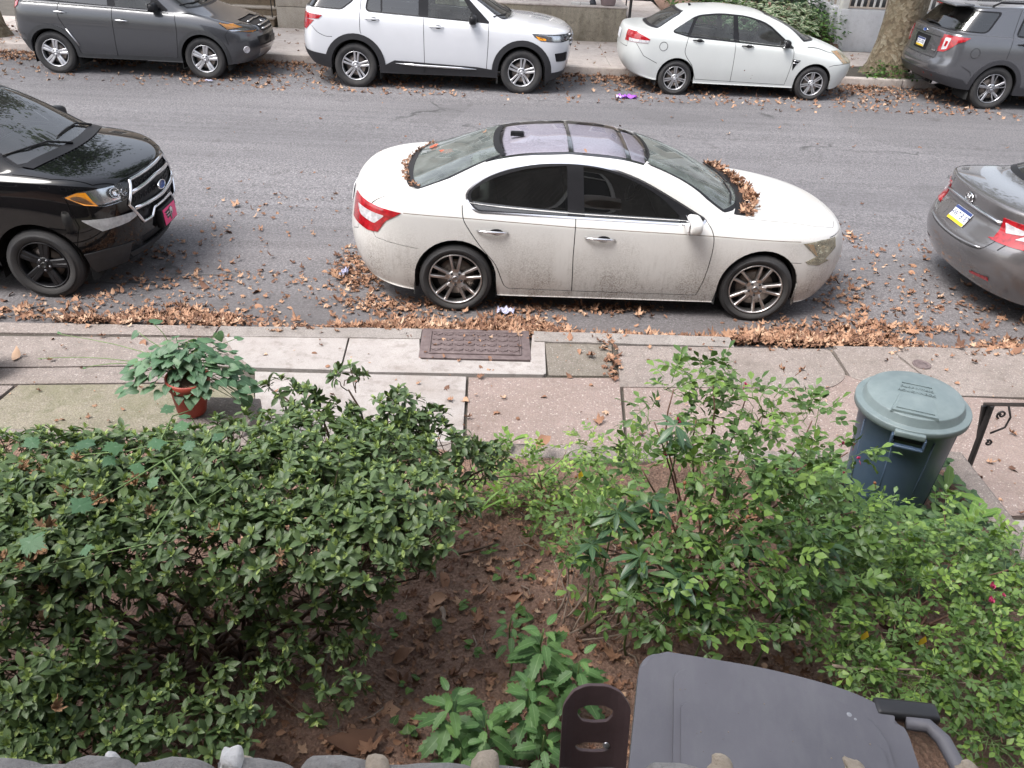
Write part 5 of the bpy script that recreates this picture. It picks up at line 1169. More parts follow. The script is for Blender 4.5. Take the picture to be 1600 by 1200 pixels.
# ---- the grey SUV at the far right, seen from behind
PLATE_BLUE = plain('plate_blue', (.03, .05, .16), .4); PLATE_YEL = plain('plate_yellow', (.70, .48, .03), .4); PLATE_TXT = plain('plate_letters', (.02, .03, .09), .4)
def x_right_suv(car, sh, M, doors):
    p, n = sh.end(.0, 1.02, -1); plate(car, p + n * .012, n, None, text='KZY-1703', tcol=PLATE_TXT, strip=PLATE_YEL, top=PLATE_BLUE)
    p, n = sh.end(.0, 1.24, -1); emblem_oval(car, p + n * .01, n, .085, .035, BLUE_E, M['chrome'])
    mb = MB(); mb.tube(on_end(sh, [(.20, 1.36), (.0, 1.375), (-.28, 1.36)], -1, .03), [.025, .016, .008], 8); mb.build('rear_wiper', M['trim'], car)
    sp = MB(); sp.box((-2.27, 0, 1.745), (.36, 1.30, .035), (0, -.04, 0), bev=.015); sp.build('roof_spoiler', S5['paint'], car)
    br = MB(); br.box((-2.43, 0, 1.715), (.03, .22, .018), bev=.005); br.build('brake_light', M['red'], car)
    for sg in (-1, 1):
        rl = MB(); rl.tube([(-1.75, sg * .64, 1.75), (-1.62, sg * .64, 1.815), (0, sg * .64, 1.83), (.35, sg * .64, 1.77)], .020); rl.build('roof_rail', M['trim'], car)
        ex = MB(); ex.lathe([(.055, 0), (.062, .0), (.062, .20), (.05, .2), (.05, .02)], 20, (0, 0, 0), axis='y'); ex.build('exhaust_tip', M['chrome'], car, (-2.40, sg * .50, .40), (0, 0, pi / 2 + (pi if sg else 0)))
        q = on_end(sh, [(sg * .42, .555), (sg * .68, .555), (sg * .68, .525), (sg * .42, .525)], -1, .012); pydata('reflector', q, [(0, 1, 2, 3), (3, 2, 1, 0)], M['red'], car)
        q = on_side(sh, [(-1.98 + .085 * cos(2 * pi * k / 24), .99 + .085 * sin(2 * pi * k / 24)) for k in range(25)], sg, .001)
        if sg < 0: mb = MB(); mb.tube(q, .004, 5); mb.build('fuel_flap', M['rubber'], car)
    hb = MB(); hb.box((-2.36, 0, .42), (.14, .62, .10), bev=.02); hb.build('tow_hitch', M['trim'], car)
    p, n = sh.end(-.50, .95, -1); mb = MB()
    for k in range(3): mb.box(p + Vector((-.004, .05 * k - .05, 0)), (.008, .035, .022), bev=.003)
    mb.build('badge', M['chrome'], car)
S5 = dict(label='grey SUV with bright red tail lamps parked past the big tree across the street', cat='SUV', paint=paint('grey_metallic', (.105, .107, .118), .5, .26, flake=.4),
    M=dict(rim=plain('rim_machined', (.40, .40, .42), .25, .9), clad=plain('clad_dark_grey', (.035, .035, .04), .45)), level=3,
    rows=[(-2.36, 2.2, .82, [(-2.4, .42), (-2, .36), (-1, .28), (2.2, .25)], .42, .6, 0), (-2.48, 2.33, .93, [(-2.5, .44), (-2.0, .35), (-1, .28), (1, .28), (2.3, .30)], .42, .65, .4),
          (-2.60, 2.42, .97, [(-2.6, .56), (-2, .50), (0, .45), (2.4, .48)], .44, .66, 0), (-2.64, 2.46, .985, [(-2.6, .72), (0, .70), (2.4, .74)], .46, .64, .1), (-2.585, 2.46, .985, [(-2.6, .84), (-2, .90), (0, .93), (2.4, .89)], .44, .62, .3),
          (-2.565, 2.43, .970, [(-2.6, 1.06), (-2, 1.10), (0, 1.10), (2.4, 1.01)], .42, .60, .1), (-2.545, 2.32, .935, [(-2.6, 1.25), (-2, 1.24), (-1, 1.22), (1, 1.135), (2.3, 1.10)], .40, .56, .1), (-2.52, 1.9, .90, [(-2.5, 1.30), (-2, 1.285), (-1, 1.265), (1, 1.16), (1.9, 1.19)], .40, .55, .2),
          (-2.47, 1.3, .875, [(-2.5, 1.335), (-2, 1.32), (-1, 1.29), (.9, 1.18), (1.3, 1.27)], .40, .42, .2), (-2.33, .88, .80, [(-2.4, 1.52), (0, 1.48), (.9, 1.47)], .38, .36, 0), (-2.18, .52, .725, [(-2.2, 1.685), (-.5, 1.715), (.5, 1.68)], .36, .34, 0), (-2.1, .32, .62, [(-2.1, 1.735), (-.5, 1.765), (.3, 1.735)], .32, .3, 0)],
    center=(-1.9, .1, [(-1.9, 1.765), (-.5, 1.785), (.1, 1.765)]), under=(-2.2, 2.0, [(-2, .33), (2, .25)]), arch=[(-1.433, .39, .425), (1.433, .39, .425)],
    clad=[([tomb(-1.433, .39, .505)], 's', None), ([tomb(1.433, .39, .505)], 's', None), ([[(-.95, .1), (-.95, .42), (.95, .42), (.95, .1)]], 's', None), ([[(-2.9, .1), (-2.9, .62), (-2.5, .60), (-2.05, .52), (-1.9, .40), (-1.9, .1)]], 's', lambda c, n: c[:, 0] < -1.4)],
    outer_win=[rounded([(-2.38, 1.345), (-1.82, 1.325), (-1.60, 1.66), (-2.18, 1.67)], [.02, .10, .05, .02]), rounded([(-1.27, 1.29), (.90, 1.19), (.42, 1.62), (-.2, 1.65), (-1.15, 1.65)], [.08, .03, .1, .1, .08])],
    glass=[(rounded([(-2.36, 1.355), (-1.83, 1.335), (-1.63, 1.65), (-2.18, 1.66)], [.02, .10, .05, .02]), CM['dark_glass']), ([(-1.24, 1.305), (-.36, 1.26), (-.36, 1.63), (-1.13, 1.63)], CM['dark_glass']), ([(-.19, 1.25), (.68, 1.205), (.39, 1.595), (-.19, 1.62)], CM['glass'])], zwin=1.15,
    ws=[(-.74, 1.26), (.74, 1.26), (.62, 1.64), (.5, 1.69), (-.5, 1.69), (-.62, 1.64)], x_ws=.2, rs=[(-.74, 1.335), (.74, 1.335), (.69, 1.60), (.62, 1.685), (-.62, 1.685), (-.69, 1.60)], x_rs=-1.9, rs_n=.12, rs_mat=CM['dark_glass'],
    cuts=[dict(reg='tail', polys=[[(-2.9, 1.24), (-2.45, 1.25), (-2.13, 1.235), (-2.22, 1.175), (-2.34, 1.14), (-2.9, 1.12)], [(-2.9, 1.16), (-2.32, 1.15), (-2.46, .97), (-2.50, .955), (-2.9, .955)]], ax='s', flt=lambda c, n: (np.abs(c[:, 1]) > .63) & (c[:, 0] < -2), mat=CM['red'], split=True, part='tail_light', off=.012),
          dict(reg='rev', polys=[rounded([(.70, 1.205), (.81, 1.205), (.80, 1.02), (.70, .99)], .02), rounded([(-.70, 1.205), (-.81, 1.205), (-.80, 1.02), (-.70, .99)], .02)], ax='f', flt=lambda c, n: c[:, 0] < -2.2, src=('tail',), mat=CM['white_lens'], split=True, part='reverse_light', off=.015),
          dict(reg='revr', polys=[rounded([(.735, 1.15), (.785, 1.15), (.78, 1.06), (.735, 1.05)], .02), rounded([(-.735, 1.15), (-.785, 1.15), (-.78, 1.06), (-.735, 1.05)], .02)], ax='f', flt=lambda c, n: c[:, 0] < -2.2, src=('rev',), mat=CM['red'], split=True, part='lamp_core', off=.017),
          dict(reg='plateb', polys=[rounded([(-.30, 1.16), (.30, 1.16), (.26, .90), (-.26, .90)], .03)], ax='f', flt=endflt(-2.2, -1, .3), mat=CM['trim'], part='plate_recess', off=-.006, skirt=-.006)],
    gaps={'s': [curve([(-1.24, 1.72), (-1.30, 1.45), (-1.335, 1.25), (-1.36, 1.0), (-1.37, .91)], 3), [(-.265, 1.25), (-.255, .30)], [(.89, 1.17), (.87, .42)], [(-2.15, .75), (-1.97, .66), (-1.94, .60)]], 'fr': [[(-.66, 1.30), (-.64, .95), (-.60, .83), (.60, .83), (.64, .95), (.66, 1.30)], [(-.60, 1.19), (.60, 1.19)]]},
    doors=[[[(-1.33, 1.30), (-1.36, 1.0), (-1.37, .91), (-.26, .5), (-.265, 1.30)]], [[(-.265, 1.26), (-.255, .42), (.87, .42), (.89, 1.19)]]], zdoor=1.3,
    wheels=dict(R=.39, w=.255, Rr=.262, y=.83, style=('arc', 5, .050, .052, .045)), handles=[(0, -1.24, -1.0, 1.165, -.005), (1, -.16, .09, 1.10, -.005)], handle_mat=CM['trim'],
    mirror=(.62, 1.20, (.17, .25, .19), CM['trim']), seats=[(.1, (-.38, .38)), (-.95, (0,))], seat_z=.55, seat_mat=CM['seat_dark'], dash=(.75, 1.10, .70), zline=1.15, extra=x_right_suv)

# ---- the black SUV at the near kerb, seen from the front
PINK = plain('plate_pink', (.80, .05, .20), .35, vary=.06); LET_W = plain('mark_white', (.8, .8, .8), .4); LET_K = plain('mark_black', (.01, .01, .01), .4); LET_O = plain('mark_pale', (.85, .75, .72), .4)
def x_black_suv(car, sh, M, doors):
    # grille: a bright frame round dark mesh with two bars that bow round the oval emblem
    def loop(name, pts, r, mat, lift=.012, closed=True):
        q = []
        for a, b in zip(pts, pts[1:] + (pts[:1] if closed else [])):
            for t in np.linspace(0, 1, 7)[:-1]: q.append((a[0] + (b[0] - a[0]) * t, a[1] + (b[1] - a[1]) * t))
        q.append(pts[0] if closed else pts[-1]); mb = MB(); mb.tube(on_end(sh, q, 1, lift), r, 8, cap=not closed); return mb.build(name, mat, car)
    hexa = [(-.40, .99), (.40, .99), (.525, .80), (.41, .60), (.27, .60), (.21, .665), (-.21, .665), (-.27, .60), (-.41, .60), (-.525, .80)]
    loop('grille_frame', hexa, .015, M['chrome'], .006)
    for a, b in (((-.455, .89), (.455, .89)), ((-.47, .75), (.47, .75))):
        loop('grille_bar', [a, (0, a[1] + (.028 if a[1] > .8 else -.022)), b], .020, M['chrome'], .0, False)
    k = 0
    for z in (.94, .82, .70):
        for y in np.linspace(-.42, .42, 11):
            mb = MB(); c = on_end(sh, [(y, z)], 1, -.016)[0]; mb.lathe([(.030, -.002), (.030, .006), (.022, .006), (.022, -.002)], 6, (0, 0, 0)); o = mb.build('grille_cell', M['trim'], car, c, (0, pi / 2, 0))
    p, n = sh.end(0, .82, 1); emblem_oval(car, p + n * .030, n, .085, .042, BLUE_E, M['chrome'])
    p, n = sh.end(0, .535, 1); nn = Vector((1, 0, .05))
    bx = MB(); bx.box((0, 0, 0), (.07, .36, .19), bev=.012); bx.build('plate_bracket', M['trim'], car, p + Vector((.012, 0, 0)))
    o = plate(car, p + Vector((.052, 0, 0)), nn, None, base=PINK)
    # the winged letter on the plate: a P with a round counter, three swept feathers behind it and a dot
    P_ = MB(); P_.prism(rounded([(-.012, -.062), (.018, -.062), (.024, -.018), (.062, -.008), (.070, .030), (.045, .060), (-.012, .062), (-.016, .03)], .02), .0035, .0055); P_.build('mark_letter', LET_K, o)
    P2 = MB()
    for i, (y0, L) in enumerate(((.040, .10), (.012, .088), (-.016, .072))): P2.prism(rounded([(-.018, y0 + .010), (-.018, y0 - .008), (-.02 - L * .75, y0 - .012), (-.03 - L, y0 + .008)], .004), .0035, .0055)
    P2.build('mark_wing', LET_K, o)
    P3 = MB(); P3.lathe([(.021, .0056), (.021, .0068), (0, .0068)], 20, (.030, .026, 0)); P3.build('mark_dot', LET_O, o)
    P4 = MB()
    for i, (y0, L) in enumerate(((.026, .06), (-.002, .05))): P4.prism([(-.020, y0 + .002), (-.020, y0 - .002), (-.03 - L, y0 - .004), (-.03 - L, y0 + .002)], .0056, .0064)
    P4.tube([(-.006, -.055, .0058), (.002, -.02, .0058), (.0, .05, .0058), (.035, .052, .0058), (.060, .030, .0058), (.050, -.002, .0058), (.02, -.012, .0058)], .0022, 6); P4.build('mark_outline', LET_W, o)
    for sg in (-1, 1):
        if 1:
            V = on_side(sh, [(1.60, .965), (1.69, .995), (1.75, .99), (1.79, .91), (1.82, .862), (1.73, .885)], sg, .012); pydata('turn_signal', V, [tuple(range(6)) if sg > 0 else tuple(range(6))[::-1]], M['amber'], car)
        for (x, z, r) in ((1.93, .935, .050), (1.98, .915, .04)):
            f, nn = sh.side(x, z, sg); q = nn.to_track_quat('Z', 'Y').to_matrix().to_4x4(); q.translation = f - nn * .015; mb = MB(); mb.lathe([(r, -.02), (r, .004), (r * .82, .006), (r * .75, -.01), (0, -.002)], 20); o = mb.build('lamp_projector', M['chrome'], car); o.matrix_local = q
    for y0 in (-.18, .45):
        wp = MB(); a = on_end(sh, [(y0 + .12, 1.195)], 1, .02) + on_end(sh, [(y0 - .05, 1.255), (y0 - .28, 1.262), (y0 - .50, 1.255)], 1, .014); wp.tube(a, [.012, .010, .009, .006], 6); wp.build('wiper', M['trim'], car)
    ck = MB(); V = []
    for dx in (0, .10): V += on_top(sh, [(1.215 + dx + .12 * (1 - (y / .7) ** 2), y) for y in np.linspace(-.70, .70, 13)], .008)
    ck.add(V, [(i, i + 13, i + 14, i + 1) for i in range(12)], 0, True); ck.build('cowl_panel', M['trim'], car)
black_suv = dict(label='glossy black SUV with a pink front plate, its nose at the near kerb', cat='SUV', paint=paint('black_gloss_paint', (.004, .004, .005), 0, .12, Specular__IOR__Level=.05), M=dict(ws_glass=glass('sky_glass', (.55, .62, .60), 2.3, 0, .06), rim=plain('rim_black', (.016, .016, .018), .35, .3), cap=plain('rim_black_cap', (.02, .02, .02), .3), lug=plain('lug_silver', (.3, .3, .32), .3, .9)), level=3,
    rows=[(-1.9, 1.86, .76, [(-2, .35), (1.5, .25), (1.9, .24)], .4, .6, 0), (-1.95, 1.97, .85, [(-2, .38), (-1, .27), (1, .27), (1.5, .22), (2, .26)], .45, .78, .5), (-2.0, 2.05, .885, [(-2, .5), (0, .45), (2, .40)], .42, .80, 0),
          (-2.02, 2.085, .893, [(-2, .70), (0, .62), (2.1, .56)], .40, .80, 0), (-2.0, 2.085, .890, [(-2, .90), (0, .84), (2.1, .74)], .38, .80, 0), (-1.98, 2.06, .88, [(-2, 1.05), (0, 1.0), (1.3, .97), (2.1, .91)], .36, .78, .0),
          (-1.96, 2.02, .862, [(-2, 1.14), (0, 1.10), (1.3, 1.08), (1.7, 1.04), (2.0, 1.00)], .34, .72, .35), (-1.94, 1.93, .825, [(-2, 1.19), (0, 1.15), (1.1, 1.125), (1.6, 1.10), (1.93, 1.055)], .33, .62, .0), (-1.92, 1.62, .80, [(-2, 1.22), (0, 1.175), (1.1, 1.14), (1.62, 1.145)], .32, .5, .0),
          (-1.90, 1.34, .79, [(-2, 1.25), (0, 1.19), (.9, 1.15), (1.34, 1.205)], .30, .40, .35), (-1.78, .93, .72, [(-1.8, 1.42), (.93, 1.42)], .28, .36, 0), (-1.66, .55, .64, [(-1.7, 1.60), (-.4, 1.625), (.55, 1.58)], .26, .34, 0), (-1.5, .35, .54, [(-1.5, 1.645), (-.4, 1.67), (.35, 1.63)], .24, .3, 0)],
    center=(-1.3, .15, [(-1.3, 1.67), (-.4, 1.69), (.15, 1.665)]), under=(-1.8, 1.75, [(-2, .3), (2, .25)]), arch=[(-1.26, .34, .385), (1.26, .34, .385)],
    clad=[([[(-.85, .1), (-.85, .36), (.85, .36), (.85, .1)]], 's', None), ([[(1.60, .10), (1.60, .425), (1.80, .455), (2.2, .46), (2.2, .1)]], 's', lambda c, n: (c[:, 0] > 1.5) & (np.abs(c[:, 1]) > .55))],
    outer_win=[rounded([(-1.62, 1.27), (.93, 1.155), (.45, 1.50), (-.2, 1.57), (-1.45, 1.52)], [.08, .03, .1, .1, .08])], glass=[([(-1.55, 1.28), (-.36, 1.225), (-.36, 1.54), (-1.40, 1.50)], CM['dark_glass']), ([(-.19, 1.215), (.75, 1.175), (.42, 1.48), (-.19, 1.545)], CM['glass'])], zwin=1.08,
    ws=[(-.70, 1.185), (.70, 1.185), (.56, 1.55), (.46, 1.585), (-.46, 1.585), (-.56, 1.55)], x_ws=.3, rs=None,
    cuts=[dict(reg='hl', polys=[[(1.58, .965), (1.70, 1.0), (2.3, 1.0), (2.3, .875), (1.86, .845), (1.74, .875)]], ax='s', flt=side_x(1.4, 3, .50), mat=CM['lens'], bowl=CM['reflector'], split=True, part='headlight', off=.006),
          dict(reg='grille', polys=[rounded([(-.41, 1.0), (.41, 1.0), (.535, .80), (.42, .59), (-.42, .59), (-.535, .80)], .02)], ax='f', flt=endflt(1.5, 1, .1), mat=CM['trim'], part='grille_mesh', off=-.020, skirt=-.02),
          dict(reg='fog', polys=[rounded([(1.68, .755), (2.03, .725), (2.12, .675), (1.98, .655), (1.90, .605), (1.84, .61)], .015)], ax='s', flt=side_x(1.4, 3, .45), mat=plain('fog_lens_grey', (.42, .43, .44), .18, vary=.35, scale=25, Coat__Weight=1.0), split=True, part='fog_light', off=.004),
          dict(reg='low', polys=[rounded([(-.46, .47), (.46, .47), (.40, .36), (-.40, .36)], .03)], ax='f', flt=endflt(1.6, 1, .1), mat=CM['trim'], part='air_intake', off=-.02, skirt=-.02),
          dict(reg='lip', polys=[[(-.56, .345), (.56, .345), (.50, .285), (-.50, .285)]], ax='f', flt=endflt(1.6, 1, .1), mat=CM['clad'], part='skid_plate', off=.012)],
    gaps={'s': [[(.88, 1.15), (.86, .35)], [(-.26, 1.22), (-.255, .35)], [(1.60, .50), (1.66, .70), (1.60, .965)]], 't': [[(1.18, -.80), (1.5, -.80), (1.8, -.71), (1.98, -.5), (2.045, -.2), (2.05, 0), (2.045, .2), (1.98, .5), (1.8, .71), (1.5, .80), (1.18, .80)]]}, ztop=.9, gapw=.008,
    doors=[[[(-1.2, 1.25), (-1.2, .8), (-.9, .36), (-.255, .35), (-.26, 1.25)]], [[(-.26, 1.25), (-.255, .35), (.86, .35), (.88, 1.17)]]], zdoor=1.24, hood=[[(1.18, -.80), (1.5, -.80), (1.8, -.71), (1.98, -.5), (2.045, -.2), (2.05, 0), (2.045, .2), (1.98, .5), (1.8, .71), (1.5, .80), (1.18, .80)]],
    wheels=dict(R=.335, w=.215, Rr=.222, y=.772, style=('twin', 5, .046, .050, .024, .2)), handles=[(0, -1.1, -.86, 1.06, 0), (1, -.16, .09, 1.02, 0)], mirror=(.78, 1.17, (.16, .24, .19), CM['trim']), seats=[(.15, (-.36, .36)), (-.75, (0,))], seat_z=.5, dash=(.85, 1.08, .64), zline=1.12, extra=x_black_suv)

# ---- the grey sedan at the near kerb on the right, seen from behind
def x_grey_sedan(car, sh, M, doors):
    p, n = sh.end(0, .80, -1); plate(car, p + n * .012, n, None, text='HWT\u00b78187', tcol=PLATE_TXT, strip=PLATE_YEL, top=PLATE_BLUE)
    p, n = sh.end(0, 1.0, -1); o = emblem_oval(car, p + n * .012, n, .072, .050, S7['paint'], M['chrome'])
    mk = MB(); mk.tube([(-.030, -.026, .007), (-.018, .03, .007)], .006, 6); mk.tube([(.018, -.03, .007), (.030, .026, .007)], .006, 6); mk.tube([(-.024, 0, .007), (.0, .006, .007), (.024, -.002, .007)], .006, 6); mk.build('emblem_letter', M['chrome'], o)
    ln = MB(); ln.tube(on_end(sh, [(y, .925 + .02 * (1 - (y / .5) ** 2)) for y in np.linspace(-.52, .52, 15)], -1, .008), .014, 8); ln.build('trunk_strip', M['chrome'], car)
    l2 = MB(); l2.tube(on_end(sh, [(y, .675 - .03 * (1 - (y / .5) ** 2)) for y in np.linspace(-.50, .50, 15)], -1, .004), .008, 8); l2.build('bumper_strip', M['satin'], car)
    p, n = sh.end(.46, 1.03, -1); text_mesh('SONATA', .045, .002, M['chrome'], 'badge', car, p + n * .004, (pi / 2 - .35, 0, -pi / 2 + .25))
    for sg in (-1, 1):
        q = on_end(sh, [(sg * .45, .425), (sg * .66, .445), (sg * .66, .405), (sg * .45, .40)], -1, .010); pydata('reflector', q, [(0, 1, 2, 3), (3, 2, 1, 0)], M['red'], car)
S7 = dict(label='grey sedan seen from behind with a yellow-edged licence plate, at the near kerb', paint=paint('warm_grey_metallic', (.155, .148, .152), .55, .26, flake=.4), M=dict(rim=SILVER_RIM), level=3,
    rows=[(-2.25, 2.1, .76, [(-2.3, .26), (-1.8, .20), (2.1, .2)], .5, .6, 0), (-2.38, 2.2, .855, [(-2.4, .30), (-1.8, .23), (-1, .18), (1, .18), (2.2, .24)], .55, .75, .4), (-2.47, 2.28, .895, [(-2.4, .44), (0, .36), (2.3, .38)], .58, .85, 0),
          (-2.50, 2.32, .915, [(-2.5, .60), (0, .54), (2.3, .55)], .60, .95, 0), (-2.47, 2.31, .915, [(-2.5, .72), (-1.9, .76), (0, .70), (2.3, .68)], .60, 1.0, .35), (-2.39, 2.27, .905, [(-2.4, .86), (-1.9, .90), (0, .84), (2.2, .78)], .60, 1.0, 0),
          (-2.39, 2.16, .885, [(-2.4, 1.00), (-1.9, 1.0), (0, .92), (.9, .88), (2.1, .84)], .58, .95, .1), (-2.38, 2.0, .86, [(-2.38, 1.09), (-1.6, 1.05), (0, .96), (.9, .92), (2, .88)], .55, .9, .35), (-2.15, 1.75, .84, [(-2.2, 1.115), (-1.6, 1.075), (0, .98), (.9, .94), (1.75, .95)], .5, .8, 0),
          (-1.85, 1.24, .81, [(-1.9, 1.125), (-1.5, 1.10), (0, .99), (.85, .96), (1.24, 1.04)], .40, .42, .3), (-1.5, .86, .72, [(-1.55, 1.25), (0, 1.21), (.86, 1.22)], .36, .36, 0), (-1.05, .45, .63, [(-1.1, 1.38), (-.3, 1.42), (.45, 1.37)], .34, .34, 0), (-.8, .2, .5, [(-.8, 1.435), (-.3, 1.455), (.2, 1.43)], .3, .3, 0)],
    center=(-.6, 0, [(-.6, 1.455), (-.3, 1.47), (0, 1.455)]), under=(-2.0, 1.9, [(-2, .22), (2, .2)]), arch=[(-1.40, .33, .365), (1.40, .33, .365)],
    outer_win=[rounded([(-1.45, 1.10), (.75, .965), (.30, 1.25), (-.3, 1.37), (-1.0, 1.29)], [.08, .03, .1, .1, .1])], win_chrome=True, glass=[([(-1.3, 1.11), (-.36, 1.03), (-.36, 1.345), (-1.0, 1.27)], CM['dark_glass']), ([(-.22, 1.02), (.62, .975), (.30, 1.23), (-.22, 1.345)], CM['dark_glass'])], zwin=.9,
    ws=[(-.70, 1.03), (.70, 1.03), (.55, 1.34), (.45, 1.39), (-.45, 1.39), (-.55, 1.34)], x_ws=.1, rs=[(-.66, 1.145), (.66, 1.145), (.55, 1.34), (.45, 1.385), (-.45, 1.385), (-.55, 1.34)], x_rs=-.8, rs_n=.12,
    cuts=[dict(reg='tail', polys=[[(-2.7, .98), (-2.2, .99), (-1.80, .93), (-1.95, .84), (-2.15, .78), (-2.7, .76)]], ax='s', flt=lambda c, n: (np.abs(c[:, 1]) > .52) & (c[:, 0] < -1.6), mat=CM['red'], split=True, part='tail_light', off=.010),
          dict(reg='rev', polys=[rounded([(.555, .955), (.74, .935), (.735, .895), (.60, .865)], .012), rounded([(-.555, .955), (-.74, .935), (-.735, .895), (-.60, .865)], .012), rounded([(.775, .92), (.86, .90), (.85, .86), (.70, .84)], .012), rounded([(-.775, .92), (-.86, .90), (-.85, .86), (-.70, .84)], .012)], ax='f', flt=lambda c, n: c[:, 0] < -1.6, src=('tail',), mat=CM['white_lens'], split=True, part='reverse_light', off=.013)],
    gaps={'s': [[(-.32, 1.0), (-.30, .25)], [(.86, .95), (.85, .25)], curve([(-1.2, 1.08), (-1.22, .85), (-1.05, .55), (-.95, .28)], 3)], 't': [[(-1.85, -.74), (-2.1, -.77), (-2.45, -.62)], [(-1.85, .74), (-2.1, .77), (-2.45, .62)]], 'fr': [curve([(-.60, .93), (-.57, .75), (-.45, .65), (0, .625), (.45, .65), (.57, .75), (.60, .93)], 4)]}, gapw=.008,
    doors=[[[(-1.2, 1.1), (-1.22, .85), (-1.05, .55), (-.95, .25), (-.30, .25), (-.32, 1.1)]], [[(-.32, 1.05), (-.30, .25), (.85, .25), (.86, .97)]]], zdoor=1.05,
    wheels=dict(R=.33, w=.215, Rr=.225, y=.79, style=('twin', 5, .035, .04, .03)), handles=[(0, -1.1, -.86, .86, 0), (1, -.2, .05, .83, 0)], mirror=(.68, .98, (.17, .24, .16), CM['trim']), seats=[(.02, (-.36, .36)), (-.85, (0,))], seat_z=.28, seat_mat=CM['seat'], dash=(.72, .88, .66), zline=.96, extra=x_grey_sedan)

ZF = .068
SHELLS = []
for spec, x, y, z, rz in ((white_suv, -1.127, 16.40, ZF, 0), (small_sedan, 4.612, 16.70, ZF, -.004), (left_suv, -6.765, 16.50, ZF, 0), (S5, 10.737, 16.68, ZF, 0), (black_suv, -5.359, 7.62, 0, 0), (S7, 7.06, 7.62, 0, 0)):
    c, sh = build_car(spec); c.location = (x, y, z); c.rotation_euler = (0, 0, rz); SHELLS.append((c, sh))
# ---------------------------------------------------------------- leaves
def leaf_mat(name, dark, mid, light, rough=.42, trans=.22, rib=(.16, .24, .08), ribw=.10, blotch=None):
    t = NT(name); a = t.node('Attribute'); a.attribute_name = 'tint'; b = t.node('Attribute'); b.attribute_name = 'rib'
    c = t.ramp(a.outputs['Fac'], [(0.0, dark), (.55, mid), (1.0, light)])
    c = t.mix(t.ramp(t.noise(35, 3, .6), [(.35, 0.0), (.8, .45)]), c, tuple(x * .55 for x in mid))
    if blotch: c = t.mix(t.ramp(b.outputs['Fac'], [(.45, 0.0), (.60, .9)]), c, blotch)
    c = t.mix(t.ramp(b.outputs['Fac'], [(0.0, .75), (ribw, 0.0)]), c, rib)
    p = t.node('BsdfPrincipled', _Roughness=rough); t.link(c, p.inputs['Base Color'])
    tr = t.node('BsdfTranslucent'); t.link(t.mix(1.0, c, (1.0, 1.0, .55), 'MULTIPLY'), tr.inputs[0]); ms = t.node('MixShader', _0=trans)
    t.link(p.outputs[0], ms.inputs[1]); t.link(tr.outputs[0], ms.inputs[2]); t.link(ms.outputs[0], t.out.inputs[0]); return t.m
def leaf_geo(W=.36, n=5, fold=.25, droop=.25, widest=.55, tip=1.0, serr=0.0, wave=0.0, seed=0):
    """a blade of length 1 along +Y: folded on its midrib, bent, with ribbed edges; returns vertices, faces, rib values"""
    V = []; F = []; rib = []; rg = random.Random(seed)
    for i in range(n + 1):
        s = i / n; w = W / 2 * (max(0, sin(pi * s ** (math.log(.5) / math.log(widest)))) ** (.85 * tip)); z = -droop * s * s
        wob = wave * sin(s * 9 + seed)
        V.append((wob * .2, s, z)); rib.append(0.0)
        if 0 < i < n:
            for sg in (-1, 1):
                ww = w * (1 + (serr if i % 2 else -serr)); V.append((sg * ww, s - (.05 * serr * 4 if i % 2 == 0 else -.02), z + fold * ww + wob * sg * .3 + rg.uniform(-.01, .01))); rib.append(1.0)
    def mid(i): return 0 if i == 0 else 1 + 3 * (i - 1)
    for i in range(n):
        a, b = mid(i), mid(i + 1)
        if i == 0: F += [(a, b, b + 1), (a, b + 2, b)]
        elif i == n - 1: F += [(a, b, a + 1), (a, a + 2, b)]
        else: F += [(a, b, b + 1, a + 1), (a, a + 2, b + 2, b)]
    return np.array(V), F, np.array(rib)
def lobed_geo(lobes=5, depth=.45, curl=.1, seed=0, teeth=.08, dry=False):
    """a maple-like blade: lobes on a fan, stalk at the origin, length about 1 along +Y"""
    rg = random.Random(seed); pts = []; n = lobes
    angs = np.linspace(-2.15, 2.15, n)
    for i, a in enumerate(angs):
        L = (1 - .38 * (abs(a) / 2.15) ** 1.3) * .62 * rg.uniform(.9, 1.1)
        for da, k in ((-.30, .66), (-.17, .80 + teeth), (-.13, .74), (0, 1.0), (.13, .74), (.17, .80 + teeth), (.30, .66)):
            pts.append((a + da * (1.0 if n <= 5 else .8), L * k))
        if i < n - 1: pts.append(((a + angs[i + 1]) / 2, L * (1 - depth)))
    C = (0, .42); V = [(0, .42, .0)]; rib = [0.0]
    for a, r in pts:
        x, y = C[0] + r * sin(a), C[1] + r * cos(a); d = math.hypot(x, y - .42)
        z = curl * (d * d * 2.2) * (1 if not dry else rg.uniform(.2, 1.6)) + (rg.uniform(-.05, .05) if dry else rg.uniform(-.015, .015))
        V.append((x, y, z)); rib.append(1.0)
    m = len(pts); V.append((0, 0, 0)); rib.append(.2)
    F = [(0, 1 + i + 1, 1 + i) for i in range(m - 1)] + [(0, m + 1, m), (0, 1, m + 1)]
    if dry:
        ax = rg.uniform(0, pi); ca, sa = cos(ax), sin(ax); k = rg.uniform(.6, 1.6)
        V = [(x, y, z + k * (x * ca + (y - .4) * sa) ** 2 + .3 * rg.uniform(-.1, .1)) for x, y, z in V]
    return np.array(V), F, np.array(rib)
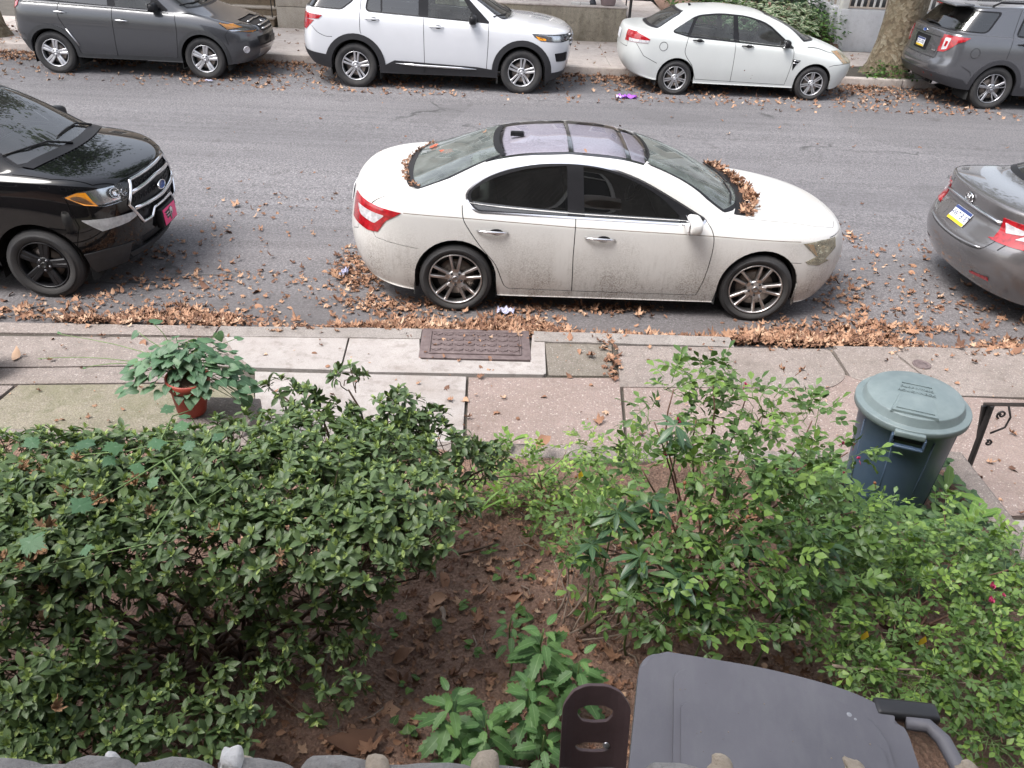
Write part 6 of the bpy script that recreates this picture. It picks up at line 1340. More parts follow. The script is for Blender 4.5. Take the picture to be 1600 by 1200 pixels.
def heart_geo(seed=0, fold=.2, droop=.2):
    pts = [(0, .0), (.20, -.14), (.40, -.08), (.50, .14), (.44, .42), (.26, .70), (0, 1.0)]
    V = [(0, .0, 0), (0, .35, .0), (0, .7, -droop * .4), (0, 1.0, -droop)]; rib = [0, 0, 0, 0]
    F = []
    for sg in (-1, 1):
        b = len(V)
        for x, y in pts[1:-1]: V.append((sg * x, y, fold * x - droop * max(0, y) ** 2)); rib.append(1.0)
        q = [(0, b, b + 1), (0, b + 1, b + 2), (0, b + 2, 1), (1, b + 2, b + 3), (1, b + 3, 2), (2, b + 3, b + 4), (2, b + 4, 3)]
        F += [f if sg > 0 else f[::-1] for f in q]
    return np.array(V), F, np.array(rib, float)
def unit(a): return a / (np.linalg.norm(a, axis=-1, keepdims=True) + 1e-9)
def rvec(n): return unit(RNG.normal(size=(n, 3)))
class Foliage:
    """leaf placements: the largest in view become leaf objects, the rest one mesh"""
    def __init__(s, geos, mat): s.g = geos; s.mat = mat; s.P = []; s.D = []; s.U = []; s.S = []; s.T = []; s.K = []
    def add(s, P, D, U, S, T, K=None):
        n = len(P); s.P.append(P); s.D.append(unit(D)); s.U.append(U); s.S.append(np.broadcast_to(S, n)); s.T.append(np.clip(np.broadcast_to(T, n), 0, 1))
        s.K.append(np.broadcast_to(K, n) if K is not None else RNG.integers(0, len(s.g), n))
    def rosettes(s, P, A, L, k=7, elev=(.15, .75), tint=(.1, .6), tip=5, tiplen=.5, jit=.6):
        """whorls of k leaves about each tip P with axis A, and small young leaves in the middle"""
        n = len(P); A = unit(A); r = unit(np.cross(A, rvec(n))); q = np.cross(A, r); base = RNG.uniform(.0, 1.0, n)
        for j in range(k + tip):
            th = 2 * pi * (j * .382 + RNG.uniform(-.08, .08, n)) if j < k else RNG.uniform(0, 6.3, n)
            el = RNG.uniform(elev[0] - .35 * (j < k * .5), elev[1], n) if j < k else RNG.uniform(.9, 1.35, n)
            rad = r * np.cos(th)[:, None] + q * np.sin(th)[:, None]
            D = rad * np.cos(el)[:, None] + A * np.sin(el)[:, None] + RNG.normal(size=(n, 3)) * jit * .3
            U = A * np.cos(el)[:, None] - rad * np.sin(el)[:, None] + RNG.normal(size=(n, 3)) * jit * .35
            sz = L * RNG.uniform(.45, 1.25, n) * (1 - .02 * j) if j < k else L * tiplen * RNG.uniform(.6, 1.2, n)
            tn = tint[0] + (tint[1] - tint[0]) * (base * .6 + RNG.uniform(0, .4, n)) if j < k else RNG.uniform(.75, 1.0, n)
            s.add(P + rad * .006 - A * (.02 * L / .06 * (j < k * .5))[..., None] if False else P - A * (.25 * L * (j < k * .5)), D, U, sz, tn)
        return s
    def sprays(s, P, D, U, L, ll, pairs=2, tint=(.2, .7), spread=1.0, stalks=None):
        """pinnate leaves: leaflets in pairs along a rachis, one at the end"""
        n = len(P); D = unit(D); X = unit(np.cross(D, U)); U = np.cross(X, D); L = np.broadcast_to(L, n); b = RNG.uniform(tint[0], tint[1], n)
        if stalks is not None:
            for i in range(n): stalks.append((P[i], P[i] + D[i] * L[i] * .5 - U[i] * .00, P[i] + D[i] * L[i] * .98 - U[i] * .08 * L[i]))
        for j in range(pairs):
            f = .35 + .6 * j / pairs
            for sg in (-1, 1):
                d = X * sg * spread + D * .55 + RNG.normal(size=(n, 3)) * .18
                s.add(P + D * (L * f)[:, None] - U * (.08 * L * f * f)[:, None], d, U + RNG.normal(size=(n, 3)) * .28, ll * RNG.uniform(.75, 1.1, n), b + RNG.uniform(-.12, .12, n))
        s.add(P + D * L[:, None] - U * (.08 * L)[:, None], D + RNG.normal(size=(n, 3)) * .15, U + RNG.normal(size=(n, 3)) * .25, ll * RNG.uniform(.95, 1.25, n), b)
        return s
    def emit(s, parent, name='foliage', limit=300, leafname='leaf', minpx=9):
        P = np.concatenate(s.P); D = np.concatenate(s.D); U = np.concatenate(s.U); S = np.concatenate(s.S); T = np.concatenate(s.T); K = np.concatenate(s.K)
        X = unit(np.cross(D, U)); Z = np.cross(X, D)
        off = np.array(parent.location) if parent is not None else np.zeros(3)
        # which leaves show largest
        C = P + D * (S * .5)[:, None] - np.array((0, 0, CAM_H)); dz = C @ cf_; u = 800 + CAM_F * (C @ cr_) / dz; v = 600 - CAM_F * (C @ cu_) / dz
        ok = (dz > .1) & (u > 5) & (u < 1595) & (v > 5) & (v < 1195)
        px = S * CAM_F / np.maximum(dz, .1) * (.35 + .65 * np.abs((Z * unit(C)).sum(1)))
        cell = (np.clip(u, 0, 1599) // 14).astype(int) * 200 + (np.clip(v, 0, 1199) // 14).astype(int)
        best = np.full(200 * 120, 1e9); np.minimum.at(best, cell[ok], dz[ok])
        vis = ok & (dz < best[cell] + .025) & (px > minpx)
        pick = np.where(vis)[0]; pick = pick[np.argsort(-px[pick])][:limit]
        single = np.zeros(len(P), bool); single[pick] = True
        tb = 6; cache = {}
        for i in pick:
            kk = (int(K[i]), int(min(tb - 1, T[i] * tb)))
            if kk not in cache:
                gv, gf, gr = s.g[kk[0]]; me = bpy.data.meshes.new(leafname); me.from_pydata(gv.tolist(), [], gf); me.materials.append(s.mat)
                me.attributes.new('tint', 'FLOAT', 'POINT').data.foreach_set('value', np.full(len(gv), (kk[1] + .5) / tb)); me.attributes.new('rib', 'FLOAT', 'POINT').data.foreach_set('value', gr)
                me.polygons.foreach_set('use_smooth', np.ones(len(me.polygons), bool)); cache[kk] = me
            o = bpy.data.objects.new(leafname, cache[kk]); COL.objects.link(o)
            if parent is not None: o.parent = parent
            M = np.eye(4); M[:3, 0] = X[i] * S[i]; M[:3, 1] = D[i] * S[i]; M[:3, 2] = Z[i] * S[i]; M[:3, 3] = P[i] - off
            o.matrix_local = Matrix(M.tolist())
        VV = []; FF = []; TT = []; RR = []; nv = 0
        for k, (gv, gf, gr) in enumerate(s.g):
            m = np.where((K == k) & ~single)[0]
            if not len(m): continue
            W = P[m][:, None] - off + (gv[None, :, 0:1] * X[m][:, None] + gv[None, :, 1:2] * D[m][:, None] + gv[None, :, 2:3] * Z[m][:, None]) * S[m][:, None, None]
            VV.append(W.reshape(-1, 3)); TT.append(np.repeat(T[m], len(gv))); RR.append(np.tile(gr, len(m)))
            lens = {}
            for f in gf: lens.setdefault(len(f), []).append(f)
            for ln, fs in lens.items():
                A = (np.array(fs)[None] + (nv + np.arange(len(m)) * len(gv))[:, None, None]).reshape(-1, ln); FF.append(A)
            nv += len(m) * len(gv)
        if not VV: return None
        V = np.concatenate(VV); me = bpy.data.meshes.new(name); nl = sum(f.size for f in FF); npoly = sum(len(f) for f in FF)
        me.vertices.add(len(V)); me.vertices.foreach_set('co', V.ravel()); me.loops.add(nl); me.loops.foreach_set('vertex_index', np.concatenate([f.ravel() for f in FF]).astype(np.int32))
        me.polygons.add(npoly); tot = np.concatenate([np.full(len(f), f.shape[1]) for f in FF]); me.polygons.foreach_set('loop_start', (np.cumsum(tot) - tot).astype(np.int32))
        me.update(calc_edges=True)
        me.attributes.new('tint', 'FLOAT', 'POINT').data.foreach_set('value', np.concatenate(TT)); me.attributes.new('rib', 'FLOAT', 'POINT').data.foreach_set('value', np.concatenate(RR))
        me.polygons.foreach_set('use_smooth', np.ones(npoly, bool)); me.materials.append(s.mat)
        o = link(name, me, parent); o['kind'] = 'stuff'; return o
def pad_points(c, rx, ry, rz, n, low=-.15):
    """tips on the upper skin of a flattened mound"""
    th = RNG.uniform(0, 2 * pi, n); h = RNG.uniform(low, 1, n); r = np.sqrt(np.maximum(0, 1 - h * h)); N = np.stack([r * np.cos(th), r * np.sin(th), h], 1)
    k = 1 - .35 * RNG.uniform(0, 1, n) ** 2
    P = np.array(c) + N * np.array((rx, ry, rz)) * k[:, None]; A = unit(N * np.array((1 / rx, 1 / ry, 1 / rz)) * .15 + np.array((0, 0, .55)) + RNG.normal(size=(n, 3)) * .28)
    return P, A
WOOD = plain('bush_wood', (.10, .065, .045), .85, vary=.4, scale=25, bump=.4); CANE = plain('rose_cane', (.16, .085, .06), .7, vary=.4, scale=12); GREENSTEM = plain('green_stem', (.12, .19, .06), .6, vary=.3); DEADWOOD = plain('dead_twig', (.24, .185, .145), .85, vary=.35, scale=15)
def stem_path(a, b, sag=.0, n=6, wob=.03, arch=0.0):
    a, b = Vector(a), Vector(b); d = (b - a); s = Vector((-d.y, d.x, 0)) * .15; out = []
    w1, w2 = random.uniform(-wob, wob), random.uniform(-wob, wob)
    for i in range(n + 1):
        t = i / n; out.append(a + d * t + Vector((w1 * sin(pi * t * 2), w2 * sin(pi * t * 1.6), arch * sin(pi * t) - sag * t * t)))
    return out
def stems(parent, paths, r0, r1, mat, name='branch', each=True, off=None):
    off = Vector(off if off is not None else parent.location)
    if each:
        for p in paths: mb = MB(); k = len(p); mb.tube([Vector(q) - off for q in p], [r0 + (r1 - r0) * i / (k - 1) for i in range(k)], 6); mb.build(name, mat, parent)
    elif paths:
        mb = MB()
        for p in paths: k = len(p); mb.tube([Vector(q) - off for q in p], [r0 + (r1 - r0) * i / (k - 1) for i in range(k)], 4, cap=False)
        o = mb.build(name, mat, parent); o['kind'] = 'stuff'

AZ = [leaf_geo(.40, 5, .30, .22, .58, 1.0, seed=i) for i in range(3)]
AZ_M = leaf_mat('azalea_leaf', (.070, .122, .048), (.132, .202, .078), (.38, .49, .14), .48, .2)
AZ_D = leaf_mat('dark_azalea_leaf', (.058, .102, .044), (.110, .170, .070), (.32, .43, .12), .46, .18)
def azalea(label, root, pads, L, mat, nrose, group=None, low_tint=.35):
    o = empty('azalea_bush', root, 0, label, 'shrub', group); f = Foliage(AZ, mat); br = []; tw = []
    for (u, v, z, rx, ry, rz, dens) in pads:
        c = at(u, v, z); n = max(6, int(nrose * dens * rx * ry / .09)); P, A = pad_points(c, rx, ry, rz, n)
        f.rosettes(P, A, L, 8, tint=(.02, .62)); 
        r = Vector((root[0] + random.uniform(-.25, .25) + (c.x - root[0]) * .25, root[1] + random.uniform(-.12, .12) + (c.y - root[1]) * .2, root[2] - .03))
        br.append(stem_path(r, c - Vector((0, 0, rz * .6)), n=7, wob=.06, arch=.08))
        for i in range(0, n, 2): tw.append(stem_path(c - Vector((random.uniform(-.5, .5) * rx, random.uniform(-.5, .5) * ry, rz * .8)), P[i], n=3, wob=.02))
    stems(o, br, .011, .004, WOOD, 'branch'); stems(o, tw, .003, .0015, WOOD, 'twigs', False); f.emit(o); return o
# ---- the large azalea on the left: a broad top, with lower tiers hanging towards the house
pads = [(x, y, 1.42, .30, .26, .15, 1) for x, y in ((20, 745), (150, 742), (265, 738), (380, 715), (490, 715), (575, 735))] + \
       [(x, y, 1.44, .30, .26, .16, 1) for x, y in ((30, 810), (150, 800), (280, 780), (400, 770), (515, 785), (620, 805))] + \
       [(x, y, 1.40, .27, .22, .15, 1) for x, y in ((60, 880), (190, 855), (320, 850), (440, 850), (550, 850))] + [(650, 830, 1.30, .14, .12, .10, 1.1), (-90, 800, 1.4, .3, .3, .2, 1), (-60, 900, 1.35, .3, .3, .2, 1), (-200, 780, 1.4, .3, .3, .2, .7), (-330, 800, 1.4, .3, .3, .2, .6), (-200, 930, 1.3, .3, .3, .2, .6)] + \
       [(x, y, z, r, r * .8, .11, 1.15) for x, y, z, r in ((40, 960, 1.25, .20), (150, 940, 1.25, .16), (60, 1040, 1.15, .20), (160, 1000, 1.2, .11), (20, 1130, 1.05, .2), (130, 1110, 1.0, .16), (250, 1110, .95, .13), (400, 935, 1.2, .13), (470, 930, 1.2, .12), (535, 900, 1.22, .10), (330, 1000, 1.05, .07), (300, 1150, .9, .14), (380, 1120, .9, .10), (440, 1000, 1.05, .09), (520, 960, 1.0, .08), (480, 1050, .95, .10), (540, 1020, .95, .07), (500, 1110, .85, .08), (220, 1170, .9, .13), (80, 1180, .95, .16), (340, 1185, .85, .13), (100, 960, 1.2, .16), (230, 960, 1.15, .10), (300, 920, 1.2, .12), (110, 1070, 1.05, .15), (30, 1090, 1.1, .17), (280, 1060, .95, .07), (420, 1060, .9, .09), (200, 1060, 1.0, .10), (560, 960, 1.05, .08), (350, 1060, .9, .08), (565, 1000, 1.0, .07), (545, 1080, .88, .07), (580, 910, 1.15, .09), (650, 880, 1.2, .07), (380, 980, 1.0, .10), (260, 1000, 1.05, .10), (160, 1150, .95, .14), (20, 1180, 1.0, .16))]
AZ1 = azalea('broad azalea bush with glossy green rosettes filling the lower left of the garden', (-1.15, 2.45, .52), pads, .056, AZ_M, 112)
pads = [(x, y, z, r, r * .8, rz, 1) for x, y, z, r, rz in ((440, 610, 1.42, .085, .06), (470, 645, 1.36, .085, .07), (545, 592, 1.50, .085, .07), (530, 650, 1.34, .10, .07), (620, 640, 1.40, .14, .09), (660, 660, 1.36, .12, .08), (600, 690, 1.30, .17, .10), (690, 700, 1.28, .16, .10), (640, 730, 1.18, .18, .09), (735, 735, 1.16, .12, .08), (765, 715, 1.2, .10, .07), (575, 740, 1.15, .12, .08), (490, 615, 1.4, .06, .05))]
AZ2 = azalea('taller dark azalea with bare stems showing, behind the broad azalea', (-.45, 3.05, .50), pads, .056, AZ_D, 140)
# ---- withered flowers left on the azalea
t_ = plain('withered_petal', (.34, .20, .11), .9, vary=.35, scale=40)
DRY0 = [lobed_geo(5, .55, .5, i, .1, True) for i in range(4)]
for i, (u, v) in enumerate(((170, 785), (150, 780), (238, 800), (62, 733), (30, 733), (218, 745), (210, 752), (138, 772), (105, 768), (72, 825), (40, 878), (76, 918), (75, 968), (80, 1108), (64, 868), (440, 870), (112, 718), (4, 875), (335, 830), (120, 764))):
    mb = MB(); p = at(u, v, 1.585 if v < 900 else 1.40 - (v - 900) * .0012); gv, gf, gr = DRY0[i % 4]; s_ = random.uniform(.030, .045)
    for q in range(3):
        Mx = Euler((random.uniform(-1, 1), random.uniform(-1, 1), random.uniform(0, 6))).to_matrix(); mb.add([tuple(Mx @ Vector(w) * s_) for w in gv], gf, 0, True)
    o = mb.build('withered_flower', t_, AZ1, p - AZ1.location)

# ---- rose bush
RL = [leaf_geo(.52, 5, .22, .2, .55, 1.0, .10, seed=i) for i in range(3)]
ROSE_M = leaf_mat('rose_leaf', (.052, .112, .034), (.115, .212, .052), (.28, .43, .085), .45, .25); ROSE_L = leaf_mat('light_rose_leaf', (.075, .150, .040), (.15, .26, .06), (.34, .48, .10), .48, .28)
def spray_bush(o, f, pads, L, ll, pairs, dens, mat_stem, tint, root, rcane, upness=.5, twig_each=5, stalk_mat=GREENSTEM):
    br = []; st_ = []
    for (u, v, z, rx, ry, rz, dn) in pads:
        c = np.array(at(u, v, z)); n = max(8, int(dens * dn * rx * ry * rz ** .3 / .03 * 6.5)); th = RNG.uniform(0, 2 * pi, n); N = rvec(n); P = c + N * np.array((rx, ry, rz)) * (RNG.uniform(0, 1, n) ** .45)[:, None]
        D = unit(N * np.array((1, 1, .4)) + rvec(n) * .8 + np.array((0, -.1, upness * .5))); U = unit(np.array((0, 0, 1.0)) + rvec(n) * .45)
        stl = []; f.sprays(P, D, U, L * RNG.uniform(.7, 1.15, n), ll, pairs, tint, stalks=stl); st_ += stl
        r = Vector((root[0] + random.uniform(-.10, .10), root[1] + random.uniform(-.08, .08), root[2])); br.append(stem_path(r, Vector(c), n=8, wob=.05, arch=.10))
        for i in range(0, n, twig_each): st_.append(stem_path(Vector(c) + Vector((random.uniform(-.3, .3) * rx, random.uniform(-.3, .3) * ry, -rz * .5)), P[i], n=3, wob=.02))
    stems(o, br, rcane, rcane * .35, mat_stem, 'cane'); stems(o, st_, .0022, .0012, stalk_mat, 'leaf_stalks', False)
ro = empty('rose_bush', (.95, 2.72, .55), 0, 'tall loose rose bush with arching brown canes and pink buds beside the teal bin', 'rose bush'); f = Foliage(RL, ROSE_M)
pads = [(u, v, z, r, r * .9, rz, d) for u, v, z, r, rz, d in ((1050, 600, 1.62, .10, .08, .9), (1110, 590, 1.64, .13, .10, 1), (1165, 610, 1.60, .10, .08, .8), (1020, 650, 1.55, .10, .12, .8), (1090, 660, 1.50, .14, .10, .5), (1190, 650, 1.52, .14, .10, 1), (1265, 650, 1.50, .12, .09, 1), (1000, 720, 1.45, .12, .12, 1),
        (1080, 740, 1.40, .15, .12, .7), (1170, 730, 1.42, .16, .12, 1), (1260, 725, 1.42, .16, .12, 1.1), (1330, 715, 1.40, .10, .08, .8), (960, 790, 1.25, .15, .12, 1), (1050, 820, 1.25, .16, .12, .9), (1150, 810, 1.28, .18, .13, 1), (1250, 800, 1.28, .18, .13, 1.1), (1330, 800, 1.2, .15, .12, 1),
        (1010, 900, 1.12, .14, .10, .8), (1110, 890, 1.15, .17, .12, .9), (1210, 880, 1.15, .18, .12, 1), (1300, 880, 1.1, .16, .12, 1), (1060, 970, 1.0, .16, .10, .8), (1170, 960, 1.0, .18, .10, .8), (1270, 950, 1.0, .16, .10, .8), (940, 860, 1.1, .10, .09, .8), (905, 800, 1.05, .11, .09, .9), (880, 850, .92, .09, .08, .6), (930, 905, 1.0, .10, .08, .7), (960, 940, .95, .10, .08, .7), (1000, 960, .95, .12, .08, .8))]
spray_bush(ro, f, pads, .085, .046, 2, 15, CANE, (.05, .85), (.95, 2.72, .52), .008); f.emit(ro)
# long-leaved shoots that grow up through the rose
LL = [leaf_geo(.27, 6, .22, .3, .5, 1.1, .03, seed=i) for i in range(3)]; LONG_M = leaf_mat('lance_leaf', (.045, .100, .052), (.085, .165, .078), (.22, .34, .11), .36, .2, rib=(.20, .28, .14))
for i, (u, v, z, L) in enumerate(((1000, 870, 1.20, .115), (1062, 905, 1.18, .12), (965, 800, 1.3, .11), (1170, 850, 1.22, .11), (1020, 780, 1.36, .11), (1110, 960, 1.05, .11), (1055, 665, 1.58, .10), (925, 850, 1.15, .11), (1290, 850, 1.2, .10), (1230, 935, 1.05, .10))):
    tp = at(u, v, z); lb = ('nearest the bare brown canes', 'with leaves hanging over the grey cart', 'left of the rose', 'in the middle of the rose', 'below the pink rosebud', 'low behind the grey cart', 'rising beside the tallest rose shoots', 'beside the dead twigs', 'on the bin side of the rose', 'low on the bin side of the rose')[i]
    o = empty('ash_seedling', (tp.x, tp.y, .52), 0, 'seedling with long narrow dark leaves, ' + lb, 'seedling', 'long-leaved seedlings in the rose'); f = Foliage(LL, LONG_M); n = 7; th = RNG.uniform(0, 1) + 2 * pi * np.arange(n) / n + RNG.normal(size=n) * .2; D = np.stack([np.cos(th), np.sin(th), RNG.uniform(-.35, .35, n)], 1)
    f.add(np.tile(np.array(tp), (n, 1)), D, np.array((0, 0, 1.0)) + RNG.normal(size=(n, 3)) * .2, L * RNG.uniform(.8, 1.15, n), RNG.uniform(.1, .7, n))
    th = th + .4; D = np.stack([np.cos(th), np.sin(th), RNG.uniform(-.2, .4, n)], 1); f.add(np.tile(np.array(tp) - np.array((0, 0, .07)), (n, 1)), D, np.array((0, 0, 1.0)) + RNG.normal(size=(n, 3)) * .2, L * RNG.uniform(.7, 1.0, n), RNG.uniform(.0, .5, n))
    stems(o, [stem_path((tp.x + random.uniform(-.05, .05), tp.y + .05, .52), tp, n=6)], .006, .003, GREENSTEM, 'stem'); f.emit(o, limit=14, minpx=0)
# buds, hips and flowers on the rose
def bloom(mb, r):
    gv, gf, gr = leaf_geo(.95, 4, .5, -.5, .62)
    for k in range(11):
        a = 2.4 * k; el = .25 + .11 * k; Mx = Euler((el, random.uniform(-.2, .2), a)).to_matrix(); mb.add([tuple(Mx @ (Vector(w) * r * (1.35 - .05 * k)) + Vector((0, 0, -r * .6))) for w in gv], gf, 0, True)
BUD = plain('rose_pink', (.50, .055, .15), .6, vary=.3, scale=60); HIP = plain('rose_hip', (.22, .085, .035), .5, vary=.3)
for i, (u, v, z, r, m, nm) in enumerate(((1062, 660, 1.56, .022, BUD, 'rose_flower'), (1333, 695, 1.42, .013, BUD, 'rosebud'), (1342, 716, 1.42, .010, BUD, 'rosebud'), (1320, 740, 1.38, .010, BUD, 'rosebud'), (1317, 693, 1.42, .010, BUD, 'rosebud'), (1038, 710, 1.48, .011, BUD, 'rosebud'), (1168, 808, 1.42, .010, HIP, 'rose_hip'), (1070, 755, 1.5, .010, HIP, 'rose_hip'), (1018, 800, 1.4, .010, HIP, 'rose_hip'), (1110, 808, 1.42, .011, HIP, 'rose_hip'), (1367, 755, 1.36, .009, HIP, 'rose_hip'), (900, 745, 1.1, .01, HIP, 'rose_hip'), (1165, 600, 1.7, .009, BUD, 'rosebud'), (1225, 575, 1.66, .008, HIP, 'rose_hip'), (1250, 580, 1.66, .008, HIP, 'rose_hip'))):
    r *= 1 if m is BUD else .75; p = at(u, v, z) - ro.location; mb = MB(); bloom(mb, r) if m is BUD else mb.lathe([(.001, -r * 1.1), (r * .8, -r * .5), (r, .2 * r), (r * .75, r), (r * .3, r * 1.3), (.001, r * 1.25)], 10); mb.tube([(0, 0, -r), (random.uniform(-.01, .01), random.uniform(-.01, .01), -.030)], .0015, 5); mb.build(nm, m, ro, p, (random.uniform(-.5, .5), random.uniform(-.5, .5), 0))
# ---- low shrub along the pavement edge between the azalea and the rose
sh_ = empty('low_shrub', (.35, 3.55, .45), 0, 'low fine-leaved shrub at the pavement edge between the dark azalea and the rose', 'shrub'); f = Foliage(RL, ROSE_L)
pads = [(u, v, z, r, r * .7, rz, d) for u, v, z, r, rz, d in ((790, 715, .72, .13, .08, .9), (850, 710, .75, .13, .10, 1), (915, 700, .78, .13, .10, 1), (965, 690, .85, .10, .10, .8), (830, 760, .70, .16, .08, 1), (900, 750, .75, .18, .10, 1.2), (960, 745, .85, .14, .10, 1), (880, 800, .66, .16, .08, 1), (940, 800, .75, .14, .09, 1), (760, 740, .62, .10, .05, .6), (1000, 700, .7, .15, .1, .8), (1060, 700, .7, .15, .1, .8), (730, 765, .62, .09, .05, .6), (800, 795, .60, .09, .05, .6), (690, 790, .62, .08, .05, .6), (850, 830, .68, .10, .07, .8), (660, 830, .60, .07, .05, .5), (900, 850, .75, .10, .08, .8), (770, 770, .66, .12, .06, .9), (820, 735, .76, .12, .08, .9), (720, 745, .68, .09, .06, .8))]
spray_bush(sh_, f, pads, .075, .036, 2, 16, GREENSTEM, (.25, 1.0), (.35, 3.5, .42), .005); f.emit(sh_)
# ---- spreading rose and creeper on the right, towards the house
cp = empty('spreading_shrub', (2.0, 2.5, .55), 0, 'dense spreading fine-leaved shrub below the teal bin and right of the grey cart', 'shrub'); f = Foliage(RL, ROSE_M)
pads = [(u, v, z, r, r * .8, rz, d) for u, v, z, r, rz, d in [(x, y, .92 - .0004 * (y - 850), .18, .09, 1) for x, y in ((1370, 860), (1440, 850), (1510, 850), (1580, 870), (1340, 930), (1420, 920), (1500, 920), (1580, 940), (1320, 1000), (1400, 990), (1480, 990), (1560, 1010), (1640, 1000), (1440, 1060), (1520, 1070), (1600, 1080), (1560, 1150), (1640, 1160), (1340, 1050), (1640, 920))] + [(1380, 800, .85, .14, .08, .9), (1340, 840, .95, .15, .09, 1), (1480, 800, .78, .10, .05, .7), (1560, 825, .74, .12, .06, .8)]]
spray_bush(cp, f, pads, .070, .036, 2, 19, CANE, (.15, .95), (2.0, 2.5, .55), .006, .3, 4); f.emit(cp)
for i, (u, v, z, r) in enumerate(((1550, 915, 1.12, .016), (1548, 938, 1.1, .017), (1568, 930, 1.1, .010), (1485, 0, 0, 0))):
    if r: p = at(u, v, z) - cp.location; mb = MB(); bloom(mb, r); mb.build('rosebud', BUD, cp, p, (.4, .5, 0))
# ---- creeping round-leaved ground cover about the bin
gcv = Foliage([heart_geo(0), heart_geo(1, .1, .1)], leaf_mat('creeper_leaf', (.04, .09, .035), (.075, .155, .055), (.17, .28, .08), .5, .2)); n = 900
P = np.stack([RNG.uniform(1.55, 2.84, n), RNG.uniform(2.75, 3.85, n), np.zeros(n)], 1); P[:, 2] = [soil_z(x, y) + .02 for x, y in P[:, :2]]; P[:, 2] += RNG.uniform(.0, .12, n); th = RNG.uniform(0, 6.3, n)
gcv.add(P, np.stack([np.cos(th), np.sin(th), RNG.uniform(-.2, .3, n)], 1), np.array((0, -.15, 1.0)) + RNG.normal(size=(n, 3)) * .25, RNG.uniform(.035, .065, n), RNG.uniform(.1, .9, n))
go = gcv.emit(None, 'ground_cover', 0); tag(go, 'creeping round-leaved ground cover around the foot of the teal bin', 'ground cover', kind='stuff')
# ---- broad-leaved weeds and grass blades
WL = [leaf_geo(.30, 8, .2, .35, .62, .8, .12, seed=i) for i in range(2)]; W_M = leaf_mat('dandelion_leaf', (.06, .13, .03), (.12, .24, .045), (.24, .40, .07), .5, .3, rib=(.3, .4, .16))
for u, v, z, L, n, lb in ((1515, 815, .62, .17, 9, 'bright toothed weed beside the concrete edging right of the bin'), (1478, 770, .62, .18, 5, 'upright toothed weed between the bin and the edging'), (800, 690, .50, .13, 6, 'pale broad-leaved weed at the pavement edge behind the dark azalea')):
    p = at(u, v, z); o = empty('weed', p, 0, lb, 'weed'); f = Foliage(WL, W_M); th = RNG.uniform(0, 6.3, n); D = np.stack([np.cos(th) * .7, np.sin(th) * .7, RNG.uniform(.35, 1.1, n)], 1); f.add(np.tile(np.array(p), (n, 1)), D, np.stack([-np.cos(th), -np.sin(th), np.full(n, .8)], 1), L * RNG.uniform(.75, 1.1, n), RNG.uniform(.4, 1, n)); f.emit(o, limit=20, minpx=0)
GB = [leaf_geo(.10, 7, .3, .6, .45, .6, seed=3), leaf_geo(.16, 7, .3, .15, .5, .6, seed=4)]
for u, v, z, L, n, lb in ((745, 810, .56, .20, 7, 'upright tuft of grass blades on the bare soil below the dark azalea'), (790, 790, .55, .22, 4, 'arching pale grass blade on the bare soil')):
    p = at(u, v, z); o = empty('grass_tuft', p, 0, lb, 'grass tuft'); f = Foliage(GB, W_M); th = RNG.uniform(0, 6.3, n); D = np.stack([np.cos(th) * .3, np.sin(th) * .3, np.full(n, 1.0)], 1); f.add(np.tile(np.array(p), (n, 1)), D, np.stack([-np.cos(th), -np.sin(th), np.full(n, .3)], 1), L * RNG.uniform(.6, 1.1, n), RNG.uniform(.3, 1, n)); f.emit(o, limit=12, minpx=0)
# ---- bright toothed weeds in front, by the grey cart
NL = [leaf_geo(.42, 13, .22, .35, .40, .9, .17, .02, seed=i) for i in range(3)]; N_M = leaf_mat('nettle_leaf', (.075, .17, .055), (.135, .27, .085), (.24, .41, .12), .5, .3, rib=(.26, .40, .18), ribw=.12)
for i, (u, v, z, L, tiers, lb) in enumerate(((850, 985, 1.02, .13, 5, 'tallest bright toothed weed, above the brown slotted bracket'), (905, 1030, .96, .125, 4, 'bright toothed weed nearest the grey cart'), (830, 1075, .92, .13, 4, 'bright toothed weed left of the brown slotted bracket'), (705, 1090, .90, .13, 4, 'bright toothed weed furthest from the grey cart, by the big dead leaf'), (760, 1120, .86, .12, 4, 'bright toothed weed in the middle of the clump'), (850, 1150, .80, .12, 3, 'low toothed weed just beside the brown slotted bracket'), (720, 1165, .80, .12, 3, 'low toothed weed above the stone ledge'), (800, 960, .95, .07, 3, 'small toothed shoot at the top of the weed clump'))):
    tp = at(u, v, z); o = empty('toothed_weed', (tp.x, tp.y, .58), 0, lb, 'weed', 'bright toothed weeds by the grey cart'); f = Foliage(NL, N_M)
    for k in range(tiers + 1):
        n = 5 if k else 3; th = k * .8 + RNG.uniform(0, 1) + 2 * pi * np.arange(n) / n + RNG.normal(size=n) * .15; zz = tp.z - .055 * k; sz = L * .92 * (.55 + .25 * min(k, 2)) * RNG.uniform(.85, 1.1, n)
        D = np.stack([np.cos(th), np.sin(th), RNG.uniform(-.25, .25, n) + (.5 if k == 0 else 0)], 1); P = np.tile(np.array((tp.x, tp.y, zz)), (n, 1)) + D * .025
        f.add(P, D, np.array((0, 0, 1.0)) + RNG.normal(size=(n, 3)) * .15, sz, RNG.uniform(.25, .85, n) - .08 * k)
    stems(o, [stem_path((tp.x + random.uniform(-.02, .02), tp.y, .56), tp, n=5, wob=.01)], .0045, .003, GREENSTEM, 'stem'); f.emit(o, limit=24, minpx=0)
